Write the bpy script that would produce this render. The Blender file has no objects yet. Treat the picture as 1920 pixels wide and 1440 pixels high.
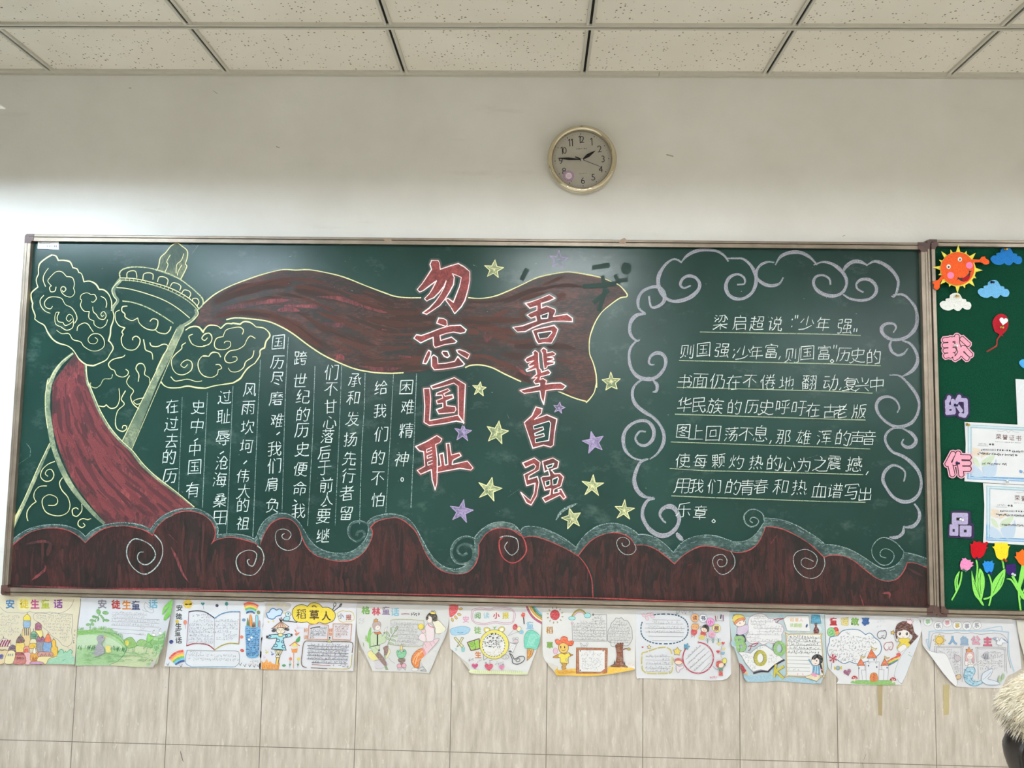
import bpy, bmesh, math, random
from math import sin, cos, pi, radians
from mathutils import Vector, Matrix
from mathutils.geometry import tessellate_polygon

random.seed(7)
SC = bpy.context.scene
COL = SC.collection

# ------------------------------------------------------------------ camera
F_PX, PITCH, YAW, ROLL = 1541.54, 0.08459, -0.02824, 0.01681
CAM_D, CAM_H = 2.65586, 1.5


def cam_axes():
    cp, sp, cy, sy, cr, sr = cos(PITCH), sin(PITCH), cos(YAW), sin(YAW), cos(ROLL), sin(ROLL)
    fwd = Vector((sy * cp, cy * cp, sp))
    r0 = Vector((cy, -sy, 0))
    u0 = r0.cross(fwd)
    return cr * r0 + sr * u0, -sr * r0 + cr * u0, fwd


AX_R, AX_U, AX_F = cam_axes()
EYE = Vector((0, -CAM_D, CAM_H))
cam_data = bpy.data.cameras.new('camera')
cam = bpy.data.objects.new('camera', cam_data)
COL.objects.link(cam)
cam_data.sensor_fit = 'HORIZONTAL'
cam_data.sensor_width = 36.0
cam_data.lens = F_PX / 1920 * 36.0
cam_data.clip_start = 0.05
cam.matrix_world = Matrix(((AX_R.x, AX_U.x, -AX_F.x, EYE.x), (AX_R.y, AX_U.y, -AX_F.y, EYE.y),
                           (AX_R.z, AX_U.z, -AX_F.z, EYE.z), (0, 0, 0, 1)))
SC.camera = cam

# ------------------------------------------------------------------ world, exposure
world = bpy.data.worlds.new('world')
SC.world = world
world.use_nodes = True
world.node_tree.nodes['Background'].inputs[0].default_value = (0.8, 0.9, 1.0, 1)
world.node_tree.nodes['Background'].inputs[1].default_value = 0.3
SC.view_settings.view_transform = 'Standard'
SC.view_settings.look = 'None'
SC.view_settings.gamma = 1.0
SC.view_settings.use_curve_mapping = False
SC.view_settings.exposure = 0.0
SC.cycles.use_denoising = True
SC.cycles.max_bounces = 8
SC.cycles.diffuse_bounces = 5
TUBE_POWER = 70.0


def at(px, py, y=0.0):
    """the point of the photograph's pixel on the vertical plane at depth y (the wall stands at y = 0)"""
    d = AX_R * ((px - 960) / F_PX) + AX_U * ((720 - py) / F_PX) + AX_F
    return EYE + d * ((y + CAM_D) / d.y)


# ------------------------------------------------------------------ materials
def lin(c):
    return c / 12.92 if c <= 0.04045 else ((c + 0.055) / 1.055) ** 2.4


def rgb(h):
    return tuple(lin(int(h[i:i + 2], 16) / 255) for i in (0, 2, 4)) + (1.0,)


MATS = {}


def dim(c, k=0.80):
    return tuple(x * k for x in c[:3]) + (1.0,)


class NT:
    def __init__(self, name):
        self.m = bpy.data.materials.new(name)
        self.m.use_nodes = True
        self.t = self.m.node_tree
        self.b = self.t.nodes['Principled BSDF']

    def n(self, kind, **kw):
        nd = self.t.nodes.new(kind)
        for k, v in kw.items():
            if k in nd.inputs:
                nd.inputs[k].default_value = v
            else:
                setattr(nd, k, v)
        return nd

    def l(self, a, ao, b, bi):
        self.t.links.new(a.outputs[ao], b.inputs[bi])

    def coord(self, scale=(1, 1, 1), rot=(0, 0, 0)):
        g = self.n('ShaderNodeNewGeometry')
        mp = self.n('ShaderNodeMapping')
        mp.inputs['Scale'].default_value = scale
        mp.inputs['Rotation'].default_value = rot
        self.l(g, 'Position', mp, 'Vector')
        return mp

    def noise(self, mp, scale, detail=3, rough=0.5):
        nd = self.n('ShaderNodeTexNoise', Scale=scale, Detail=detail, Roughness=rough)
        self.l(mp, 0, nd, 'Vector')
        return nd

    def ramp(self, src, so, stops):
        r = self.n('ShaderNodeValToRGB')
        e = r.color_ramp.elements
        while len(e) < len(stops):
            e.new(0.5)
        for el, (p, c) in zip(e, stops):
            el.position = p
            el.color = c
        self.l(src, so, r, 0)
        return r

    def mix(self, fac, a, b, blend='MIX'):
        mx = self.n('ShaderNodeMix', data_type='RGBA', blend_type=blend)
        for sock, v in ((mx.inputs[0], fac), (mx.inputs[6], a), (mx.inputs[7], b)):
            if isinstance(v, tuple) and hasattr(v[0], 'outputs'):
                self.t.links.new(v[0].outputs[v[1]], sock)
            else:
                sock.default_value = v
        return (mx, 2)

    def color(self, v):
        self.t.links.new(v[0].outputs[v[1]], self.b.inputs['Base Color'])

    def bump(self, src, so, strength, dist):
        bp = self.n('ShaderNodeBump', Strength=strength, Distance=dist)
        self.l(src, so, bp, 'Height')
        self.l(bp, 0, self.b, 'Normal')


def g(v):
    return (v, v, v, 1)


def plain(h, rough=0.6, metal=0.0, name=None, spec=0.5):
    key = ('plain', h, rough, metal, spec)
    if key not in MATS:
        k = NT(name or 'plain_' + h)
        mp = k.coord()
        nz = k.noise(mp, 60, 3)
        c = rgb(h)
        k.color(k.mix((nz, 0), tuple(x * 0.94 for x in c[:3]) + (1,), tuple(min(1, x * 1.05) for x in c[:3]) + (1,)))
        k.b.inputs['Roughness'].default_value = rough
        k.b.inputs['Metallic'].default_value = metal
        k.b.inputs['Specular IOR Level'].default_value = spec
        MATS[key] = k.m
    return MATS[key]


BOARD_HEX = '1d3f39'


def chalk(h, cover=0.75, rough=0.55, scale=420, under=BOARD_HEX):
    """chalk dust that lets the slate show through in grains"""
    key = ('chalk', h, cover, scale)
    if key not in MATS:
        k = NT('chalk_' + h)
        mp = k.coord()
        nz = k.noise(mp, scale, 2, 0.6)
        r = k.ramp(nz, 0, [(max(0.0, 0.62 - cover * 0.45), g(0)), (max(0.05, 0.78 - cover * 0.35), g(1))])
        k.color(k.mix((r, 0), rgb(under), rgb(h)))
        k.b.inputs['Roughness'].default_value = rough
        k.b.inputs['Specular IOR Level'].default_value = 0.12
        MATS[key] = k.m
    return MATS[key]


def rubbed(name, dark, mid, light, scale=(1, 1, 1), rot=(0, 0, 0), bias=0.0, rough=0.42):
    """side-of-the-chalk colouring: long strokes with bare patches"""
    key = ('rub', name)
    if key not in MATS:
        k = NT('rubbed_chalk_' + name)
        mp = k.coord(scale, rot)
        big = k.noise(mp, 7, 5, 0.65)
        mp2 = k.coord((scale[0] * 2.2, 1, scale[2] * 2.2), rot)
        fine = k.noise(mp2, 34, 4, 0.7)
        mp3 = k.coord()
        patch = k.noise(mp3, 9, 3, 0.6)
        a = k.ramp(big, 0, [(0.38 - bias, rgb(dark)), (0.51 - bias, rgb(mid)), (0.66 - bias, rgb(light))])
        b = k.ramp(fine, 0, [(0.38, rgb(dark)), (0.52, rgb(mid)), (0.68, rgb(light))])
        m1 = k.mix(0.6, (a, 0), (b, 0))
        pr = k.ramp(patch, 0, [(0.38, g(0.8)), (0.54, g(0))])
        k.color(k.mix((pr, 0), m1, rgb(dark)))
        k.b.inputs['Roughness'].default_value = rough
        k.b.inputs['Specular IOR Level'].default_value = 0.2
        MATS[key] = k.m
    return MATS[key]


def crayon(h, amt=0.25, paper='f0efec'):
    """felt pen or pencil colouring on paper"""
    key = ('cray', h, amt)
    if key not in MATS:
        k = NT('crayon_' + h)
        mp = k.coord((1, 1, 2.2), (0, 0.6, 0))
        nz = k.noise(mp, 160, 3, 0.6)
        r = k.ramp(nz, 0, [(0.42, g(0)), (0.7, g(amt))])
        k.color(k.mix((r, 0), dim(rgb(h)), dim(rgb(paper))))
        k.b.inputs['Roughness'].default_value = 0.7
        k.b.inputs['Specular IOR Level'].default_value = 0.25
        MATS[key] = k.m
    return MATS[key]


def paper(h):
    key = ('paper', h)
    if key not in MATS:
        k = NT('paper_' + h)
        mp = k.coord((1, 1, 1))
        nz = k.noise(mp, 25, 4, 0.6)
        c = dim(rgb(h))
        k.color(k.mix((nz, 0), tuple(x * 0.93 for x in c[:3]) + (1,), c))
        k.b.inputs['Roughness'].default_value = 0.75
        k.b.inputs['Specular IOR Level'].default_value = 0.25
        k.bump(nz, 0, 0.25, 0.004)
        MATS[key] = k.m
    return MATS[key]


def felt(h, sc=500, bump=0.6):
    key = ('felt', h, sc)
    if key not in MATS:
        k = NT('felt_' + h)
        mp = k.coord()
        nz = k.noise(mp, sc, 3, 0.7)
        c = rgb(h)
        r = k.ramp(nz, 0, [(0.3, tuple(x * 0.72 for x in c[:3]) + (1,)), (0.7, tuple(min(1, x * 1.25) for x in c[:3]) + (1,))])
        k.color((r, 0))
        k.b.inputs['Roughness'].default_value = 0.95
        k.b.inputs['Specular IOR Level'].default_value = 0.15
        k.bump(nz, 0, bump, 0.002)
        MATS[key] = k.m
    return MATS[key]


# ------------------------------------------------------------------ objects and tags
def link(name, me, parent=None):
    o = bpy.data.objects.new(name, me)
    COL.objects.link(o)
    if parent is not None:
        o.parent = parent
        o.matrix_parent_inverse = Matrix.Translation(parent.location).inverted()
    return o


def tag(o, label=None, cat=None, group=None, kind=None):
    if label:
        o['label'] = label
    if cat:
        o['category'] = cat
    if group:
        o['group'] = group
    if kind:
        o['kind'] = kind
    return o


def thing(name, loc, label, cat, group=None):
    o = link(name, None)
    o.location = loc
    o.empty_display_size = 0.05
    return tag(o, label, cat, group)


class MB:
    """collects solid shapes into one mesh"""

    def __init__(self):
        self.v, self.f, self.mi, self.mats, self.sm = [], [], [], [], []

    def idx(self, m):
        if m not in self.mats:
            self.mats.append(m)
        return self.mats.index(m)

    def add(self, vs, fs, m, smooth=False):
        b, k = len(self.v), self.idx(m)
        self.v.extend(Vector(p) for p in vs)
        for f in fs:
            self.f.append(tuple(i + b for i in f))
            self.mi.append(k)
            self.sm.append(smooth)

    def box(self, lo, hi, m):
        x0, y0, z0 = lo
        x1, y1, z1 = hi
        self.add([(x0, y0, z0), (x1, y0, z0), (x1, y1, z0), (x0, y1, z0), (x0, y0, z1), (x1, y0, z1), (x1, y1, z1), (x0, y1, z1)],
                 [(0, 3, 2, 1), (4, 5, 6, 7), (0, 1, 5, 4), (1, 2, 6, 5), (2, 3, 7, 6), (3, 0, 4, 7)], m)

    def prism(self, poly, y0, y1, m):
        """polygon of (x, z) from y0 (back) to y1 (front, nearer the camera)"""
        n = len(poly)
        vs = [(x, y1, z) for x, z in poly] + [(x, y0, z) for x, z in poly]
        tri = tessellate_polygon([[Vector((x, z, 0)) for x, z in poly]])
        fs = [tuple(t) for t in tri] + [tuple(i + n for i in reversed(t)) for t in tri]
        fs += [(i, (i + 1) % n, (i + 1) % n + n, i + n) for i in range(n)]
        self.add(vs, fs, m)

    def tube(self, pts, r, m, n=12, caps=True):
        pts = [Vector(p) for p in pts]
        rs = r if isinstance(r, (list, tuple)) else [r] * len(pts)
        vs, fs = [], []
        up = None
        for i, p in enumerate(pts):
            d = (pts[min(i + 1, len(pts) - 1)] - pts[max(i - 1, 0)]).normalized()
            if up is None:
                up = Vector((0, 0, 1)) if abs(d.z) < 0.9 else Vector((1, 0, 0))
            a = d.cross(up).normalized()
            up = a.cross(d).normalized()
            vs += [p + (a * cos(2 * pi * k / n) + up * sin(2 * pi * k / n)) * rs[i] for k in range(n)]
        for i in range(len(pts) - 1):
            fs += [(i * n + k, i * n + (k + 1) % n, (i + 1) * n + (k + 1) % n, (i + 1) * n + k) for k in range(n)]
        self.add(vs, fs, m, True)
        if caps:
            self.add(vs[:n], [tuple(range(n))], m)
            self.add(vs[-n:], [tuple(reversed(range(n)))], m)

    def lathe(self, c, prof, m, n=48, a0=0.0):
        """profile of (radius, y) turned about the y axis through c"""
        vs, fs = [], []
        for r, y in prof:
            vs += [(c[0] + r * cos(2 * pi * k / n), c[1] + y, c[2] + r * sin(2 * pi * k / n)) for k in range(n)]
        for i in range(len(prof) - 1):
            fs += [(i * n + k, i * n + (k + 1) % n, (i + 1) * n + (k + 1) % n, (i + 1) * n + k) for k in range(n)]
        self.add(vs, fs, m, True)

    def ball(self, c, r, m, n=14, k=10):
        rx, ry, rz = (r, r, r) if not isinstance(r, (tuple, list)) else r
        vs = [(c[0] + rx * sin(pi * j / k) * cos(2 * pi * i / n), c[1] + ry * sin(pi * j / k) * sin(2 * pi * i / n), c[2] + rz * cos(pi * j / k))
              for j in range(k + 1) for i in range(n)]
        fs = [(j * n + i, (j + 1) * n + i, (j + 1) * n + (i + 1) % n, j * n + (i + 1) % n) for j in range(k) for i in range(n)]
        self.add(vs, fs, m, True)

    def build(self, name, parent=None, bevel=0):
        me = bpy.data.meshes.new(name)
        me.from_pydata([tuple(p) for p in self.v], [], self.f)
        for m in self.mats:
            me.materials.append(m)
        for p, k, s in zip(me.polygons, self.mi, self.sm):
            p.material_index = k
            p.use_smooth = s
        bm = bmesh.new()
        bm.from_mesh(me)
        bmesh.ops.remove_doubles(bm, verts=bm.verts, dist=1e-6)
        bmesh.ops.recalc_face_normals(bm, faces=bm.faces)
        bm.to_mesh(me)
        bm.free()
        o = link(name, me, parent)
        if bevel:
            md = o.modifiers.new('bevel', 'BEVEL')
            md.width = bevel
            md.segments = 2
            md.limit_method = 'ANGLE'
        return o


# ------------------------------------------------------------------ tracing: paths in the frames they were measured in
FRAMES = {'P': (0, 0, 1)}
for k, x in zip('ABCDE', (0, 380, 760, 1140, 1500)):
    FRAMES[k] = (x, 420, 32 / 7)
for k, x in zip('FGHIJ', (0, 380, 760, 1140, 1500)):
    FRAMES[k] = (x, 700, 32 / 7)
for k, x in zip('KLMN', (0, 480, 960, 1440)):
    FRAMES[k] = (x, 940, 4)
FRAMES.update(t1=(760, 480, 12), t2=(760, 590, 12), t3=(760, 700, 6.264), t5=(945, 540, 12), t6=(945, 640, 11.08), t7=(945, 750, 6.857))
for i, (x, y) in enumerate(((0, 1110), (140, 1110), (305, 1115), (485, 1115), (660, 1120), (835, 1125), (1010, 1130), (1185, 1135), (1360, 1140), (1540, 1145))):
    FRAMES['p%d' % (i + 1)] = (x, y, 9.6)
FRAMES['p11'] = (1725, 1145, 9.29)
FRAMES['S'] = (1740, 450, 9.6)
FRAMES['Q'] = (1740, 780, 9.6)
FRAMES['U'] = (1740, 930, 6.545)


def spline(p, n=5, closed=False):
    if len(p) < 3:
        return list(p)
    out = []
    N = len(p)
    for i in range(N if closed else N - 1):
        if closed:
            a, b, c, d = p[i - 1], p[i], p[(i + 1) % N], p[(i + 2) % N]
        else:
            a, b, c, d = p[max(i - 1, 0)], p[i], p[i + 1], p[min(i + 2, N - 1)]
        for k in range(n):
            t = k / n
            out.append(tuple(0.5 * (2 * b[j] + (c[j] - a[j]) * t + (2 * a[j] - 5 * b[j] + 4 * c[j] - d[j]) * t * t +
                                    (3 * b[j] - a[j] - 3 * c[j] + d[j]) * t ** 3) for j in (0, 1)))
    if not closed:
        out.append(p[-1])
    return out


def path(s, n=5, closed=False):
    """'A 10,20 30,40 | 50,60': letters pick the frame, a bar makes a cusp; n = 0 keeps straight edges"""
    if not isinstance(s, str):
        return list(s)
    fr = FRAMES['P']
    segs = [[]]
    for tk in s.split():
        if tk == '|':
            segs.append([segs[-1][-1]])
        elif ',' in tk:
            x, y = tk.split(',')
            segs[-1].append((fr[0] + float(x) / fr[2], fr[1] + float(y) / fr[2]))
        else:
            fr = FRAMES[tk]
    if n == 0:
        out = []
        for q in segs:
            out += q if not out else q[1:]
        return out
    if len(segs) == 1:
        return spline(segs[0], n, closed)
    out = []
    for q in segs:
        q = spline(q, n)
        out += q if not out else q[1:]
    if closed and math.dist(out[0], out[-1]) < 1e-6:
        out.pop()
    return out


def ell(fr, cx, cy, rx, ry=None, rot=0, n=22):
    ry = rx if ry is None else ry
    ox, oy, s = FRAMES[fr]
    c, d = cos(radians(rot)), sin(radians(rot))
    return [(ox + (cx + rx * cos(t) * c - ry * sin(t) * d) / s, oy + (cy + rx * cos(t) * d + ry * sin(t) * c) / s)
            for t in (2 * pi * k / n for k in range(n))]


def star_pts(cx, cy, r, rot=0, inner=0.42, n=5):
    return [(cx + (r if k % 2 == 0 else r * inner) * sin(pi * k / n + radians(rot)), cy - (r if k % 2 == 0 else r * inner) * cos(pi * k / n + radians(rot)))
            for k in range(2 * n)]


def heart(fr, cx, cy, s, rot=0):
    ox, oy, k = FRAMES[fr]
    out = []
    for i in range(20):
        t = 2 * pi * i / 20
        x, y = 16 * sin(t) ** 3 / 16, -(13 * cos(t) - 5 * cos(2 * t) - 2 * cos(3 * t) - cos(4 * t)) / 16
        a = radians(rot)
        out.append((ox + (cx + s * (x * cos(a) - y * sin(a))) / k, oy + (cy + s * (x * sin(a) + y * cos(a))) / k))
    return out


class Sheet:
    """a surface drawings lie on: base depth in front of the wall plus a curl"""

    def __init__(self, y, curls=(), flat=True):
        self.y, self.curls, self.flat, self.lay = y, curls, flat, 0.0003

    def depth(self, x, y):
        d = 0.0
        for (x0, y0, nx, ny, R, h) in self.curls:
            L = math.hypot(nx, ny)
            t = ((x - x0) * nx + (y - y0) * ny) / L / R
            if t > 0:
                d += h * t * t / (1 + 0.35 * t)
        return d

    def pt(self, x, y, off=0.0):
        return at(x, y, self.y - off - self.depth(x, y))

    def next(self, step=0.00002):
        self.lay += step
        return self.lay


class Part:
    """flat shapes drawn on a sheet, joined into one mesh"""

    def __init__(self, sheet):
        self.s = sheet
        self.m = MB()
        self.k = 0

    def poly(self, mat, pts, holes=(), off=None):
        off = self.s.next() if off is None else off
        loops = [pts] + [path(h, 0) for h in holes]
        tri = tessellate_polygon([[Vector((x, y, 0)) for x, y in l] for l in loops])
        fl = [p for l in loops for p in l]
        if self.s.flat:
            self.m.add([self.s.pt(x, y, off) for x, y in fl], [tuple(t) for t in tri], mat)
            return self
        bm = bmesh.new()
        vs = [bm.verts.new((x, y, 0)) for x, y in fl]
        for t in tri:
            try:
                bm.faces.new([vs[i] for i in t])
            except ValueError:
                pass
        xs, ys = [p[0] for p in fl], [p[1] for p in fl]
        for ax, lo, hi in ((0, min(xs), max(xs)), (1, min(ys), max(ys))):
            k = math.floor(lo / 11) + 1
            while k * 11 < hi:
                co, no = [0, 0, 0], [0, 0, 0]
                co[ax], no[ax] = k * 11, 1
                bmesh.ops.bisect_plane(bm, geom=bm.verts[:] + bm.edges[:] + bm.faces[:], plane_co=co, plane_no=no, dist=1e-4)
                k += 1
        bm.verts.index_update()
        self.m.add([self.s.pt(v.co.x, v.co.y, off) for v in bm.verts], [tuple(v.index for v in f.verts) for f in bm.faces], mat, True)
        bm.free()
        return self

    def fill(self, mat, s, holes=(), edge=None, w=1.0, n=5, off=None):
        pts = path(s, n, True)
        self.poly(mat, pts, holes, off)
        if edge:
            self.stroke(edge, pts, w, closed=True)
        return self

    def line(self, mat, s, w, n=5, taper=(1, 1), closed=False, off=None, vary=0.0):
        return self.stroke(mat, path(s, n, closed), w, taper, closed, off, vary)

    def stroke(self, mat, pts, w, taper=(1, 1), closed=False, off=None, vary=0.0):
        off = self.s.next() if off is None else off
        q = [pts[0]]
        for p in pts[1:]:
            if math.dist(p, q[-1]) > 0.04:
                q.append(p)
        if len(q) < 2:
            return self
        if not self.s.flat:
            r = [q[0]]
            for p in q[1:]:
                k = max(1, int(math.dist(p, r[-1]) / 9))
                a = r[-1]
                r += [(a[0] + (p[0] - a[0]) * j / k, a[1] + (p[1] - a[1]) * j / k) for j in range(1, k + 1)]
            q = r
        if closed:
            q = q + [q[0]]
        runs, cur = [], [q[0]]
        for i in range(1, len(q)):
            cur.append(q[i])
            if i < len(q) - 1:
                a, b, c = q[i - 1], q[i], q[i + 1]
                d1, d2 = (b[0] - a[0], b[1] - a[1]), (c[0] - b[0], c[1] - b[1])
                cs = (d1[0] * d2[0] + d1[1] * d2[1]) / (math.hypot(*d1) * math.hypot(*d2) + 1e-9)
                if cs < 0.55:
                    runs.append(cur)
                    cur = [b]
        runs.append(cur)
        tot = sum(math.dist(a, b) for a, b in zip(q, q[1:]))
        acc = 0.0
        ph = random.uniform(0, 6)

        def wid(t):
            e = taper[0] + (1 - taper[0]) * min(1, t / 0.22) if t < 0.22 else 1
            e2 = taper[1] + (1 - taper[1]) * min(1, (1 - t) / 0.22) if t > 0.78 else 1
            return w * min(e, e2) * (1 + vary * sin(t * tot / 14 + ph) + 0.4 * vary * sin(t * tot / 4.1 + 2 * ph)) / 2

        base = off
        for ri, run in enumerate(runs):
            self.k = (self.k + 1) % 7
            off = base + self.k * 0.0000027
            vs = []
            for i, p in enumerate(run):
                if i:
                    acc += math.dist(run[i - 1], p)
                a, b = run[max(i - 1, 0)], run[min(i + 1, len(run) - 1)]
                dx, dy = b[0] - a[0], b[1] - a[1]
                L = math.hypot(dx, dy) + 1e-9
                h = wid(acc / tot)
                x, y = p
                ex = 0.0
                if not closed and ((i == 0 and ri == 0) or (i == len(run) - 1 and ri == len(runs) - 1)):
                    ex = h * 0.5 * (-1 if i == 0 else 1)
                x, y = x + dx / L * ex, y + dy / L * ex
                vs += [self.s.pt(x - dy / L * h, y + dx / L * h, off), self.s.pt(x + dy / L * h, y - dx / L * h, off)]
            self.m.add(vs, [(2 * i, 2 * i + 1, 2 * i + 3, 2 * i + 2) for i in range(len(run) - 1)], mat)
            if len(runs) > 1 and (closed or ri < len(runs) - 1):
                h = wid(acc / tot) if tot else w / 2
                x, y = run[-1]
                off += 0.0000013
                self.m.add([self.s.pt(x + h * cos(pi * k / 4), y + h * sin(pi * k / 4), off) for k in range(8)], [tuple(range(8))], mat)
        return self

    def glyph(self, ch, x, y, size, mat, w, sx=1.0, shear=0.0, jit=0.0, off=None, vary=0.0, rot=0.0):
        off = self.s.next() if off is None else off
        rot += random.gauss(0, jit)
        c, d = cos(rot), sin(rot)
        for st in GLYPH[ch]:
            q = []
            for v in st:
                a, b = v // 100 / 99 - 0.5, v % 100 / 99 - 0.5
                a, b = a * sx + b * shear, -b
                a += random.gauss(0, jit * 0.35)
                b += random.gauss(0, jit * 0.35)
                q.append((x + size * (a * c - b * d), y + size * (a * d + b * c)))
            self.stroke(mat, q, w, (1, 0.6) if jit else (1, 1), False, off, vary)
        return self

    def slab(self, mat, s, thick, base=None, n=5, holes=()):
        """a cut sheet of foam or card with real thickness"""
        base = self.s.lay if base is None else base
        pts = path(s, n, True)
        top = base + thick
        self.poly(mat, pts, holes, top)
        N = len(pts)
        vs = [self.s.pt(x, y, top) for x, y in pts] + [self.s.pt(x, y, top - thick) + Vector((0, 0, 0)) for x, y in pts]
        self.m.add(vs, [(i, (i + 1) % N, (i + 1) % N + N, i + N) for i in range(N)], mat)
        self.s.lay = max(self.s.lay, top)
        return self

    def build(self, name, parent):
        return self.m.build(name, parent)


def scribble(P, mat, x0, x1, y, h, fr, rule=None, w=0.42, slant=0.0, gap=1.0):
    """a line of small handwriting too small to read"""
    ox, oy, s = FRAMES[fr]
    if rule:
        P.stroke(rule, [(ox + x0 / s, oy + (y + h * 0.62) / s), (ox + x1 / s, oy + (y + slant * (x1 - x0) + h * 0.62) / s)], 0.5)
    off = P.s.next()
    x = x0
    while x < x1 - h * 0.4:
        yy = y + slant * (x - x0)
        for k in range(random.choice((3, 4, 4, 5))):
            a = (x + random.uniform(0, h * 0.75), yy + random.uniform(-h / 2, h / 2))
            if random.random() < 0.5:
                b = (a[0] + random.uniform(h * .25, h * .6), a[1] - random.uniform(0, h * .15))
            else:
                b = (a[0] + random.uniform(-h * .3, h * .15), a[1] + random.uniform(h * .3, h * .6))
            P.stroke(mat, [(ox + a[0] / s, oy + a[1] / s), (ox + b[0] / s, oy + b[1] / s)], w, off=off)
        x += h * random.uniform(0.95, 1.15) * gap
        if random.random() < 0.06:
            x += h


def bands(P, outer, inner, cols, edge=None):
    """a rainbow: strips between two arcs"""
    a, b = path(outer, 4), path(inner, 4)
    k = len(cols)
    for i, c in enumerate(cols):
        u, v = i / k, (i + 1) / k
        p = [(x0 + (x1 - x0) * u, y0 + (y1 - y0) * u) for (x0, y0), (x1, y1) in zip(a, b)]
        q = [(x0 + (x1 - x0) * v, y0 + (y1 - y0) * v) for (x0, y0), (x1, y1) in zip(a, b)]
        P.poly(c, p + q[::-1])
        if edge:
            P.stroke(edge, p, 0.6)

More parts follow.
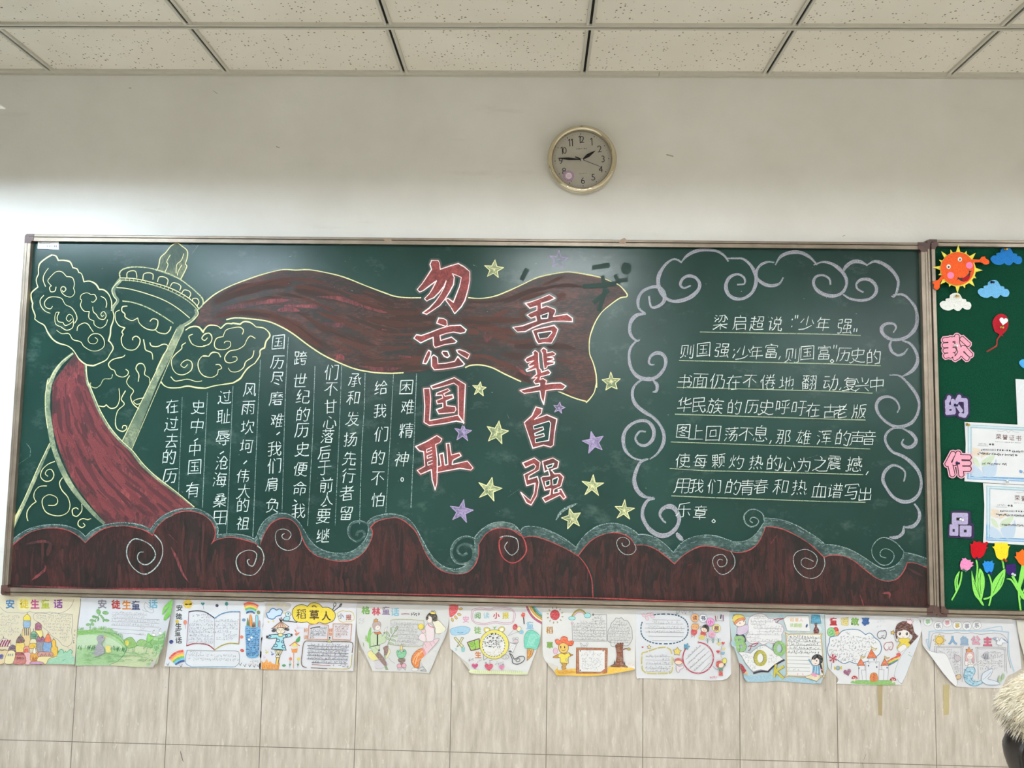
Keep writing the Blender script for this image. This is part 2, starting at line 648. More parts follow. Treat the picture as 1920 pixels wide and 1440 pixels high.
# strokes of the handwriting: every number is a point, hundreds across and units up
GLYPH = {
'在':((1040,1645,2348),(4077,4390),(6410,6463),(4245,8645),(3810,9110),(1277,9077),(2409,2348,2656,3469,3576),),
'过':((1008,1013,1620,2322),(9316,8913,8312,4712,3714,2322),(2322,2354,1054),(5443,4556),(2476,1784),(5427,5824,7024,7527,7589),(3772,8772),),
'去':((2113,2220,3841,4149),(7717,7624,6536),(9049,1049),(4949,4991),(1776,8376),(8410,7917,1613),),
'的':((6110,6508,7708,8212,8640,8975,5876),(7035,5952),(1248,3848),(2376,2691,3093),(1217,3817,3875,1275,1209),(4961,5877,6191),),
'历':((1012,1644,1789,9189),(5261,5461),(2813,4123,4836,5255,5477),(6313,7512,7913,8217,8661,3061),),
'史':((612,1209,2012,3419,3622),(9313,9010,7010,4916,4022),(3622,4022),(3622,2929,2238),(4976,8376,8451,1651,1676,4976),(4991,4943,4531,4022),),
'中':((1441,8541),(4991,4909),(8536,8573,1473,1434),),
'国':((1014,8914),(7038,6643),(4930,4976),(2954,7054),(2776,7276),(8909,8791,1091,1009),(2629,7529),),
'有':((3027,7927),(1243,2455,2956),(3043,7943),(4079,4290,4793),(2956,3055,3008),(3161,7959,7810,6408,6110),(1279,9079),(2956,3678),),
'耻':((5512,5568),(3628,4228),(1547,3647),(7256,8956),(1568,3668),(9112,4512),(7212,7291),(1586,1524),(4386,986),(823,3627),(3686,3608),),
'辱':((3817,2824),(5649,3545,3466),(7054,8261,8961),(3178,7978),(5113,5610,7013,7041),(934,9134),(9068,1968),(1043,1045,1554,1968,1989,8689),(9347,8445,7648,7054,6256,5662,5466),),
'沧':((1412,2736),(8622,8615,7910,4810,4413,4356),(5834,6231,7031,7534,7756),(2155,1061),(4356,7756),(4356,3862),(7756,8463),(2780,1587),(3359,3862,5986,6385,8463,8961),),
'海':((1313,2236),(6522,6529,5736,5743),(8222,8222),(6643,6651,5958),(2055,1061),(3466,4380),(8979,4380),(4380,4590),(2783,1589),(9143,3143),(8922,4022,4143),(4243,4364,8463,8223,7913,7608,6508),),
'桑':((813,1313,3121,4028,4133),(9214,8613,6822,5928,5833),(943,1745,2448,2451),(4147,3845,3151),(2451,3151),(2451,2454,1556),(3151,3354,3858,3864,1264),(6551,6354,5756),(7551,7554,8258,8363),(7672,7271,6175,5878),(4577,4180,2883),(5878,6182,6884,6989,6890,2290),(1034,8934),(8765,8563,5464),(1772,2871,4275,4577,5878),(5010,5041,5245,6348,6551,7551,7549,8644),),
'田':((1015,8915),(4915,4991),(1054,8954),(1009,1091,8990,8909),),
'风':((1014,1526,2045,2089,7789,8023,8615,9015,9222,9130),(3127,5047),(6527,5543,5047),(5047,5052),(5052,5454,6276),(5052,4456,3668),),
'雨':((3628,2436),(7328,6136),(3748,2656),(7548,6256),(1310,1369,8669,8613,7210),(4913,4989),(9189,889),),
'坎':((3810,5422,6237,6538),(8912,7917,6936,6538),(1027,2030,2234),(2234,3436),(6538,6458),(8454,8970,8775,5175),(2234,2289),(968,3168),(4156,4872,5175,5490),),
'坷':((6313,6809,7910,8313,8484),(1024,2028,2231),(2231,3434),(4530,4565,6665,6636,4536),(2231,2290),(1068,3168),(4184,9184),),
'伟':((1054,1561,2063),(7816,8416,8921,9042,3542),(4161,8461),(3878,8978),(6291,6208),(2208,2261,2065,3091),),
'大':((1263,4863),(8912,8710,7222,6236,5457,4961),(4961,5091),(610,1310,2821,4037,4556,5263,8963),),
'祖':((2409,2449),(5137,8337),(3841,3149,2751),(5062,8362),(2775,2883,2291),(9113,3813),(5013,5085,8384,8313),(1075,3673,3364,2858,2751,1041),),
'尽':((6913,4322,3024),(8733,7940,7248,6665),(6141,3848),(2266,8066,7989,2289,2266,2052,1741,1030),),
'磨':((4129,4842),(2755,4165),(9155,7765),(5158,4164),(4164,4165),(7565,7565),(7568,6369),(5683,5490),(2742,9042),(4175,4151),(7575,7551),(1007,913,1322,1537,1682,9082),(4028,4112,8412,8427,8328,4129,2421),(8969,7969,6155),(5269,4168,2769),),
'难':((1523,2438,2740),(3627,3138,2740),(2740,2748),(2748,2152,1365),(2748,3156,3679,1280),(4154,4157,4563,5165),(5236,8736),(5155,8955),(5475,9075),(6991,7289,7583,7380,7316),(5115,9115),(5890,5475,5173,5170,5109),),
'我':((4515,6827),(6834,7236,8249,8752),(1035,3138),(3141,4843),(6163,6163),(8677,7589),(8963,1063),(3185,3013,2709,1609,1312),(1083,3185,4489),(8928,9123,9116,8509,7712,6827,6164,5990),),
'们':((4008,4071),(7708,8709,9015,9086,6387),(1049,1358,2062),(5477,4590),(2108,2161,2064,2791),),
'肩':((3624,8624),(3638,8638),(5682,5491),(7010,7508,8610,8651,8552,3752,3608),(2464,8565,8482,2482,2347,1510),),
'负':((1510,3415,3819,4830,5149),(9010,8609,6222,5722),(2429,2463),(863,1463,1766,2268),(2463,2268),(3684,3891),(7929,7963,2463),(5864,5870,6477,6483,3383,2268),),
'跨':((5613,5909,7810,8216,8230,5530,5645),(2444,3544),(2464,3464,3487,1287,1265,2464),(5165,5661,7561,8065),(6479,6589),(2621,2464),(4445,8945),(4579,8979),(3823,1317,1348),(9058,8065,7572,7579),(4359,5165,5772,5879),),
'世':((8710,2312,2386),(9164,964),(7686,7633,5131,4934,4989),),
'纪':((915,3820),(9123,8914,8410,5610,5114,5152,8552),(1536,1944,2752,2756),(8547,8583,5084),(2457,2456,2756),(1035,3738),(2889,1465,1462,1762,1561),(2657,3361,3868),(1058,1561,2458,2756),),
'便':((2910,3510,4313,4916,5120),(9313,8710,8010,5817,5520),(5120,5520),(5120,3633),(5520,6131,6241),(951,956,1361,1963),(3856,8656),(6385,6341),(3685,8985),(6341,3841,4072,8472,8670,8641,6341),(2010,2061,1964,2890),),
'命':((5708,5750,8349,8223,7122,6824),(2970,3465,6565,7170),(1716,1750,4049,4024,1723),(864,1363,2970,4986,5485,7170,8764),),
'不':((1041,2649,4265,4868),(8941,6163),(1287,8787),(4913,4870,5687),),
'甘':((2715,7215),(2744,7244),(2791,2709),(9072,1072),(7291,7210),),
'心':((1023,1029,1657),(9129,8255,7959,7661),(7230,7217,6813,6310,3613,3415,3323,3364),(5775,3887),),
'落':((1312,2630),(4331,8031),(2245,1051),(6148,6848),(6148,4762),(6848,6851,7861,7965),(2764,1670),(5166,5473),(3177,3190),(6577,6590),(8784,1084),(8466,5166),(3336,4136,6148),(2954,3654,4261,4762,4865,5166),(6848,7044,8438,8434,8031,8013,4313,4136),),
'后':((2065,9165),(1010,1013,1523,2043,2083,6186,7991,8489),(3609,3643,8443,8414,3614),),
'于':((2913,3310,4712,5116,5189),(956,9156),(1689,8489),),
'前':((7008,8310,8461),(6326,6358),(1529,4429),(1544,4444),(3376,3184,2791,2292),(6876,7391),(8976,1076),(3109,3408,4208,4413,4459,1561,1508),),
'人':((8913,7323,6631,5845,5263,4964),(1414,2422,3635,4562,4964),(4964,4990),),
'要':((910,1309,3613,4415,4520),(4520,4322,2827),(5820,6124,7034,7040),(2024,2827),(2827,3140),(4151,4551),(3756,3791),(6156,6191),(8991,1091),(9141,841),(3756,1656,1557,1575,8575,8456,3756),(3841,4156),(9112,8410,5917,5920,4520),),
'继':((9110,4510,4585),(913,3619),(5627,5631,6543,6849,7251),(8934,8245,7250),(1534,1641,2450,2757),(7257,7258),(8368,8782,9184),(6169,5683),(5658,9158),(1033,3437),(7289,7221),(3468,2757,1257,1363,2486),),
'承':((1021,1730,2445,2966,1268),(7555,7856,8766),(3330,6830),(3745,6345),(3861,6261),(2489,7087,6680,5272,5069,4913,3612,3114),(9022,7840,7070),),
'和':((6121,8921),(3163,3186),(8914,8982,6183,6113),(3108,3063),(1385,3186,4790),(1363,4863),(1021,1026,2241,2450,2952,3751,4837),),
'发':((2710,3410,4013,5520,5723),(9312,9010,8012,7016,6123),(819,1219,2227,3545,3847),(5723,6123),(5723,3847),(6123,7542,7751,4151),(4569,4989),(7783,7784),(3847,4368),(3090,2687,2069,8769),),
'扬':((3809,4510,5821,7041,7761),(3630,4130,5243,5854,5861),(1041,2243),(2245,3448),(5261,5568,7280,7586),(1072,3472),(2291,2213,2210,1708,910),(8286,4386),(4561,9159,8515,8210,7708,7208,7012),),
'先':((1010,1310,2617,3329,3649),(8927,9016,8712,6412,6314,6349),(5049,5091),(8949,1249),(2477,8277),(1764,2678,2789),),
'行':((6109,7610,7758),(1448,2452),(1073,1677,2991),(4885,8985),(4358,9158),(2408,2455,3369),),
'者':((3127,7927),(3844,4150,4754,4959),(6361,6568,7272,7277),(7277,7777,8789),(4461,4491),(7277,7079,2079),(9161,1061),(3142,3110,7910,7843,4143,3544,1336,637),),
'留':((4163,2158,1558,1561,1684,3891,4190),(5012,5043),(2127,7927),(5043,7943,7912,2112,2142,5043),(7057,7554,8456,8785,5486),(6586,6370,5658,5256,4955,4457,3675),),
'给':((915,3521),(1537,1744,2454,2761),(4259,4763,5063),(5063,5459,7759,8365),(4908,4942,8241,8213,4913),(8961,8365,6686,6385,5063),(1036,3541),(3570,2861,1259,1366,2489),),
'怕':((2408,2491),(4844,9044),(1052,1372),(3763,3376),(6573,6889,7293),(4808,4873,9072,9014,4813),),
'困':((7636,5756,5158),(4763,4465,2465),(1013,8913,8791,1091,1013),(5026,5079),(2235,3445,4763,5265,7565),),
'精':((821,1743,2145),(5023,8523),(3435,2944,2248),(5036,8536),(2258,2258),(3169,3584,3886),(1470,1085),(4361,9161),(4872,8772),(4584,8984),(6890,6861),(7210,7508,8410,8548,8449,5149,5009),(958,3358),(2209,2244,2145,2291),),
'神':((1040,1745,2448),(3643,3149,2651),(2884,2489),(4856,9056),(6976,9075,9035,4835,4876,6976),(6991,6908),(2408,2450,3568,3675,1275),),
'梁':((8913,6822,5830,5735),(813,1513,3122,4130,4236),(5035,5036),(3851,4455,5265,5886),(1654,2665,3465,3877),(9161,8377,7778),(2075,1077),(2786,1791),(5009,5043),(6352,7152,7557,7786,4086),(8936,5836,5735,1036),),
'启':((3515,8715),(5677,5491,4892),(2357,8657,8577,2477,2238,2023,1412),(8710,8640,3540,3509),),
'超':((2941,4341),(2861,2961),(5627,8427,8548,8450,5650,5627),(1061,4361,5158,5863,6270,6586),(7063,7961,8564,8786,5286),(1379,4379),(2890,2820),(9315,8912,4113,3015,2720,2321,1727,1528),(1007,913,1528,1545),),
'说':((3510,4415,5024,5548),(2322,2922,3627),(8923,9115,8910,7210,7047),(5272,5482,4891),(7272,7890),(2778,1986),(7272,8272,8248,4248,4272,7272),(1713,2320,2361,861),),
'少':((810,1409,3815,6224,7741),(4938,4991),(1350,2676),(9051,7675),),
'年':((2779,2991),(2631,2657,8357),(9031,931),(5579,5508),(1565,2679,8579),),
'强':((1214,1612,2312,2916,3144,945,951,1268,3368,3389,989),(6571,8271,8389,4889,4872,6571),(6556,8556,8636,4536,4556,6556),(6571,6516),(4214,8617),(9110,8227),),
'则':((1310,2721,3133,3472),(6912,7209,8409,8710,8914,8991),(4520,3824),(7031,7083),(1634,1686,5286,5234),),
'富':((2471,7571),(5084,4990,4392),(2748,7248,7349,7359,7261,2761,2648,2748),(4910,4936),(2024,8224),(4936,7937,8236,8210,2010,2037,4936),(1371,1383,5084,8683,8671),),
'书':((8978,7786),(1048,8948,8936,8420,8017,6520),(7548,7575,1675),(4591,4508),),
'面':((3534,6334),(3551,6351),(4570,4889),(8615,1315),(3570,3515),(6370,6315),(8610,8570,1370,1310),(890,9190),),
'仍':((3409,3312,4329,4956,5084),(1051,1462,2064),(6413,6809,8410,8929,9056,7357,7785,3885),(2208,2263,2068,2789,3193),),
'倦':((8417,8413,8009,5508,4810,4515,4541),(6824,7524,7540),(3436,4442),(7540,8044),(7540,4541),(4541,4442),(4442,4856),(949,954,1361,2063),(5456,5771),(5972,6391),(7679,8089,8490),(4880,4389),(9137,8638,7945,7656),(9156,3456),(3872,8572),(2108,2161,2065,2990),),
'地':((824,2029,2231),(2231,3435),(7934,8434,8636,8670,6665),(3852,4754),(4757,6562),(2231,2287),(966,3166),(4779,4814,5210,5809,8410,9015,9022),(6629,6689),),
'翻':((5531,6341,6943),(7731,8542,9143),(4852,3861,2965),(6157,5672),(8358,7971,7772),(2965,2965),(1769,1776,1580),(4069,4382),(8208,9110,9187,7887),(5710,6208,6910,6987,5687),(2913,2941),(1328,4528),(1341,4541,4513,1313),(2968,3169,4569),(2968,2769,1069),(2989,2950),(1089,2989,4291,4890),(2965,2463,1048,1341,1308),),
'动':((1527,1627),(1527,1429,2045,2261),(1527,1624,2224,4329),(1627,1727,1628,1627),(6870,6970),(1385,4385),(5107,5112,6124,6543,6991,7294),(961,4561),(6813,7010,8210,8513,9041,9170,5470),(4723,4142,3647),),
'复':((9313,8910,8210,5815,5617),(4517,4520,3328,3033),(5617,5821,6927,7234,3436),(2658,7858),(2783,2990),(3645,2747,2648,2668,2770,7869,7747,3645),(3645,3436,1524),(610,1509,4215,4517,5617),(1270,2683,8582),),
'兴':((9009,6831,6431),(1010,1310,2421,3331),(944,9144),(6554,6955,7563,8686),(2361,1283),(5265,4968,4191),),
'华':((4168,5770),(1470,2075,2776),(5773,6575,8484,8583),(5009,5041),(1031,9031),(5789,5756,5952,8652,8956,8961),(2750,2778,3490),),
'民':((8727,8917,8612,7910,7015,6127,5545),(5145,5068),(8745,1545),(1569,7969,7991,1591,1513,4420),),
'族':((9112,8712,7920,7034),(2014,2610,3110,3413,3754,2055),(5252,5557,5859),(5859,6168),(4768,5177,5679),(2775,2783,2291),(9078,5679),(5679,5891),(8658,5859),(3875,975),(1010,1523,1736,2075),(8938,4838),(4810,5514,6322,7034,7058),),
'呼':((4856,4372),(7856,8575),(4510,4908,5808,6310,6313,6386),(927,983,2782,2736,936),(3744,9044),(3885,6386,8291,8989),),
'吁':((5410,6310,6615,6690),(827,886,2985,2934,834),(4056,9156),(4590,8690),),
'古':((2014,7914),(4945,4991),(1073,8973),(7909,7845,2145,2009),),
'老':((3629,5531,7540,7938),(1231,2940,3641),(4357,4390),(7275,6877,1977),(6358,6564,7270,7275,7675,8586),(4956,4851,4045,3641,3620,3810,4508,8209,8613,8620),(1057,4857,4956,6158,9157),),
'版':((3509,3543,1544),(5710,7324),(8910,7324),(7324,7328),(7328,6540,6156,6163),(3365,3391),(4506,4513,4922,5138,5284,8389,9189),(7328,7729,8240,8655,8663,5263),(1008,913,1320,1544,1589),(1564,4164),),
'图':((6623,4129,3029),(6137,4143),(2147,3851,4857),(8249,7248,6152,5557),(4857,5557),(4857,3470),(4075,4182),(1013,8913,8791,1091,1013),(5557,5661,6670,6875,3875,2665,2064),),
'上':((4558,8458),(810,9110),(4510,4589),),
'回':((1014,8914),(3437,6537,6568,3468,3437),(8909,8991,1091,1009),),
'荡':((4810,5616,6529,7143,7148),(1310,2430),(3824,5036,5448),(2245,1351),(4950,5256,6862,7068),(2764,1670),(3378,3391),(6679,6691),(9084,1084),(7968,4068),(3451,3848,4550,5148,8748,8413,8009,7209),),
'息':((1213,1727),(8915,8327,7929),(7217,7213,6808,3608,3112,3027),(5624,4834,4841),(2455,7755),(2468,7768),(4882,4991,5493),(4882,7782,7641,2441,2482,4882),),
'那':((6310,6389,8989,8782,7761,8943,8929,8627,8024,7524,7027),(1214,1927,2243),(1066,4766),(990,4789,4417,4113,3712,3113,2915),(2343,2690),(4543,1043),),
'雄':((4319,2115,3456),(1029,2051,2375),(4559,5165,5568),(2475,2691),(7782,7589),(5613,9113),(5734,8934),(5754,8954),(7772,7713),(9072,5773),(4375,1275),(5568,6189,6592),(5568,5666,5754,5608),(4513,3837),),
'浑':((1313,2436,2340),(2057,1063),(5466,5675),(3676,3686,8786,8976),(2682,1590),(3526,9126),(8643,4543,4448,5165),(6555,6510),(4166,8466),),
'声':((5133,5154),(5168,5191),(1483,9083),(2133,8431,8354,2254,2235,1719,1210),(2068,8668),),
'音':((2328,7728),(3459,3370,2975,2776),(6559,7072,6982),(5182,5090,4891),(7728,7743,2443,2312,7712,7728),(8959,1059),(8482,1582),),
'使':((3312,3710,4815,5422),(9313,8710,7713,6217,5622),(5422,5622),(5422,3836),(6343,6344),(955,1563,2165),(6343,4043,3864,8664,8643,6344),(3679,9079),(5622,6131,6345,6389),(2210,2263,2166,3190),),
'每':((5621,5628,4136,4143),(7521,7621),(5743,5751,4458,4465),(1568,2480,2782),(2782,8682),(2782,2990),(8621,2121,2243),(2443,2765,7864,7513,7008,5808),(9143,943),),
'颗':((5112,6420,7133,7259),(8915,7822),(921,1323,2236,2838),(4322,4327,3536,2838),(6973,7289),(5734,5873,8672,8634),(1375,4375),(2889,2810),(2889,4389,4358,1359,1389,2889),(5689,9189),(4744,1044),),
'灼':((6313,6808,7908,8410,8724,9172,5773),(4021,3131,2436),(7036,6148),(1054,1472),(3459,4176),(1008,1013,2023,2438,2689),(4861,5572,5773,6191),),
'热':((808,1009,2023,2324),(6310,6119,5622),(8710,7923),(3812,3721),(6943,6149,5651),(1052,2456),(5654,4558),(2458,3661),(9141,9136,8733,8334,7938,7877,4577),(1077,3677),(2491,2437,2334,1533),(4234,5041,5651,5873,5891),),
'为':((1410,3127,4041,4568),(6934,5648),(4768,4791),(3079,2487),(1568,8768,8629,8213,7909,6409),),
'之':((1213,1920,2921),(9315,8910,4710,3315,2917,2921),(5171,5480,4591),(2921,3124,4836,7158,7665,7770,1371),),
'震':((5717,5415,3113,3331),(7219,7322,8527),(2942,8242),(2061,3861),(6161,7961),(2370,3870),(6170,7770),(5061,5089),(1369,1379,8679,8769),(1013,1727,1951,8651),(9033,1733),(1790,8290),(9315,8913,7715,7219,6322,5727,5631),),
'撼':((3113,3627),(9015,8328),(7617,7613,7309,4909,4713,4727),(6524,5834),(1041,1942),(2045,2947),(7745,8436,8936,9138,9148),(7754,8256,8669),(4768,6368),(7079,7179),(3336,3751,3879,9079),(971,2871),(7745,7041,4841,4857,6356,6341),(810,1709,2014,2090),(7745,7754,7556,7079,7091),),
'用':((2141,9141),(2166,9166),(5591,5510),(1012,1622,2141,2191,9191,9114,8610,7509,7012),),
'青':((2423,7723),(2436,7736),(2073,8073),(1785,8485),(5091,5061),(5810,6208,7508,7610,7747,7548,2448,2408),(1061,9061),),
'春':((2828,7128),(2842,2943),(3857,4170),(4471,4583),(4884,4890),(3356,2841,2813,7113,7243,6856),(1056,9056),(1034,2141,2943,7242,7941,8934),(8483,1583),(8270,1770),),
'血':((4010,4070),(6110,6170),(4170,4786,4590),(9110,910),(8210,8270,1970,1710),),
'谱':((1913,2217),(4313,8213),(2217,2920,3423),(2217,2261,861),(4327,8227),(7054,7079),(8062,8670),(4263,3870),(2377,2082),(5279,5479),(7279,7691),(8208,8241,4341,4308),(5454,5479,4891),(9154,3454),(8779,3779),),
'写':((1030,6330),(3070,7770),(979,1091,8991,9079),(4812,5208,6808,7210,7830,7948,2649,3179,3684),),
'出':((8414,1514,1542),(4914,4991),(8082,8056,2056,2082),(8409,8442),),
'乐':((1016,2636),(9016,7635),(3412,3709,4809,5113,5172),(8752,1754,2284,6386,8290),),
'章':((2143,7943),(3568,3375),(6568,6876),(5184,4891),(5008,5031),(1020,9020),(5031,7831,7955,7756,2156,2131,5031),(9066,1066),(1583,8483),),
'安':((1012,1709,2813,4822,4826),(8612,8310,5626),(4826,5626),(4826,4529,2835,3452),(5626,5831,6845,6952),(3854,4059,4468),(5079,4790),(1368,1479,8479,8568),(8954,1054),),
'徒':((3413,4127,4327),(4327,4343),(6437,8637),(1048,1754,2255),(6358,6458),(1275,2991),(3758,9058),(4277,8577),(6390,6414),(4327,4527,5516,6612,8910,9314),(2210,2256,2970,3472),),
'生':((1057,1970,2272),(2272,2689),(908,9108),(2042,8242),(8671,2272),(5091,5008),),
'童':((768,3170,3472,3177,3384),(5184,5091,4592),(1520,8420),(2043,7943),(5056,5008),(5056,7956,7934,7831,2033,2056,5056),(808,9108),(8584,1584),),
'话':((2220,3324),(6538,8537,8513,4513,4538,6538),(2479,1587),(6538,6586),(4062,9162),(4084,6586,8291,8789),(1713,2220,2261,861),),
'稻':((927,1948,2350),(4733,6233),(7333,8933),(3443,3150,2454),(2463,2464),(5064,4772),(8464,8977),(6966,6576),(4286,4984,9090),(7252,8951,8913,4713,4749,5956),(1064,3664),(1285,2286,3491,3690),(2408,2448,2350,2486),),
'草':((2155,7855),(4909,4940),(1024,9024),(7855,7868,7769,2269,2141,7740,7855),(3377,3391),(6677,6691),(8984,1084),),
'小':((2913,3510,4510,5015,5089),(9031,7566),(1033,1642,2465),),
'报':((9112,8612,7223),(7223,7226),(7226,6337,5847,5755),(941,2343),(2345,3548,3851),(7223,5710,4510,4586,8486,8370,7968,6468),(7226,8341,8654,4555),(1071,3471),(2390,2313,2009,810),),
'格':((826,831,1952,2355),(4937,8337),(8542,9243),(2470,2470),(5273,5478,5780),(5780,5990),(1070,3770,4265,5273),(5273,6556,8444,8542),(8542,8337,8313,4913,4842),(2410,2454,2355,2489),(2357,2956,3354,3648,3641,4842,7161,7975,8079,5780),),
'林':((4721,4726,5434,6355,7058),(8927,9029,8436,7754,7057),(928,2154,2756),(4345,3457,2759),(7057,7058),(2769,2870),(7090,7009),(1070,4170),(2809,2855,2756,2890),(8770,7270,7168,5470),),
'阅':((1308,1370),(7212,8008,8409,8613,8686,3886),(2817,3420,3826,4241),(7523,7217,5817,5621,5641),(4159,4168,3676),(5761,5866,6375),(2382,2086),(5761,6858,6842,3142,3159,5761),),
'读':((3810,4814,5620,6227,6334),(2013,2320),(8614,7223),(2320,3424),(2320,2261,861),(6635,6856),(4944,4148),(5851,4858),(2778,1787),(6468,6491),(4482,8582),(9034,3834),(8455,8668,4168),),
'故':((4510,5817,6928),(9212,8710,8413,6928),(1320,4120,4148),(6928,6934),(6934,7236,7745,8372),(6934,6536,5861,5563),(4148,4754,5161,5563),(4148,1348,1313),(2748,2791),(872,4472),(9073,5873),(5563,6191),),
'事':((9136,836),(1748,7948,8047,8022,1722),(4972,7772,7962,2161,2272,4972),(1084,8984),(4991,4913,4708,4108,3110),),
'公':((8710,7721),(7721,7527,6538),(7721,2217,2424,3641,4761),(1056,2470,3489),(8757,7177,6589,6190),),
'主':((5671,5679,4390),(809,9109),(4909,4970),(1741,8241),(1371,8571),),
'鱼':((1008,9108),(1264,2066),(5765,5871,6376,6382,3682,3484),(3484,3589,4092),(5026,5064),(2044,8244),(3484,2778,2068,2026,8226,8264,2064),),
'荣':((815,1014,2421,3327,4743),(9215,8715,7820,6827,5443),(1456,1466,8666,8656),(5009,5056),(3476,3490),(6576,6590),(8984,1084),(1245,4445,4743,5443,5645,8745),),
'誉':((2434,7634),(2443,7643),(9254,8754,7956),(5055,4863),(2156,2261,3169,3375),(7956,7859,6869,6675),(2775,2782,2190,1790),(4875,4984,4590),(7076,7082,7689),(2412,7712,7722,7524,2424,2412),(8975,1075),(852,1251,2056,2354,7754,7956),),
'证':((4712,4758),(1713,2320),(2320,3022,3526),(2320,2261,861),(6851,8651),(2678,1785),(9112,3812),(6812,6884),(8984,4184),),
'队':((1008,1087,3387,3486,2663,3449,3435,2731,2234),(3610,5228,5848,6149),(8513,7720,7130,6545,6149),(6149,6291),),
'学':((2775,2782,2190),(5175,5184,4891),(7275,7583,8291),(3408,4810,4942,5245,6351,6557),(1036,8936),(8763,8675,7275,1375,1363),(7158,2758),),
'期':((1210,2224),(4514,4122),(6342,9042),(2048,4348),(2065,4365),(6365,9065),(5133,933),(2091,2033),(5179,1079),(4391,4333),(5608,5613,5920,6341,6387,9087,9014,8910,8609,7809,7512),),
'第':((1310,2012,3420,4127,4331),(4931,5033),(5272,5883,6184),(3573,3383),(7773,7382),(6184,6290),(4883,2284),(5008,5063),(6515,6913,8013,8420,8433,2033,2047,2148,8248,8363,1763),(9083,6184),(1372,1982,2284,2491,2893),),
'一':((950,9050),),
'好':((4020,3327,2929),(2931,1343,1971),(2071,2291),(5610,6308,6910,7061,7165,8377,8484,5184),(4850,9150),(910,1513,2929,3545,3864,3871,1071),),
'词':((7212,7708,8709,9114,9189,4190),(2420,3422,3829),(4472,7672),(2780,1790),(4823,4856,7155,7130,4829),(2013,2417,2462,963),),
'句':((5812,6408,7708,8313,8738,8977,3077),(1354,2163,2877,3077),(3077,3491),(2921,2956,6156,5927,2927),),
'感':((1012,1723),(9113,8714,8226),(7217,7213,6808,3408,3012,2927),(5621,4431),(5042,5838,7045),(5042,4958,2857,2942,5042),(7045,7838,8436,9038,9148),(7045,7051),(7051,7554,8470),(2770,5170),(6282,6182),(8282,8287),(8287,8687),(8287,7691,7091),(1036,1555,1682,9182),(7051,6657,6372,6191),),
'作':((6133,9033),(948,1056,1563,2164),(6154,8954),(3656,4875,5175),(5175,5590),(6175,6109),(5175,9175),(2209,2263,2165,3191,3592),),
'0':((4513,5413,6115,6317,7030,7043,7250,7056,7070,6871,6677,6184,5587,5089,4587,3682,3172,2961,2940,3128,3617,4015,4513),),
'1':((5012,5087),),
'2':((3810,4121,5236,6251,6458,6565,6472,6180,5685,4389,3386,2883,2472),(2707,3610,7110),),
'3':((3114,4310,5112,5513,6320,6526,6633,6537,6343,5845,5551),(4851,5151,5551),(5551,5756,6361,6465,6571,6379,5786,5487,3889,3486),),
'4':((7340,3140,3450,5473,6377),(6891,6378,6412),),
'5':((2622,2815,3014,3812,4812,5814,6623,6831,6841,6348,5454,3756,3789,6489),),
'6':((3348,5650,6248,6843,7037,7026,6820,5813,4512,4113,3420,3421,3124,3029,3045,3348,3458,4272,5886),),
'7':((3608,3514,4738,4741,5045,5048,5452,5455,5761,6170,6375,6584,6589,2789),),
'8':((4151,6151),(4151,3856,3163,3166,3177,3480,4086,4889,5489,6286,6880,6977,7070,6964,6861,6356,6151),(4151,2937,2928,3022,3516,4113,4812,5813,6315,7022,7131,7036,6841,6345,6151),),
'9':((6248,6147,6245,6248),(6248,6450),(4314,5523,6336,6542,6651,6954,7057,7062,7072,6878,6186,5189,3886,3178,2972,3063,3358,3851,4550,6351,6450,6650),),
'Q':((8514,7510,6810,5715,5422),(5422,3727,2929,2041,1652,1661,2073,3084,4789,5489,6985,7975,8270,8457,8243,7938,7130,6327,5826,5422),),
'U':((1789,1743,2124,3115,3613,4112,5712,6513,7217,7824,8241,8289),),
'A':((1509,2636,2937),(2937,3149,4275,4579,4982),(7037,6848,6551,5677,5479,4982),(4982,4989),(8708,8410,7236,2937),),
'R':((8306,7508,7210,5538,4943,4749),(4749,2250),(2212,2289,3889,4887,5186,5782,5977,6166,5758,5455,4954,4749),),
'T':((5012,5089),(1789,4989,8289),),
'Z':((2712,2922,7077,7287),(7287,8994),(7287,7189,1989),(1306,2612,8410),),
'C':((8722,8517,8015,6510,5212,3815,2922,2329,1743,1754,2269,3684,5689,6889,8484),),
'O':((4513,5413,7017,8229,8535,8744,8756,8565,8271,7083,5186,3083,2477,1770,1565,1251,1343,1729,3017,4513),),
'N':((8419,7522,4161,3863,3665,3369,3172,2478,1582),(1412,1479,1582,1487),(8612,8417,8520,8589),),
'I':((5012,5087),),
'D':((1510,4210,6315,6919,7931,8447,8262,7772,6883,3889,1589,1510),),
'e':((8451,7954),(2154,7954),(8630,8020,7215,5713,3717,2728,2235,2049,2268,2776,3684,4386,5286,6584,6883,7576,7771,7868,7954),),
'r':((2765,2965,3470,3871,4377,5284,6286,7084),(2714,2784),),
't':((2668,4373,6573),(5093,4375,4322,4717,5413,6613,7214),),
'i':((4912,4962),(5086,5087),),
'f':((4510,4577,4882,5083,5185,5789,6389),(3758,5658),),
'c':((8426,7815,7515,6313,4217,2929,2733,2445,2661,2766,3072,4183,5486,6186,6886,7783,8272),),
'a':((6520,6419,5817,4813,3412,2913,2417,2222,2334,2941,3143,4349,5151,5454,6554),(8621,8415,7913,7012,6815,6520,6570,6377,5684,4586,3786,2784,1977,1566),),
'o':((4315,5615,6817,7929,8334,8547,8554,8365,8070,7080,6882,5285,4184,3182,2070,1765,1556,1544,1734,2029,3019,4315),),
'H':((1750,8250),(1712,1789),(8212,8289),),
'n':((7814,7765,7575,7082,6884,6186,5186,4284,3579,2676,2176),(2114,2184),)}

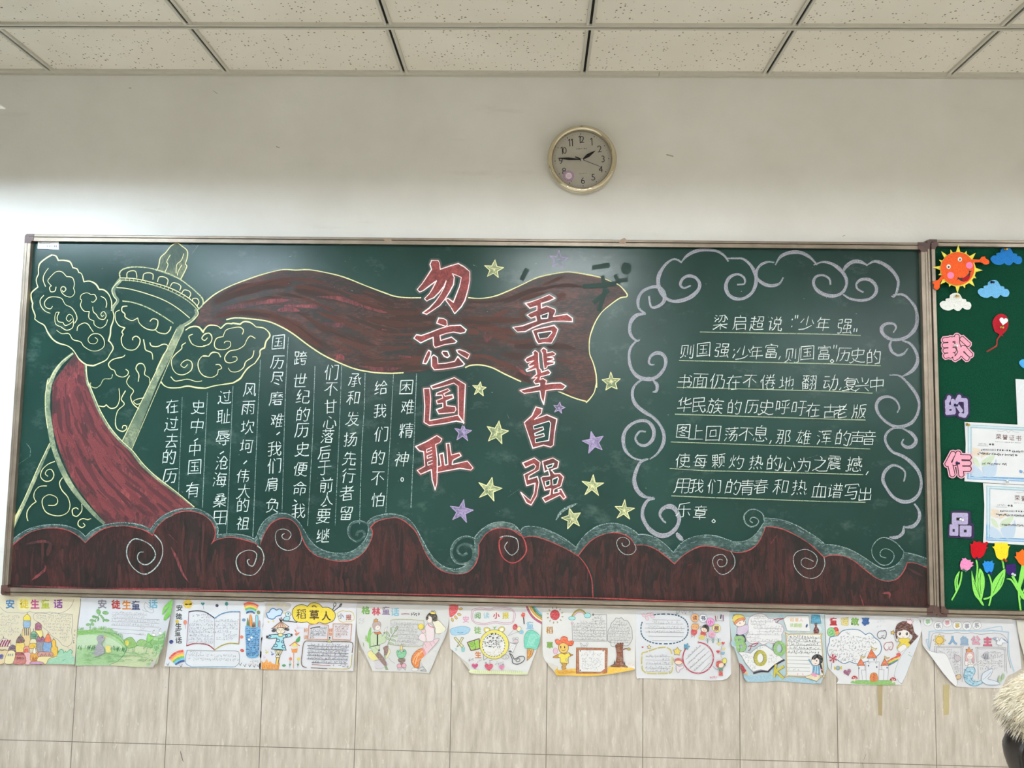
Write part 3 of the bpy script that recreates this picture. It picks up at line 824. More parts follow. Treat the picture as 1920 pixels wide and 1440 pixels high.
# ------------------------------------------------------------------ the room
CEIL_Z = CAM_H + 1.26512
CEIL_X0, CEIL_Y0 = -1.65213, 0.3134
TILE_X0, TILE_Z = -1.44938, CAM_H - 0.93187
RX0, RX1, RY0 = -2.8, 4.4, -7.2


def structure(name, mb, parent=None, bevel=0):
    o = mb.build(name, parent, bevel)
    o['kind'] = 'structure'
    return o


def m_wall():
    k = NT('painted_plaster')
    mp = k.coord()
    a = k.noise(mp, 2.2, 4, 0.6)
    c = k.ramp(a, 0, [(0.35, rgb('dedbd5')), (0.65, rgb('e8e6e1'))])
    mp2 = k.coord((0.5, 1, 3))
    st = k.noise(mp2, 5, 5, 0.62)
    sr = k.ramp(st, 0, [(0.63, g(0)), (0.75, g(0.22))])
    k.color(k.mix((sr, 0), (c, 0), rgb('b9b0a4')))
    k.b.inputs['Roughness'].default_value = 0.62
    k.b.inputs['Specular IOR Level'].default_value = 0.3
    nz = k.noise(mp, 90, 3)
    k.bump(nz, 0, 0.12, 0.003)
    return k.m


def m_tile():
    k = NT('travertine_tile')
    mp = k.coord((9.0, 1, 1.5))
    wob = k.noise(k.coord((1, 1, 1)), 6, 3)
    add = k.n('ShaderNodeMix', data_type='VECTOR')
    add.inputs[0].default_value = 0.05
    k.l(mp, 0, add, 4)
    k.l(wob, 1, add, 5)
    v = k.n('ShaderNodeTexNoise', Scale=5.5, Detail=7.0, Roughness=0.66)
    k.l(add, 1, v, 'Vector')
    c = k.ramp(v, 0, [(0.34, rgb('aa9f92')), (0.45, rgb('b5ab9e')), (0.54, rgb('bdb3a7')), (0.64, rgb('c9c0b4')), (0.78, rgb('b0a699'))])
    mpv = k.coord((4.6, 1, 1.3))
    vn = k.n('ShaderNodeTexNoise', Scale=14.0, Detail=5.0, Roughness=0.7)
    k.l(mpv, 0, vn, 'Vector')
    vr = k.ramp(vn, 0, [(0.60, g(0)), (0.66, g(0.6)), (0.72, g(0))])
    c2 = k.mix((vr, 0), (c, 0), rgb('d9d2c6'))
    sep = k.n('ShaderNodeSeparateXYZ')
    gm = k.n('ShaderNodeNewGeometry')
    k.l(gm, 'Position', sep, 0)

    def joint(axis, period, x0, half):
        s1 = k.n('ShaderNodeMath', operation='SUBTRACT')
        k.l(sep, axis, s1, 0)
        s1.inputs[1].default_value = x0 - period / 2
        s2 = k.n('ShaderNodeMath', operation='FLOORED_MODULO')
        k.l(s1, 0, s2, 0)
        s2.inputs[1].default_value = period
        s3 = k.n('ShaderNodeMath', operation='SUBTRACT')
        k.l(s2, 0, s3, 0)
        s3.inputs[1].default_value = period / 2
        s4 = k.n('ShaderNodeMath', operation='ABSOLUTE')
        k.l(s3, 0, s4, 0)
        s5 = k.n('ShaderNodeMath', operation='LESS_THAN')
        k.l(s4, 0, s5, 0)
        s5.inputs[1].default_value = half
        return s5
    jx, jz = joint(0, 0.3, TILE_X0, 0.0012), joint(2, 0.6, TILE_Z, 0.0011)
    mxj = k.n('ShaderNodeMath', operation='MAXIMUM')
    k.l(jx, 0, mxj, 0)
    k.l(jz, 0, mxj, 1)
    k.color(k.mix((mxj, 0), c2, rgb('6f675c')))
    k.b.inputs['Roughness'].default_value = 0.38
    inv = k.n('ShaderNodeMath', operation='SUBTRACT')
    inv.inputs[0].default_value = 1.0
    k.l(mxj, 0, inv, 1)
    k.bump(inv, 0, 0.5, 0.001)
    return k.m


def m_ceiling():
    k = NT('mineral_fibre_tile')
    mp = k.coord()
    wob = k.noise(mp, 60, 2)
    mixv = k.n('ShaderNodeMix', data_type='VECTOR')
    mixv.inputs[0].default_value = 0.01
    k.l(mp, 0, mixv, 4)
    k.l(wob, 1, mixv, 5)
    v = k.n('ShaderNodeTexVoronoi', Scale=95.0, Randomness=1.0)
    k.l(mixv, 1, v, 'Vector')
    sel = k.n('ShaderNodeSeparateXYZ')
    k.l(v, 'Color', sel, 0)
    thr = k.n('ShaderNodeMapRange')
    k.l(sel, 0, thr, 0)
    for i, val in enumerate((0.3, 1.0, 0.0, 0.30)):
        thr.inputs[i + 1].default_value = val
    hole = k.n('ShaderNodeMath', operation='LESS_THAN')
    k.l(v, 'Distance', hole, 0)
    k.l(thr, 0, hole, 1)
    a = k.noise(mp, 3, 3)
    c = k.ramp(a, 0, [(0.3, rgb('e9e2d5')), (0.7, rgb('f1ebe0'))])
    k.color(k.mix((hole, 0), (c, 0), rgb('857c6d')))
    k.b.inputs['Roughness'].default_value = 0.95
    inv = k.n('ShaderNodeMath', operation='SUBTRACT')
    inv.inputs[0].default_value = 1.0
    k.l(hole, 0, inv, 1)
    k.bump(inv, 0, 0.6, 0.002)
    return k.m


b = MB()
b.box((RX0, 0.0, -0.05), (RX1, 0.15, CEIL_Z + 0.1), m_wall())
structure('wall_back', b)
b = MB()
b.box((RX0, -0.004, 0.0), (RX1, 0.0, 1.012), m_tile())
o = structure('wall_wainscot', b)
for nm, lo, hi in (('wall_left', (RX0 - 0.15, RY0, -0.05), (RX0, 0.15, CEIL_Z + 0.1)), ('wall_right', (RX1, RY0, -0.05), (RX1 + 0.15, 0.15, CEIL_Z + 0.1)),
                   ('wall_front', (RX0 - 0.15, RY0 - 0.15, -0.05), (RX1 + 0.15, RY0, CEIL_Z + 0.1))):
    b = MB()
    b.box(lo, hi, plain('8f8b85' if nm == 'wall_left' else 'eceae6', 0.8, name='painted_side_wall'))  # unseen left wall, greyed and set close to cut bounce light
    structure(nm, b)
b = MB()
b.box((RX0, RY0, -0.05), (RX1, 0.0, 0.0), plain('e3dccf', 0.5, name='floor_tile'))
structure('floor', b)
b = MB()
b.box((RX0, RY0, CEIL_Z + 0.004), (RX1, 0.0, CEIL_Z + 0.06), m_ceiling())
ceiling = structure('ceiling', b)

m_grid = plain('cdc9bd', 0.45, name='grid_enamel')
m_slot = plain('14120f', 0.8, name='grid_slot')
b = MB()
for i in range(-4, 12):
    x = CEIL_X0 + 0.6 * i
    if not RX0 < x < RX1:
        continue
    ys = [0.0] + [-CEIL_Y0 - 0.6 * j for j in range(12)]
    for y1, y0 in zip(ys, ys[1:]):
        y1, y0 = y1 - (0.013 if y1 < 0 else 0), max(y0, RY0) + 0.013
        b.box((x - 0.0125, y0, CEIL_Z - 0.004), (x - 0.004, y1, CEIL_Z + 0.004), m_grid)
        b.box((x + 0.004, y0, CEIL_Z - 0.004), (x + 0.0125, y1, CEIL_Z + 0.004), m_grid)
        b.box((x - 0.004, y0, CEIL_Z + 0.001), (x + 0.004, y1, CEIL_Z + 0.004), m_slot)
for j in range(12):
    y = -CEIL_Y0 - 0.6 * j
    if y < RY0:
        continue
    b.box((RX0, y - 0.0125, CEIL_Z - 0.005), (RX1, y - 0.004, CEIL_Z + 0.004), m_grid)
    b.box((RX0, y + 0.004, CEIL_Z - 0.005), (RX1, y + 0.0125, CEIL_Z + 0.004), m_grid)
    b.box((RX0, y - 0.004, CEIL_Z - 0.002), (RX1, y + 0.004, CEIL_Z + 0.004), plain('6f6b62', 0.6, name='grid_channel'))
structure('ceiling_grid', b, ceiling)
b = MB()
for x0, x1 in ((RX0, 0.395), (0.397, RX1)):
    b.box((x0, -0.022, CEIL_Z - 0.003), (x1, 0.0, CEIL_Z + 0.004), m_grid)
    b.box((x0, -0.003, CEIL_Z - 0.009), (x1, 0.0, CEIL_Z - 0.003), m_grid)
structure('trim_1', b)


# ------------------------------------------------------------------ lamps
def m_glow(power, col):
    k = NT('lit_tube')
    k.b.inputs['Base Color'].default_value = (1, 1, 1, 1)
    k.b.inputs['Emission Color'].default_value = col
    k.b.inputs['Emission Strength'].default_value = power
    return k.m


def lamp(x, y, z, length, half, rim, drop, label, power=1.0, col=(1.0, 0.93, 0.84, 1), bare=False, group='fluorescent lamps hanging from the ceiling'):
    """z is the lowest edge; the trough is open below, its sides as deep as the tubes hang"""
    t = thing('fluorescent_lamp', (x, y, z), label, 'lamp', group)
    L = length / 2
    zt = z + rim
    white = plain('f2f0ea', 0.4, name='lamp_enamel')
    b = MB()
    b.box((x - L, y - half, zt), (x + L, y + half, zt + 0.006), white)
    b.box((x - L, y - 0.04, zt + 0.006), (x + L, y + 0.04, zt + 0.05), white)
    if not bare:
        for s in (-1, 1):
            b.box((x - L, y + s * half - 0.003, z), (x + L, y + s * half + 0.003, zt), white)
            b.box((x - L, y + (half if s > 0 else -half - 0.02), z), (x + L, y + (half + 0.02 if s > 0 else -half), z + 0.003), white)
            b.box((x + s * L - 0.003, y - half, z), (x + s * L + 0.003, y + half, zt), white)
            b.box((x + (L if s > 0 else -L - 0.02), y - half - 0.02, z), (x + (L + 0.02 if s > 0 else -L), y + half + 0.02, z + 0.003), white)
    b.build('reflector', t)
    glow = m_glow(TUBE_POWER * power, col)
    for s in (-1, 1):
        b = MB()
        o = Vector((x, y + s * half * 0.4, zt - drop))
        ax = Vector((1, 0, 0))
        b.tube([o - ax * (L - 0.03), o + ax * (L - 0.03)], 0.013, glow, 10)
        tb = b.build('tube', t)
        b = MB()
        for e in (-1, 1):
            p = o + ax * e * (L - 0.022)
            b.box((p.x - 0.010, p.y - 0.012, p.z - 0.016), (p.x + 0.010, p.y + 0.012, zt + 0.001), white)
        b.build('lamp_holder', tb)
    for s in (-1, 1):
        b = MB()
        p = Vector((x + s * (L - 0.12), y, zt))
        b.tube([p + Vector((0, 0, 0.05)), Vector((p.x, p.y, CEIL_Z + 0.004))], 0.005, white, 8)
        b.build('suspension_rod', t)
    return t


COOL, WARM = (0.70, 0.86, 1.0, 1), (0.90, 0.96, 1.0, 1)
lamp(-2.052, -0.705, 2.387, 1.24, 0.10, 0.055, 0.046, 'white tube lamp hung close to the wall, its corner showing at the left edge', 0.9, COOL)
lamp(-1.42, -1.36, 2.39, 0.56, 0.12, 0.055, 0.046, 'hanging tube lamp out in the room in front of the chalk pillar', 1.9, COOL)
lamp(0.16, -1.36, 2.39, 0.56, 0.12, 0.055, 0.046, 'hanging tube lamp out in the room in front of the wall clock', 2.1, WARM)
lamp(2.45, -1.36, 2.39, 0.8, 0.12, 0.055, 0.046, 'unseen hanging tube lamp added out in the room in front of the felt board', 1.9, WARM)  # unseen lamp added, set aside so its glare misses the slate
for x in (-1.6, 0.4, 2.4):  # unseen row added as fill, bounced up to the ceiling by the floor
    lamp(x, -3.7, 2.40, 1.24, 0.12, 0.055, 0.044, 'unseen hanging tube lamp of the row added farther back for fill light', 2.2, WARM)

# ------------------------------------------------------------------ boards
PANEL_Y, FRAME_Y = -0.016, -0.032


def rect_from(tl, bl, tr, br, y):
    p = [at(q[0], q[1], y) for q in (tl, bl, tr, br)]
    return (p[0].x + p[1].x) / 2, (p[2].x + p[3].x) / 2, (p[1].z + p[3].z) / 2, (p[0].z + p[2].z) / 2


def m_slate():
    k = NT('green_slate')
    mp = k.coord()
    a = k.noise(mp, 1.6, 4, 0.6)
    c = k.ramp(a, 0, [(0.32, rgb('152f2a')), (0.68, rgb('203f38'))])
    mp2 = k.coord((1, 1, 1.6), (0, 0.5, 0))
    d = k.noise(mp2, 7, 7, 0.72)
    dr = k.ramp(d, 0, [(0.56, g(0)), (0.80, g(0.30))])
    k.color(k.mix((dr, 0), (c, 0), rgb('7d918a')))
    k.b.inputs['Roughness'].default_value = 0.24
    k.b.inputs['Specular IOR Level'].default_value = 0.26
    f = k.noise(mp, 700, 2)
    k.bump(f, 0, 0.10, 0.001)
    return k.m


def m_alu():
    k = NT('champagne_aluminium')
    mp = k.coord((1, 1, 1))
    nz = k.noise(mp, 14, 5, 0.65)
    c = k.ramp(nz, 0, [(0.3, rgb('7b6f62')), (0.7, rgb('978a7b'))])
    k.color((c, 0))
    k.b.inputs['Metallic'].default_value = 0.55
    k.b.inputs['Roughness'].default_value = 0.42
    return k.m


M_ALU, M_SLATE = m_alu(), m_slate()
M_CAP = plain('4f3630', 0.45, name='brown_plastic_corner')
M_GROOVE = plain('1b1614', 0.7, name='frame_groove')


def ring(x0, x1, z0, z1, w, y0, y1, m, mb):
    for lo, hi in (((x0, z1 - w), (x1, z1)), ((x0, z0), (x1, z0 + w)), ((x0, z0 + w), (x0 + w, z1 - w)), ((x1 - w, z0 + w), (x1, z1 - w))):
        mb.box((lo[0], y1, lo[1]), (hi[0], y0, hi[1]), m)


def board_frame(parent, x0, x1, z0, z1):
    b = MB()
    ring(x0, x1, z0, z1, 0.0078, 0.0, FRAME_Y + 0.004, M_ALU, b)
    ring(x0 + 0.0104, x1 - 0.0104, z0 + 0.0104, z1 - 0.0104, 0.0118, -0.004, FRAME_Y, M_ALU, b)
    b.build('frame', parent, 0.0018)
    b = MB()
    ring(x0 + 0.007, x1 - 0.007, z0 + 0.007, z1 - 0.007, 0.0045, 0.0, FRAME_Y + 0.013, M_GROOVE, b)
    b.build('frame_groove', parent)
    for sx, cx in ((1, x0), (-1, x1)):
        for sz, cz in ((1, z0), (-1, z1)):
            b = MB()
            for w0, w1, yy in ((-0.0006, 0.0084, FRAME_Y + 0.003), (0.0099, 0.0228, FRAME_Y - 0.0012)):
                L = 0.030 if w0 < 0.005 else 0.032
                pts = [(w0 + 0.006, w0), (L, w0), (L, w1), (w1 + 0.005, w1), (w1, w1 + 0.005), (w1, L), (w0, L), (w0, w0 + 0.006)]
                pts = [(cx + sx * u, cz + sz * v) for u, v in pts]
                b.prism(pts if sx * sz > 0 else pts[::-1], -0.001, yy, M_CAP)
            b.build('corner_cap', parent)


bx0, bx1, bz0, bz1 = rect_from((46, 437), (0.5, 1115), (1739, 455.5), (1758.5, 1155), FRAME_Y)
board = thing('blackboard', ((bx0 + bx1) / 2, 0, bz0), 'wide green blackboard covered in coloured chalk drawings and writing', 'blackboard')
board_frame(board, bx0, bx1, bz0, bz1)
b = MB()
b.box((bx0 + 0.012, PANEL_Y, bz0 + 0.012), (bx1 - 0.012, -0.001, bz1 - 0.012), M_SLATE)
b.build('board_panel', board)

fx0 = bx1 + 0.0012
_a, fx1, fz0, fz1 = rect_from((1741, 448.5), (1761, 1156.5), (1741, 448.5), (1761, 1156.5), FRAME_Y)
fx1 = 2.62
felt_board = thing('notice_board', ((fx0 + fx1) / 2, 0, fz0), 'green felt notice board with cut foam figures beside the blackboard', 'notice board')
board_frame(felt_board, fx0, fx1, fz0, fz1)
b = MB()
b.box((fx0 + 0.012, PANEL_Y, fz0 + 0.012), (fx1 - 0.012, -0.001, fz1 - 0.012), felt('083d2a', 260, 0.9))
b.build('felt_panel', felt_board)

# ------------------------------------------------------------------ chalk on the blackboard
BS = Sheet(PANEL_Y)
Y_CH = chalk('ddd9a2', 0.88, scale=520)
Y_SOFT = chalk('c6c896', 0.62)
Y_BAND = rubbed('olive', '4c5f50', '8a9377', 'b9bb92', (1, 1, 1))
W_CH = chalk('e4ebe8', 0.85, scale=600)
W_TXT = chalk('d3ddd9', 0.82, scale=500)
W_DIM = chalk('b9c4c1', 0.62)
W_SOFT = chalk('9fb0ae', 0.5)
R_CH = chalk('b04848', 0.7)
L_CH = chalk('a39eaa', 0.74, scale=560)
P_CH = chalk('ab97bd', 0.8)
G_RULE = chalk('a3b394', 0.8)
RUB_RIB = rubbed('ribbon', '292e2c', '44312d', '69403a', (1, 1, 4.0), (0, 0.12, 0))
RUB_SASH = rubbed('sash', '2e2829', '663538', '984b4c', (3.2, 1, 1), (0, 0.55, 0), 0.04)
RUB_SEA = rubbed('sea', '1f2120', '392524', '593230', (4.0, 1, 0.8), (0, 0.05, 0), 0.0, 0.36)
RUB_TITLE = rubbed('title', '452f2e', '7f3c3a', 'a85350', (2, 1, 2), (0, 0.5, 0), 0.04, 0.5)
RUB_GREY = rubbed('spray', '213836', '3f5653', '87968f', (1.3, 1, 2.4), (0, -0.3, 0), -0.03)
RUB_FLAME = rubbed('flame', '2f443b', '5d6650', '8b8d69', (3, 1, 1), (0, 0.3, 0))


def chalk_part(name):
    return Part(BS)


# erased old lettering and duster smears
P = chalk_part('ghost')
DARK = plain('20362f', 0.4, name='wiped_slate', spec=0.1)
gh = BS.next()



def streaks(P, n, point, cols, w, L):
    """single rubs of the chalk's side, following the colouring"""
    for _ in range(n):
        s, t = random.random(), random.random()
        ln = random.uniform(*L)
        t2 = t + random.uniform(-.05, .05)
        q = [point(min(1, s + ln * k / 6), t + (t2 - t) * k / 6) for k in range(7)]
        if all(q):
            P.stroke(random.choice(cols), q, random.uniform(*w), (.5, .3), off=BS.next(0.000002), vary=.25)


def at_x(pts, x):
    ys = [a[1] + (b_[1] - a[1]) * (x - a[0]) / (b_[0] - a[0]) for a, b_ in zip(pts, pts[1:]) if min(a[0], b_[0]) <= x <= max(a[0], b_[0]) and abs(a[0] - b_[0]) > 1e-6]
    return ys


def along(pts, s):
    x = s * (len(pts) - 1)
    i = min(int(x), len(pts) - 2)
    a, b_ = pts[i], pts[i + 1]
    return a[0] + (b_[0] - a[0]) * (x - i), a[1] + (b_[1] - a[1]) * (x - i)


RIB = [chalk(h, c, scale=1100, under=u) for h, c, u in (('523630', .4, '44322d'), ('643f39', .35, '44322d'), ('363432', .4, '44322d'), ('3b312e', .5, '44322d'), ('714239', .25, '4a332e'))]
SASH = [chalk(h, c, scale=1100, under=u) for h, c, u in (('743a3c', .4, '5b3235'), ('8a4546', .35, '5f3437'), ('3a2c2e', .4, '553033'), ('4a3033', .5, '5b3235'), ('9a4d4c', .25, '5f3437'))]
SEAS = [chalk(h, c, scale=1100, under=u) for h, c, u in (('422a29', .45, '362625'), ('523331', .4, '3a2726'), ('2a2827', .5, '312524'), ('2b2827', .6, '362625'), ('603936', .3, '3c2a28'), ('2f2726', .5, '362625'))]

# red silk ribbon
BS.lay = 0.0003
P = Part(BS)
up = 'B 0,690 100,605 230,535 370,480 520,430 680,392 800,395 910,392 1050,415 1210,455 1400,530 1560,590 1650,620 1760,632 1870,632'
up2 = 'C 530,630 640,638 760,620 880,575 1000,520 1130,460 1280,425 1400,412 1540,430 1680,460 1780,500 1840,530 1900,600 1895,625 | 1840,635 1760,690 1690,750 1640,820 1600,910 1578,1000 1580,1110 1610,1190 1635,1290 1640,1400 H 1638,80 1620,160 1580,220 1550,250'
P.poly(RUB_RIB, path('P 361,612 372,592 ' + up + ' C 100,635 330,650 ' + up2.replace('| ', '') + ' 1450,210 1300,150', 4)
       + path('C 990,1350 850,1285 740,1230 640,1208 560,1212 515,1230 P 862,690 820,691 780,698 B 1720,1275 1600,1280 1450,1270 1300,1240 1150,1180 1020,1115 900,1035 780,945 680,885 560,835 400,812 280,805 205,820 P 410,604 396,608 383,617 381,612 372,611', 4))
r_up = path(up + ' C 330,640 ' + up2.split(' |')[0], 4)
r_lo = path('P 400,606 425,599 441,596 468,598 502,603 529,614 551,627 577,646 603,664 632,678 664,691 697,698 728,700 756,699 800,697 840,692 873,689 883,685 900,684 922,689 946,701 977,715 1044,733 1078,746 1097,752', 4)


def rib_pt(s, t):
    x = 400 + 700 * s
    a, c_ = at_x(r_up, x), at_x(r_lo, x)
    return (x, min(a) + 6 + (max(c_) - min(a) - 12) * t) if a and c_ else None


streaks(P, 170, rib_pt, RIB, (3, 11), (.03, .16))
P.line(Y_CH, up, 2.0, vary=.15).line(Y_CH, up2, 2.0, vary=.15)
P.line(Y_CH, 'H 1548,240 1450,212 1300,150', 2.2)
P.line(Y_CH, 'B 205,820 280,805 400,812 560,835 680,885 780,945 900,1035 1020,1115 1150,1180 1300,1240 1450,1270 1600,1280 1720,1275', 2.4)
P.line(Y_CH, 'C 515,1230 560,1212 640,1208 740,1230 850,1285 990,1350', 2.4)
for s in ('B 95,770 200,725 330,700 480,690', 'B 640,740 740,730 830,745', 'B 330,720 520,670 760,650', 'B 1020,850 1140,865 1230,860', 'B 1140,1160 1180,1130 1210,1160', 'B 40,865 120,850 190,840', 'B 1540,905 1600,912',
          'B 700,700 900,705 1050,720', 'B 960,620 1180,640 1420,720 1580,760', 'B 1340,1215 1500,1245 1700,1235', 'B 1680,1130 1780,1140', 'C 680,930 700,1000 740,960', 'C 1100,1300 1010,1270 960,1230'):
    P.line(RUB_SASH, s, 6.5, taper=(.4, .3), vary=.3)
P.build('chalk_ribbon', board)

# lower silk, the sash round the pillar
BS.lay = 0.0003
P = Part(BS)
inl = 'F 470,60 450,160 444,250 450,430 490,600 560,790 650,960 760,1110 860,1230 905,1290'
inr = 'F 1690,1165 1650,1140 1480,1000 1330,890 1200,770 1120,660 1020,570 930,460 850,330 790,200 745,80 725,0'
P.poly(RUB_SASH, path('P 140,664 ' + inl + ' 1000,1300 1300,1330 1480,1200 ' + inr[2:] + ' P 158,683', 4))
s_l, s_r = path(inl, 6), path(inr, 6)[::-1]


def sash_pt(s, t):
    a, c_ = along(s_l, s * .95), along(s_r, s)
    t = .06 + .88 * min(1, max(0, t))
    return a[0] + (c_[0] - a[0]) * t, a[1] + (c_[1] - a[1]) * t


streaks(P, 260, sash_pt, SASH, (3, 9), (.04, .2))
P.line(Y_BAND, 'A 625,1110 540,1180 470,1270 425,1370 F 425,60 415,140 410,200 412,330 430,470 452,600 490,720 550,860 620,980 720,1110 820,1220 890,1285', 9.5, taper=(.5, .6), vary=.06)
P.line(Y_CH, 'A 625,1110 530,1180 460,1270 412,1370 F 408,60 395,140 388,200 390,330 408,470', 1.2)
P.line(Y_BAND, 'A 735,1210 740,1300 755,1380 F 755,85 800,200 855,330 940,470 1035,580 1130,668 1215,780 1335,890 1500,1015 1660,1145', 5.5, taper=(.8, .5))
P.line(Y_CH, 'A 738,1210 744,1300 760,1380 F 762,85 808,200 866,330 950,470 1045,580 1140,668 1230,780 1345,890 1510,1015 1665,1145', 1.3)
P.build('chalk_sash', board)

# marble pillar with flame finial
BS.lay = 0.0009
P = Part(BS)
P.poly(Y_BAND, path('P 331,617 337,609 347,607 344,622 F 1360,60 1130,645 1110,660 1050,580', 0))
P.line(Y_CH, 'P 331,617 F 1300,60 1050,575', 1.2).line(Y_SOFT, 'P 346,612 F 1400,20 1130,650', 1.4)
P.line(Y_BAND, 'F 435,600 330,830 230,1060 140,1250 95,1395', 6.2, taper=(.7, .5), vary=.1)
P.line(Y_CH, 'F 425,600 315,830 215,1060 120,1260 90,1400', 1.2)
P.line(Y_CH, 'F 180,1160 130,1250 100,1390', 5, taper=(.2, .4))
fl = 'A 1340,400 1360,360 1375,290 1420,245 1470,185 1520,165 1560,190 1605,230 1605,290 1590,340 1600,370 1550,470'
P.poly(RUB_FLAME, path(fl + ' 1440,435'))
P.line(Y_CH, fl, 1.8)
for s in ('A 1460,265 1430,320 1440,350 1415,410', 'A 1575,255 1555,310 1515,350 1510,420', 'A 1560,350 1530,400 1520,440'):
    P.line(Y_CH, s, 1.3)
P.line(Y_SOFT, 'A 1030,460 1025,420 1060,385 1150,368 1280,378 1400,410 1520,460 1620,530 1690,590 1735,640 1738,690 1700,730', 2.2, vary=.15)
P.line(Y_CH, 'A 1030,462 1150,468 1300,500 1450,545 1580,610 1660,670 1700,720', 1.6)
P.line(Y_SOFT, 'A 1035,480 1150,487 1300,520 1440,567 1570,632 1650,692 1690,735', 1.6)
for k in range(16):
    t = k / 15
    x, y = 1080 + 500 * t, 463 + 40 * t + 100 * t * t
    P.line(Y_SOFT, 'A %.0f,%.0f %.0f,%.0f' % (x, y, x - 4, y + 22), 1.2, n=0)
for s in ('1088,458 1090,420 1120,402 1160,405 1172,440 1172,460', '1225,475 1232,430 1270,418 1310,430 1310,475', '1350,495 1365,455 1410,455 1440,480 1430,525', '1460,535 1480,505 1520,510 1550,535 1540,570',
          '1560,590 1580,565 1620,575 1635,600 1620,635', '1650,660 1655,640 1690,640 1705,670 1690,700'):
    P.line(Y_CH, 'A ' + s, 1.5)
P.line(Y_CH, 'A 1000,545 1100,555 1250,595 1400,650 1520,720 1625,805', 1.5).line(Y_SOFT, 'A 1050,660 1150,675 1260,715 1380,780 1485,850', 2)
P.line(Y_BAND, 'A 1030,480 990,530 970,570 985,620 1010,655 980,700 962,740', 6.5, vary=.15)
P.line(Y_CH, 'A 1030,480 980,530 960,570 975,620 1000,655 968,700', 1.3)
P.line(Y_BAND, 'A 1680,735 1685,775 1640,830 1575,870 1530,900', 7, vary=.1).line(Y_CH, 'A 1690,735 1698,775 1650,830 1585,875', 1.3)
for s in ('A 1025,738 990,760 990,820 1020,870 1070,890 | 1045,925 1055,945 1040,980 1050,1040 1090,1075 1150,1078 1190,1040 1200,990 1170,962 1140,975 1138,995',
          'A 1090,703 1050,710 1045,745 1070,770 1075,800 1130,828 1180,805 | 1195,850 1240,890 1290,908 1330,905 1350,870 1350,825 1310,812 1285,835', 'A 1330,905 1360,930 1420,940 1455,910 1465,880',
          'A 1230,990 1240,1040 1250,1080 1300,1105 1310,1160', 'A 1285,1018 1300,1045 1350,1050 1400,1030 1435,1040 1430,1080 1395,1130 1340,1250',
          'A 1072,1122 1050,1140 970,1160 930,1200 950,1240 980,1255 1000,1295 1050,1312 1090,1295 1100,1265 1078,1245', 'A 1185,1350 1190,1290 1165,1240 1185,1200 1225,1200 1245,1240 1240,1290 1280,1320 1285,1380',
          'F 1110,20 1085,70 1105,110 1145,150 1120,200 1140,260 1190,305', 'F 850,280 890,285 910,270 | 950,300 1000,285 1025,220 1020,130',
          'F 1075,150 1040,220 1065,265 1010,320 990,400 1000,470 1050,498 1085,475 1080,450 1055,450 1048,470', 'F 1235,210 1180,220 1145,240 1170,265 1200,260'):
    P.line(Y_CH, s, 1.6, vary=.2)
P.line(Y_SOFT, 'A 965,1290 950,1325 890,1330 860,1380 820,1405 780,1390 778,1360', 1.3)
for s in ('F 470,755 410,780 360,830 350,890 390,925 440,915 462,870 440,825 405,830 388,860 410,882',
          'F 535,895 510,940 530,1000 580,1060 600,1130 580,1190 520,1220 450,1215 390,1185 362,1120 370,1070 420,1040 480,1060 495,1100 470,1130 415,1132',
          'F 400,965 340,970 300,1010 290,1060 310,1100 | 270,1130 235,1180 230,1230 240,1265', 'F 700,1120 700,1180 660,1225 625,1215 | 620,1170 650,1152 672,1165',
          'F 780,1245 750,1255 | 710,1245 675,1265 670,1300 700,1322 728,1305 715,1285'):
    P.line(Y_CH, s, 1.5, vary=.2)
P.build('chalk_pillar', board)

# two swirled clouds
BS.lay = 0.0010
P = Part(BS)
for s in ('A 445,265 400,290 345,335 330,380 330,430 | 310,480 325,540 | 270,590 268,640 280,680 | 278,720 300,780 298,815 | 330,840 380,870 410,930 450,985 500,1020 580,1045 630,1085 680,1160 740,1205 800,1215 | 850,1195 910,1165 940,1120 970,1065 950,1020 930,1000 | 945,950 950,890 970,830 975,780 965,740 955,720',
          'A 445,265 480,275 500,312 | 550,312 600,325 625,375 | 660,385 675,415 | 700,430 720,495 | 770,490 820,515 850,560 | 890,565 930,600 955,660 957,720'):
    P.line(Y_CH, s, 2.1, vary=.25)
for s in ('415,378 380,430 370,480 390,535', '450,705 430,728 390,710 382,670 420,630 480,625 530,640 560,690 610,715 645,760 660,810 640,850',
          '480,540 470,575 435,580 425,545 440,530 | 410,490 430,455 | 480,410 530,410 570,450 | 620,460 638,510 630,550 | 640,590 610,625 560,615 525,580 525,545 550,538 565,560 545,582 532,568', '375,612 345,650 350,700 385,745 430,765',
          '510,757 480,760 470,810 480,860 520,880 | 570,910 620,890 630,840 620,790 590,775 568,810 590,835 612,815', '505,760 490,800 500,835 540,845 | 560,870 600,855 630,830',
          '785,665 800,670 826,640 810,605 780,605 | 745,590 700,605 688,640 700,655 690,700 720,745 765,750 | 760,790 770,815 805,830 | 810,865 860,892 905,865 922,820', '795,710 800,750 825,775 | 850,810 890,818 910,785 890,750 865,770 875,792 892,780',
          '865,620 900,640 915,680 908,715', '660,915 670,875 720,848 755,860 775,890 | 800,925', '485,910 530,940 590,940 625,990 690,1010 720,1050 780,1085 840,1085 890,1050 890,990 850,945 790,945 755,985 770,1020 815,1025 838,995 815,972'):
    P.line(Y_CH, 'A ' + s, 1.2, vary=.2)
P.build('chalk_cloud', board)
P = Part(BS)
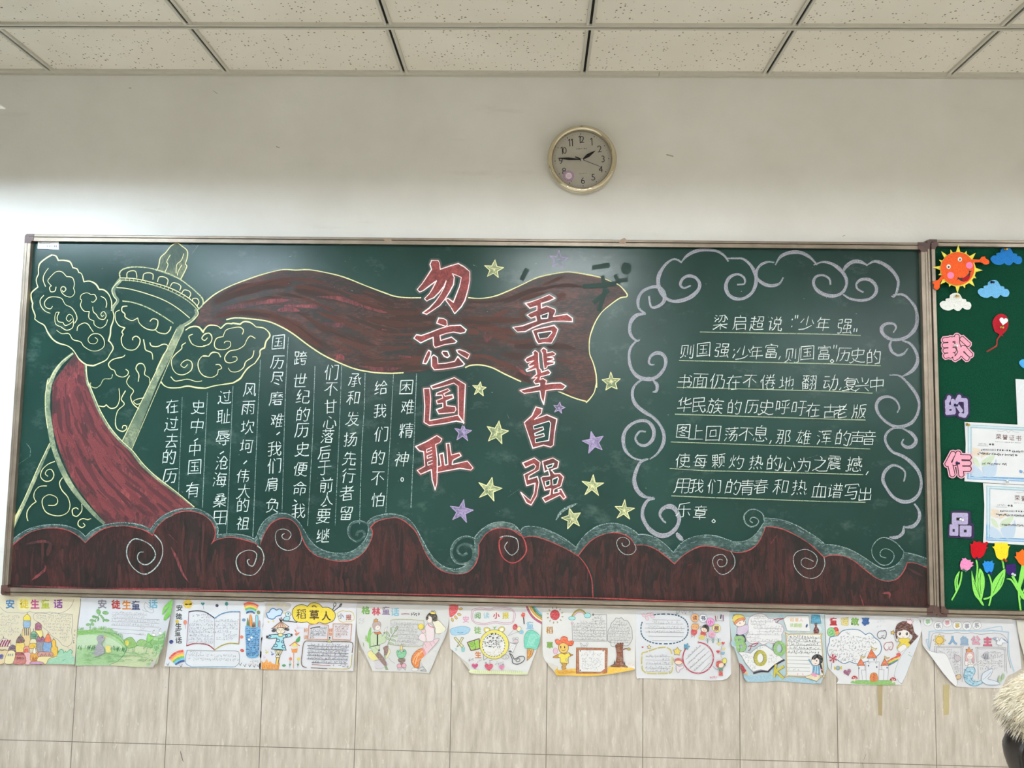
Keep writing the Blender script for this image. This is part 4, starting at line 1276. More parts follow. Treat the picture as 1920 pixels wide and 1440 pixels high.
P.line(Y_CH, 'P 348,619 358,613 372,613 381,623 | 383,618 392,610 407,611 414,616 | 424,607 435,607 | 437,606 450,608 | 458,603 470,605 480,613 | 494,615 503,622 506,630 499,640 496,652 | 488,657 487,667 478,681 | 465,690 457,700 450,710 437,718 | 424,720 404,723 385,728 | 370,727 352,724 335,727 318,727 308,723 302,716', 2.3, vary=.25)
for s in ('A 1650,945 1620,960 1625,990 1650,1030 1700,1050 1760,1045 1810,1010 1815,960 1790,935 1750,950 1730,980 1755,998 1778,975', 'B 5,1045 55,1030 80,985 60,940 20,940 0,965',
          'A 1590,1018 1560,1040 1555,1070 1500,1120 1470,1170 1480,1240 1520,1285 1580,1290 1640,1250 1645,1190 1610,1165 1570,1180 1550,1210 1580,1230 1608,1205',
          'A 1890,1140 1870,1105 1820,1105 1790,1135 | 1740,1130 1700,1180 1705,1250 1745,1300 1810,1315 1860,1290 1870,1250 | 1900,1235 1880,1205 1850,1205', 'A 1465,1310 1500,1345 1550,1340 1610,1330 1680,1350 1730,1345',
          'B 340,945 350,910 320,885 260,890 200,910 175,965 | 120,980 100,1030 120,1070 190,1075 235,1050 235,1010 200,1005 185,1020', 'B 450,980 410,960 380,990 355,1040 300,1075 230,1090 190,1140 200,1180 240,1190 290,1170 290,1140 255,1140',
          'B 440,1085 425,1140 370,1180 350,1230 300,1265 245,1265 220,1235', 'B 5,1135 50,1135 | 80,1100 130,1105 155,1140'):
    P.line(Y_CH, s, 1.5, vary=.2)
P.build('chalk_cloud', board)

# waves along the foot
BS.lay = 0.0009
T_ = ('K 75,330 110,270 200,210 300,180 400,170 500,180 590,215 640,260 | 700,210 780,175 880,158 980,160 1060,175 1130,205 | 1170,150 1230,100 1320,60 1400,50 1480,52 1560,90 1610,140 1635,200 1630,245 | 1640,245 1750,240 1850,255 1910,280 | '
      'L 10,250 25,200 60,145 120,100 190,85 260,100 320,150 360,210 400,280 460,340 540,375 640,385 720,370 790,320 835,250 843,190 830,160 | 870,120 950,95 1040,92 1130,120 1190,180 1240,270 1290,360 1340,430 1400,480 1480,505 1550,490 1610,440 1640,370 1640,310 1636,270 | 1690,210 1760,165 1840,150 M 0,165 30,185 60,220 | '
      '100,185 200,190 300,225 400,280 480,340 | 520,280 580,220 660,175 760,160 850,180 920,220 945,245 | 1000,245 1080,270 1150,320 1210,380 | 1270,310 1340,270 1430,250 1530,255 1620,285 1680,300 1760,290 1820,250 1860,200 1892,150 1890,120 | '
      'N 0,122 100,135 200,170 290,220 370,270 430,320 | 500,325 580,345 660,380 740,430 800,470 870,500 950,480 1000,430 1020,378 | 1100,395 1192,425')
R_ = ('K 75,350 140,290 220,235 320,205 420,200 500,215 570,250 640,310 | 700,255 780,205 880,185 980,190 1080,215 1145,255 | 1180,190 1260,120 1350,80 1440,75 1530,105 1590,160 1615,230 1605,285 1585,320 | 1620,290 1720,270 1820,285 1920,320 L 15,340 | '
      '30,330 60,250 110,170 180,130 240,130 290,160 325,210 345,270 380,340 440,400 520,430 620,450 720,440 800,390 850,320 875,240 860,195 | 900,155 980,130 1060,125 1130,160 1200,230 1240,320 1290,420 1350,490 1420,530 1500,545 1580,535 1640,480 1670,400 1670,325 | 1720,250 1780,210 1850,200 '
      'M 0,215 50,250 90,270 | 150,262 230,280 330,320 430,370 495,410 | 540,350 600,290 680,250 760,235 830,245 890,280 920,330 | 1000,330 1080,360 1150,410 1220,470 | 1280,410 1350,365 1430,335 1530,345 1620,370 1700,385 1780,365 1840,320 1880,250 1900,195 | '
      'N 0,190 100,205 200,250 300,310 370,370 420,420 | 470,405 560,410 650,450 750,530 820,580 900,600 970,580 1020,520 1045,460 | 1110,465 1195,500')
P = Part(BS)
top, red = path(T_, 4), path(R_, 4)
P.poly(RUB_SEA, red + path('N 1205,795 1000,788 0,770 M 960,740 L 960,705 0,675 K 960,655 80,640 62,622', 0))
r_map = {}
for x, y in red:
    r_map[int(x // 6)] = max(y, r_map.get(int(x // 6), 0))


def sea_pt(s, t):
    x = 24 + 1706 * t
    y0 = max(r_map.get(int(x // 6) + d, 0) for d in (-1, 0, 1)) + 5
    y1 = 1101 + 35 * t
    return (x + 1.2 * sin(s * 9), y0 + (y1 - y0) * s) if y0 > 900 else None


for _ in range(620):
    t = random.random()
    s = random.uniform(0, .8)
    e = min(1, s + random.uniform(.15, .7))
    dx = random.uniform(-.004, .004)
    q = [sea_pt(s + (e - s) * k / 6, t) for k in range(7)]
    if all(q):
        P.stroke(random.choice(SEAS), [(x + dx * 1700 * k / 6, y) for k, (x, y) in enumerate(q)], random.uniform(2.5, 8), (.6, .3), off=BS.next(0.000002), vary=.25)
P.poly(RUB_GREY, top + red[::-1])
P.stroke(W_SOFT, [(x, y + 1) for x, y in top], 1.5, vary=.3)
P.stroke(R_CH, red, 1.5, vary=.3)
P.line(R_CH, 'K 75,350 62,500 55,615 75,645 400,655 900,662 L 0,672 600,685 1300,700 M 0,715 560,722 | 1200,748 N 200,775 800,788 1195,800 | 1203,790 1200,640 1196,500', 1.9, n=3, vary=.35)
P.line(RUB_SASH, 'K 100,632 700,652 1500,655', 3, n=2)
P.line(R_CH, 'M 500,412 545,465 580,530 600,600 608,720', 1.5)
P.line(DARK, 'M 512,410 560,465 595,530 614,600 622,720', 2)
P.line(DARK, 'L 10,250 25,300 28,380 15,450', 2)
for s in ('K 1280,340 1330,440 1370,540 1420,610', 'K 1270,250 1330,310', 'K 200,320 330,300 400,330', 'M 310,270 345,290', 'N 860,690 910,690 910,730', 'N 690,700 720,790', 'M 1320,480 1350,470', 'N 1050,500 1100,530 1160,560', 'N 20,320 70,250', 'K 240,590 330,520 340,480'):
    P.line(RUB_SASH, s, 4, taper=(.3, .3), vary=.3)
for s, m, w in (('K 1160,250 1210,310 1220,390 1190,470 1130,530 1070,545 1000,500 955,420 955,340 1000,285 1060,290 1130,330 1165,390 1150,440 1100,475 1050,460 1030,420 1045,385 1075,380', W_DIM, 1.9),
                ('L 10,335 40,360 60,420 45,480 0,540 K 1870,555 1800,530 1770,460 1790,400 1850,368 1900,372 1925,400 1915,450 1895,485 1865,475 1855,445 1870,435', W_DIM, 1.6),
                ('L 345,265 330,320 280,360 220,365 165,330 145,270 160,220 210,208 250,225 262,255 240,285 205,280 195,255 215,240', W_DIM, 1.2),
                ('L 835,170 780,150 720,165 695,210 705,265 750,300 790,285 815,250 800,225 765,228 755,255', RUB_GREY, 5), ('L 840,165 780,145 715,160 690,210 700,268 750,303', W_SOFT, 1.2),
                ('L 1640,285 1580,265 1510,290 1470,350 1470,410 1510,460 1580,465 1630,420 1625,350 1570,320 1520,340 1515,380 1550,405 1580,390', RUB_GREY, 5), ('L 1645,280 1580,260 1505,285 1463,350 1463,412 1505,466 1580,471', W_SOFT, 1.2),
                ('L 1830,270 1870,260 1920,265 M 40,290 45,360 10,400 L 1900,395 1865,345 1885,305', W_DIM, 1.4), ('L 1850,270 1825,300 1830,370 1860,430 1920,462 M 60,440 105,380 100,310 60,240 20,220', R_CH, 2),
                ('M 920,320 930,360 900,395 850,398 805,365 785,315 800,280 840,270 875,290 880,320 855,340 830,330 825,312', W_DIM, 1.2),
                ('M 1640,375 1670,430 1665,490 1620,535 1570,548 1525,510 1505,450 1525,410 1580,400 1612,440 1600,480 1560,490 1540,460 1555,435 1580,440', W_DIM, 1.2),
                ('M 1890,140 1880,95 1830,62 1780,65 1742,105 1750,160 1790,190 1830,180 1850,150 1830,125 1800,120 1785,145 1805,160', W_SOFT, 2.2),
                ('N 420,420 425,480 390,550 330,578 260,560 205,500 190,430 215,380 280,360 340,385 370,430 350,490 300,505 255,480 250,445 275,425 310,435 340,450', W_DIM, 1.1),
                ('N 1020,378 960,310 880,272 820,290 780,350 790,420 850,475 910,470 945,420 930,375 880,355 845,375 845,410 885,425', W_SOFT, 1.5)):
    P.line(m, s, w, vary=.2)
for k in range(60):
    i = random.randrange(len(top) - 3)
    x, y = top[i]
    dx = top[i + 2][0] - x
    dy = top[i + 2][1] - y
    o = random.uniform(3, 12)
    P.stroke(W_SOFT, [(x, y + o), (x + dx, y + dy + o)], 0.8)
P.build('chalk_waves', board)

# cloud shaped border of the right hand text
BS.lay = 0.0003
P = Part(BS)
for s, w in (('D 350,620 370,710 430,705 480,660 480,590 440,545 380,540 300,575 260,640 265,720 320,770', 6), ('D 320,770 250,780 200,830 185,900 200,960 245,1000 268,995', 6.5),
             ('D 240,1005 195,1060 180,1140 200,1240 260,1310 350,1330 420,1310 480,1240 495,1170 470,1120 420,1105 370,1130 350,1180 365,1205 395,1205', 6.5),
             ('D 630,330 570,300 500,340 445,420 430,500 460,600 530,655 610,660 700,630 770,570 785,510 750,460 690,445 640,470 620,520 650,548 705,530', 6.5),
             ('D 630,325 680,270 760,230 850,222 930,232 990,265 1030,320', 5.5), ('D 1020,295 1100,295 1160,300 1220,350 1260,420 1270,490 1240,580 1170,635 1090,640 1030,600 1010,530 1040,460 1110,430 1165,460 1170,510 1110,520', 6),
             ('D 1500,460 1470,510 1400,530 1330,510 1275,460 1275,400 1310,350 1370,325 1420,330', 5.5), ('D 1435,350 1480,280 1560,245 1650,245 1730,285 1790,350', 6),
             ('E 120,350 200,325 290,350 370,420 400,500 370,580 300,615 210,605 140,560 115,500 140,450 200,440 250,470 260,520', 6), ('E 370,420 390,370 450,325 520,325 575,355', 6),
             ('E 570,355 640,320 720,345 790,400 840,480 835,560 810,620 785,620', 6), ('E 540,585 490,555 485,510 530,475 600,480 650,530 650,590 600,640 520,655 430,640 370,605', 5.5),
             ('E 800,610 880,605 940,650 990,720 1005,810 990,890 930,960 850,990 770,985 710,940 700,890 740,855 800,855 822,890 800,930', 6), ('E 790,990 770,1040 790,1095 840,1125 890,1110 920,1070', 5),
             ('E 880,1000 950,1030 1000,1110 1005,1190 960,1260 880,1305', 6), ('J 770,15 850,20 920,80 990,170 1020,250 1010,340 960,420 880,455 810,455 730,410 670,340 655,270 690,215 760,200 820,230 850,290 835,335', 5.5),
             ('J 870,470 800,470 740,520 735,590 790,670 880,710 960,770 1020,850 1040,940 1020,1030 960,1090 880,1100 800,1060 740,980 710,910 730,840 790,790 850,800 900,850 890,925', 6),
             ('J 880,475 950,510 995,570 970,620 920,635 875,605 885,565', 6), ('J 980,1120 1020,1180 1020,1250 970,1310 890,1320', 6), ('J 890,1310 880,1370 830,1405 770,1405', 5.5),
             ('I 350,35 280,60 220,120 210,200 240,270 310,330 390,380 450,450 480,530 470,610 420,690 360,735', 6), ('I 390,65 420,100 415,150 385,160', 6.5),
             ('I 320,500 270,500 235,560 270,610 330,615 385,560 390,480 350,420 290,405 210,430 150,490 130,570 150,660 210,720 290,745 340,735', 6), ('I 340,735 280,760 240,840 225,920 250,1000 310,1055 385,1065', 7),
             ('I 395,1075 340,1090 300,1160 300,1240 350,1330 430,1385 510,1385 580,1330 610,1250 580,1170 530,1140 470,1160 445,1210 470,1260 495,1280', 8), ('I 590,1370 610,1400 640,1430', 8)):
    P.line(L_CH, s, w, taper=(.45, .4), vary=.14)
    q = path(s)
    P.stroke(W_SOFT, [(x + 1.6, y - .8) for x, y in q], 0.9, vary=.3)
P.build('chalk_cloud_border', board)

# stars
BS.lay = 0.0012
for cx, cy, r, rot, col, full in ((926, 505, 18, 8, Y_CH, 1), (1047, 487, 18, 6, P_CH, 0), (1146, 716, 18, -2, Y_CH, 1), (899, 729, 14, 8, Y_CH, 1), (868, 811, 17, 4, P_CH, 1), (932, 811, 22, 12, Y_CH, 1), (1048, 765, 11, 12, P_CH, 1),
                                  (1113, 829, 21, -12, P_CH, 1), (917, 918, 23, 14, Y_CH, 1), (865, 959, 22, 10, P_CH, 1), (1111, 911, 21, 6, Y_CH, 1), (1072, 972, 20, -14, Y_CH, 1), (1170, 957, 19, 4, Y_CH, 1)):
    P = Part(BS)
    q = star_pts(cx, cy, r, rot, 0.40 + random.uniform(-.04, .04))
    q = [(x + random.gauss(0, .6), y + random.gauss(0, .6)) for x, y in q]
    body = rubbed('star_lilac', '4a4d5d', '85789b', 'b3a3c4', (2, 1, 2)) if col is P_CH else rubbed('star_yellow', '4f6350', '98a077', 'd6d6a2', (2, 1, 2))
    if full:
        P.poly(body, q)
    P.stroke(col, q, 1.5, closed=True, vary=.2)
    for k in range(5 if full else 2):
        a, c2 = random.choice(q), random.choice(q)
        m_ = ((a[0] + cx) / 2, (a[1] + cy) / 2), ((c2[0] + cx) / 2, (c2[1] + cy) / 2)
        P.stroke(col, [m_[0], (cx, cy), m_[1]], 1.0)
    o = P.build('chalk_star', board)
    o['label'] = 'lilac chalk star' if col is P_CH else 'yellow chalk star'


# big red title characters outlined in white
def title(polys, holes=(), inner=()):
    BS.lay = 0.0018
    P = Part(BS)
    halo = plain('17342e', 0.4, name='wiped_slate_halo')
    for k, s in enumerate(polys):
        P.stroke(halo, path(s, 0), 9, closed=True)
    for k, s in enumerate(polys):
        hs = holes if k == 0 and holes else ()
        P.poly(RUB_TITLE, path(s, 0), hs)
    for s in polys:
        P.stroke(R_CH, path(s, 0), 3.2, closed=True, vary=.2)
    for s in list(polys) + list(holes):
        P.stroke(W_CH, path(s, 0), 1.7, closed=True, vary=.3)
    for s in inner:
        P.line(W_CH, s, 1.4, n=0)
    P.build('chalk_title_character', board)


title(['t1 590,100 740,100 770,160 785,300 1000,225 1190,170 1320,240 1450,350 1450,550 1410,760 1340,1000 1260,1140 1110,1300 1030,1160 900,980 960,950 1080,1040 1150,860 1220,680 1260,480 1060,395 1100,480 1085,640 1000,800 900,960 780,1110 620,1220 480,1310 390,1280 540,1170 680,1020 800,850 880,690 920,560 870,680 760,820 640,940 540,980 480,1015 430,960 540,850 620,720 700,560 640,600 520,690 400,780 320,810 265,755 380,620 500,440 590,300 555,190'])
title(['t2 250,450 360,470 560,400 760,320 1000,250 1240,235 1370,340 1340,400 1240,420 1080,390 920,420 780,470 795,580 1040,505 1160,600 1120,640 900,670 670,740 635,690 625,510 500,560 345,635 190,530', 't2 750,75 860,85 930,130 945,240 900,260 800,225 705,190',
       't2 520,800 575,830 570,900 520,1020 470,1105 395,1095 430,980 480,870', 't2 640,905 720,960 735,1105 920,1090 1110,1050 1180,940 1330,1110 1290,1150 1100,1190 850,1225 650,1240 590,1160 585,950', 't2 840,820 950,825 995,930 950,965 880,940 820,860', 't2 1150,800 1220,785 1350,830 1450,890 1400,995 1270,920 1180,860'])
title(['t3 215,180 285,175 298,300 285,555 450,525 625,490 690,580 600,560 450,590 280,612 220,575 228,380', 't3 300,150 440,100 575,50 705,130 695,350 685,590 625,500 620,150 570,115 440,155 320,185',
       't3 370,230 500,180 525,205 450,240 465,270 555,250 565,290 480,325 485,380 585,390 595,425 575,460 390,475 365,425 440,400 440,350 375,360 365,320 440,290 430,255 360,260'])
title(['t3 120,860 250,800 370,730 430,770 410,810 355,835 375,1000 375,1150 370,1290 350,1370 315,1250 305,1130 180,1185 140,1140 230,1090 215,920 165,910',
       't3 480,825 520,820 540,960 635,935 655,970 560,1020 550,1070 730,1030 795,1110 770,1135 640,1115 370,1165 375,1100 420,1085 400,950 445,935 465,1080 500,1070 490,900'], inner=['t3 310,870 250,895 250,930 310,905', 't3 315,945 255,970 258,1000 315,980', 't3 318,1020 260,1045 265,1080 318,1060'])
title(['t5 475,345 580,320 820,235 1020,150 1150,230 1000,300 840,350 845,450 960,405 1150,480 1160,530 1110,640 1290,610 1420,590 1540,680 1540,760 1330,745 1100,750 850,810 650,890 480,980 300,990 195,885 420,850 580,790 730,735 715,640 610,680 515,610 600,560 740,500 740,405 580,455'], ['t5 830,620 1000,560 980,680 840,690'])
title(['t5 640,960 720,930 1130,840 1215,930 1160,1080 1070,1240 900,1235 770,1255 720,1180'], ['t5 755,1015 1060,970 1080,1000 980,1120 800,1145'])
title(['t6 600,230 645,185 715,235 720,400 735,560 770,590 780,640 920,590 970,650 940,690 760,735 745,795 810,770 885,820 865,890 1000,870 1180,865 1290,930 1220,1000 1080,995 870,1020 850,1150 825,1310 770,1180 745,1030 600,1055 420,1080 330,1020 480,980 740,920 740,870 650,885 615,830 690,745 575,770 680,680 670,620 660,570 480,625 460,590 620,500 520,525 510,480 620,400 480,440 435,390 480,340 610,280',
       't6 800,150 825,135 890,180 890,240 1010,215 1075,260 1050,295 900,330 1020,340 1035,380 905,420 1050,430 1040,470 900,510 890,550 835,575 815,420 800,250 765,190'])
title(['t7 410,90 490,110 480,170 390,250 550,190 680,245 650,420 635,580 600,605 510,580 370,620 310,440 260,290 360,200'], ['t7 375,335 580,270 600,300 575,520 405,550 400,500 520,465 510,430 400,460 395,430 510,380 500,345 385,375'])
title(['t7 240,810 390,745 465,800 450,900 320,975 315,1020 430,985 450,1060 420,1230 350,1350 290,1320 215,1185 340,1295 385,1200 400,1070 290,1100 255,960 390,890 410,850 380,820 275,870'])
title(['t7 495,790 630,745 705,790 690,870 610,900 650,950 720,945 765,990 730,1110 640,1150 635,1200 710,1180 695,1155 735,1145 795,1250 765,1275 720,1220 530,1315 495,1260 590,1215 600,1140 525,1160 475,1000 500,985 590,975 570,900 520,925'],
      ['t7 545,845 640,815 620,860 560,880', 't7 530,1050 590,1030 590,1090 540,1110', 't7 625,1020 690,990 700,1010 680,1080 630,1095'])

# ghost of an older character that was wiped away
P = Part(BS)
for s, w in (('C 1610,372 1740,352', 9), ('C 1530,535 1660,525 1800,512', 9), ('C 1690,450 1710,560 1690,640 1660,740', 8), ('C 1620,670 1680,620 1740,575', 8), ('C 1800,440 1835,500', 7), ('C 1810,490 1900,475', 7), ('C 1000,470 1040,390', 9)):
    P.line(DARK, s, w, vary=.1)
P.stroke(DARK, [(x + 0, y) for x, y in ell('C', 1895, 380, 26, 30)], 9, closed=True)
P.build('wiped_lettering', board)

# columns and lines of handwriting
BS.lay = 0.0003
COLS = [('在过去的历', 'F', ((1475, 280), (1470, 430), (1470, 580), (1450, 715), (1455, 880)), 'F 1562,205 1530,1030', ''),
        ('史中中国有', 'F', ((1700, 290), (1690, 450), (1670, 650), (1670, 805), (1650, 1000)), 'F 1778,165 1735,1150', 'F 1695,560 1665,580'),
        ('过耻辱沧海桑田', 'G', ((190, 200), (180, 370), (172, 555), (165, 765), (145, 910), (150, 1090), (150, 1240)), 'G 260,110 205,1405', 'G 180,670 150,690'),
        ('风雨坎坷伟大的祖', 'G', ((405, 145), (390, 295), (385, 460), (375, 625), (345, 880), (355, 1010), (345, 1130), (345, 1285)), 'B 495,1165 490,1280 G 470,400 430,1400', 'G 378,750 352,775'),
        ('国历尽磨难我们肩负', 'G', ((650, -265), (640, -95), (640, 45), (630, 215), (635, 405), (615, 645), (615, 790), (590, 950), (600, 1130)), 'B 735,970 G 710,130 680,1180', 'G 660,505 635,525'),
        ('跨世纪的历史便命我', 'G', ((840, -130), (835, 60), (860, 200), (860, 350), (850, 490), (855, 650), (840, 820), (835, 985), (820, 1180)), 'B 962,1220 G 945,500 900,1305', 'G 785,1085 805,1100'),
        ('们不甘心落后于前人要继', 'G', ((1105, -10), (1100, 135), (1095, 285), (1090, 420), (1070, 540), (1045, 680), (1045, 810), (1060, 955), (1065, 1075), (1035, 1225), (1030, 1390)), 'B 1192,1200 G 1175,400 1135,1300', 'G 1030,1140 1060,1130'),
        ('承和发扬先行者留', 'G', ((1305, 60), (1290, 210), (1285, 390), (1265, 565), (1260, 730), (1250, 875), (1235, 1025), (1230, 1200)), 'B 1392,1280 G 1385,300 | 1362,650 1345,1290', ''),
        ('给我们的不怕', 'G', ((1530, 120), (1520, 320), (1530, 520), (1505, 720), (1500, 900), (1500, 1085)), 'B 1635,1290 G 1610,500 1570,1190', ''),
        ('困难精神', 'G', ((1745, 120), (1755, 290), (1745, 490), (1705, 735)), 'B 1833,1285 G 1815,500 1785,1150', '')]
for txt, fr, pos, rule, mark in COLS:
    P = Part(BS)
    ox, oy, s = FRAMES[fr]
    for ch, (x, y) in zip(txt, pos):
        P.glyph(ch, ox + x / s, oy + y / s, 31 + random.uniform(-1.5, 1.5), W_TXT, 1.65, 0.92, 0.16, 0.035, vary=.15, rot=-0.04)
    q = path(rule, 0)
    P.stroke(W_SOFT, q, 1.3, vary=.25)
    if mark:
        P.line(W_TXT, mark, 2)
    if txt[0] == '困':
        P.stroke(W_TXT, ell('G', 1710, 910, 11, 16), 1.5, closed=True)
    P.build('chalk_writing_column', board)
ROWS = [('梁启超说少年强', ((1351, 604), (1386, 605), (1419, 606), (1454, 607), (1513, 606), (1543, 608), (1584, 612)), 'D 790,925 1900,945 E 520,955', ('P 1486,598 1485,600', 'P 1485,611 1484,613', 'P 1492,591 1491,597', 'P 1496,591 1495,597', 'P 1602,616 1601,622', 'P 1607,616 1606,622')),
        ('则国强少年富则国富历史的', ((1288, 659), (1319, 656), (1354, 657), (1394, 662), (1418, 661), (1446, 658), (1485, 666), (1514, 662), (1545, 661), (1582, 665), (1608, 666), (1638, 669)), 'D 610,1170 1900,1198 E 690,1215', ('P 1377,655 1376,657', 'P 1378,664 1374,671', 'P 1463,668 1460,674', 'P 1564,647 1563,653', 'P 1569,647 1568,653', 'P 1560,674 1563,677 1560,680 1557,677 1560,674')),
        ('书面仍在不倦地翻动复兴中', ((1284, 716), (1313, 715), (1345, 715), (1376, 716), (1406, 715), (1440, 716), (1475, 718), (1517, 717), (1557, 718), (1594, 720), (1617, 721), (1644, 721)), 'I 590,120 1900,152 J 620,170', ('P 1577,727 1574,731',)),
        ('华民族的历史呼吁在古老版', ((1283, 759), (1310, 760), (1341, 761), (1377, 763), (1410, 763), (1437, 764), (1468, 763), (1499, 766), (1525, 768), (1556, 771), (1576, 771), (1611, 771)), 'I 575,350 1900,392 J 560,400', ()),
        ('图上回荡不息那雄浑的声音', ((1281, 809), (1306, 810), (1337, 813), (1371, 814), (1399, 814), (1426, 813), (1469, 820), (1507, 820), (1545, 820), (1581, 821), (1607, 822), (1629, 821)), 'I 540,588 1900,634 J 600,648', ('P 1446,826 1443,832',)),
        ('使每颗灼热的心为之震撼', ((1280, 863), (1313, 864), (1347, 865), (1381, 866), (1418, 867), (1451, 868), (1478, 870), (1507, 871), (1538, 870), (1564, 868), (1602, 870)), 'I 530,815 830,835 | 1020,838 1900,860 J 540,868', ('P 1628,884 1624,890',)),
        ('用我们的青春和热血谱写出', ((1278, 911), (1306, 911), (1339, 912), (1375, 913), (1401, 914), (1427, 912), (1464, 913), (1499, 914), (1536, 919), (1566, 920), (1597, 922), (1622, 926)), 'I 545,1050 905,1066 | 985,1068 1900,1100 J 560,1105', ()),
        ('乐章', ((1282, 956), (1313, 961)), '', ('P 1338,974 1341,977 1338,980 1335,977 1338,974',))]
for txt, pos, rule, marks in ROWS:
    P = Part(BS)
    for ch, (x, y) in zip(txt, pos):
        P.glyph(ch, x, y, 32 + random.uniform(-2, 1.5), W_TXT, 1.5, 0.98, 0.14, 0.04, vary=.15, rot=-0.02)
    if rule:
        P.stroke(G_RULE, path(rule, 0), 1.5, vary=.2)
    for s in marks:
        P.line(W_TXT, s, 1.6)
    P.build('chalk_writing_line', board)

# faint marks
P = Part(BS)
for s, w in (('F 100,820 250,715', .8), ('M 330,140 380,70 490,15', 5), ('A 1640,260 1700,180', .8), ('C 580,350 610,362', 1.2), ('F 225,600 260,650 255,720', .7), ('B 745,278 760,274', 1.5), ('H 870,345 890,390', 1), ('H 880,1060 980,990', .8), ('I 1700,730 1800,700', .7)):
    P.line(W_SOFT, s, w, taper=(.3, .3))
for k in range(50):
    x, y = random.uniform(90, 1700), random.uniform(480, 960)
    P.stroke(W_SOFT, [(x, y), (x + random.uniform(-1.5, 2), y + random.uniform(-1, 1))], random.uniform(.6, 1.3))
P.build('chalk_specks', board)['kind'] = 'stuff'

# printed label stuck on the corner
t = thing('barcode_label', at(90, 460, PANEL_Y), 'small white barcode label stuck in the corner of the blackboard', 'label')
LS = Sheet(PANEL_Y - 0.0008)
P = Part(LS)
P.slab(plain('eef0f2', 0.5), 'P 71.2,452.5 110,453 110.2,468.2 91,467 91,466.5 70.4,466.3', 0.0006, 0.0, 0)
P.build('label_card', t)
P = Part(LS)
P.fill(plain('16181a', .6), 'P 70.5,466.6 91,467 91,468.2 71,467.8', n=0)
x = 87.0
while x < 108:
    w = random.choice((.5, .5, .9, 1.4))
    P.fill(plain('4b4d52', .6), 'P %.2f,459.5 %.2f,459.6 %.2f,463.8 %.2f,463.7' % (x, x + w, x + w, x), n=0)
    x += w + random.choice((.5, .7, 1.6))
for x0, x1, y in ((72.5, 78, 454.6), (72.5, 94, 456.8), (72.5, 84.5, 461.6)):
    while x0 < x1:
        P.stroke(plain('55585f', .6), [(x0, y), (x0 + .6, y + random.uniform(-.8, .8))], .6)
        x0 += 1.0
P.build('print', t)

# ------------------------------------------------------------------ wall clock
t_clock = at(1091, 300, -0.02)
CS = 0.1143 / 530
t = thing('wall_clock', (t_clock.x, 0, t_clock.z), 'round wall clock with pale gold rim and grey dial above the blackboard', 'clock')
m_rim = plain('d3c9b2', 0.13, 1.0, name='pale_gold_chrome')
b = MB()
b.lathe((t_clock.x, 0, t_clock.z), [(0.100, -0.001), (0.110, -0.008), (0.1143, -0.018), (0.1143, -0.026), (0.1120, -0.033), (0.1075, -0.0375), (0.1025, -0.038), (0.0985, -0.035), (0.0962, -0.030), (0.0955, -0.024)], m_rim, 96)
b.build('rim', t)
b = MB()
b.lathe((t_clock.x, 0, t_clock.z), [(0.0, -0.020), (0.0965, -0.020)], plain('b4afa5', 0.5, name='silver_dial'), 64)
b.build('dial', t)
CA = radians(3.2)


def cl(a, bb, off):
    a, bb = a * CS, bb * CS
    return Vector((t_clock.x + a * cos(CA) - bb * sin(CA), -0.020 - off, t_clock.z + a * sin(CA) + bb * cos(CA)))


class Dial:
    flat = True
    lay = 0.0002

    def pt(self, x, y, off=0.0):
        return cl(x, -y, off)

    def next(self, step=0.00003):
        self.lay += step
        return self.lay


INK = plain('171514', 0.5, name='clock_ink')
DS = Dial()
for n in range(1, 13):
    P = Part(DS)
    a = radians(30 * n)
    R = 322
    x, y = R * sin(a), -R * cos(a)
    sn = str(n)
    for j, ch in enumerate(sn):
        dx = (j - (len(sn) - 1) / 2) * (44 if sn != '11' else 40) + (4 if ch == '1' and len(sn) > 1 else 0)
        if ch == '1':
            P.stroke(INK, [(x + dx - 16, y - 38), (x + dx + 6, y - 56), (x + dx + 6, y + 56)], 11.5)
        else:
            P.glyph(ch, x + dx, y, 116, INK, 11.5, 0.95)
    P.build('numeral', t)
P = Part(DS)
for k in range(60):
    a = radians(6 * k)
    r = 8 if k % 5 == 0 else 3.5
    x, y = 408 * sin(a), -408 * cos(a)
    P.poly(INK, [(x + r * cos(q), y + r * sin(q)) for q in (2 * pi * i / 10 for i in range(10))])
P.build('minute_dots', t)
P = Part(DS)
for i, ch in enumerate('CONTINA'):
    P.glyph(ch, -72 + i * 24, -172, 15, INK, 3.4)
for i, ch in enumerate('QUARTZ'):
    P.glyph(ch, -42 + i * 19, 216, 14, plain('6c6761', .6), 2.6)
P.build('dial_lettering', t)


def hand(name, deg, L, tail, prof, off, th):
    b = MB()
    a = radians(deg)
    pts = [(-w, l) for l, w in prof] + [(w, l) for l, w in reversed(prof)]
    q = [(u * cos(a) + v * sin(a), -u * sin(a) + v * cos(a)) for u, v in pts]
    vs = [cl(x, y, off + th) for x, y in q] + [cl(x, y, off) for x, y in q]
    n = len(q)
    tri = tessellate_polygon([[Vector((x, y, 0)) for x, y in q]])
    b.add(vs, [tuple(f) for f in tri] + [(i, (i + 1) % n, (i + 1) % n + n, i + n) for i in range(n)], INK)
    b.build(name, t)


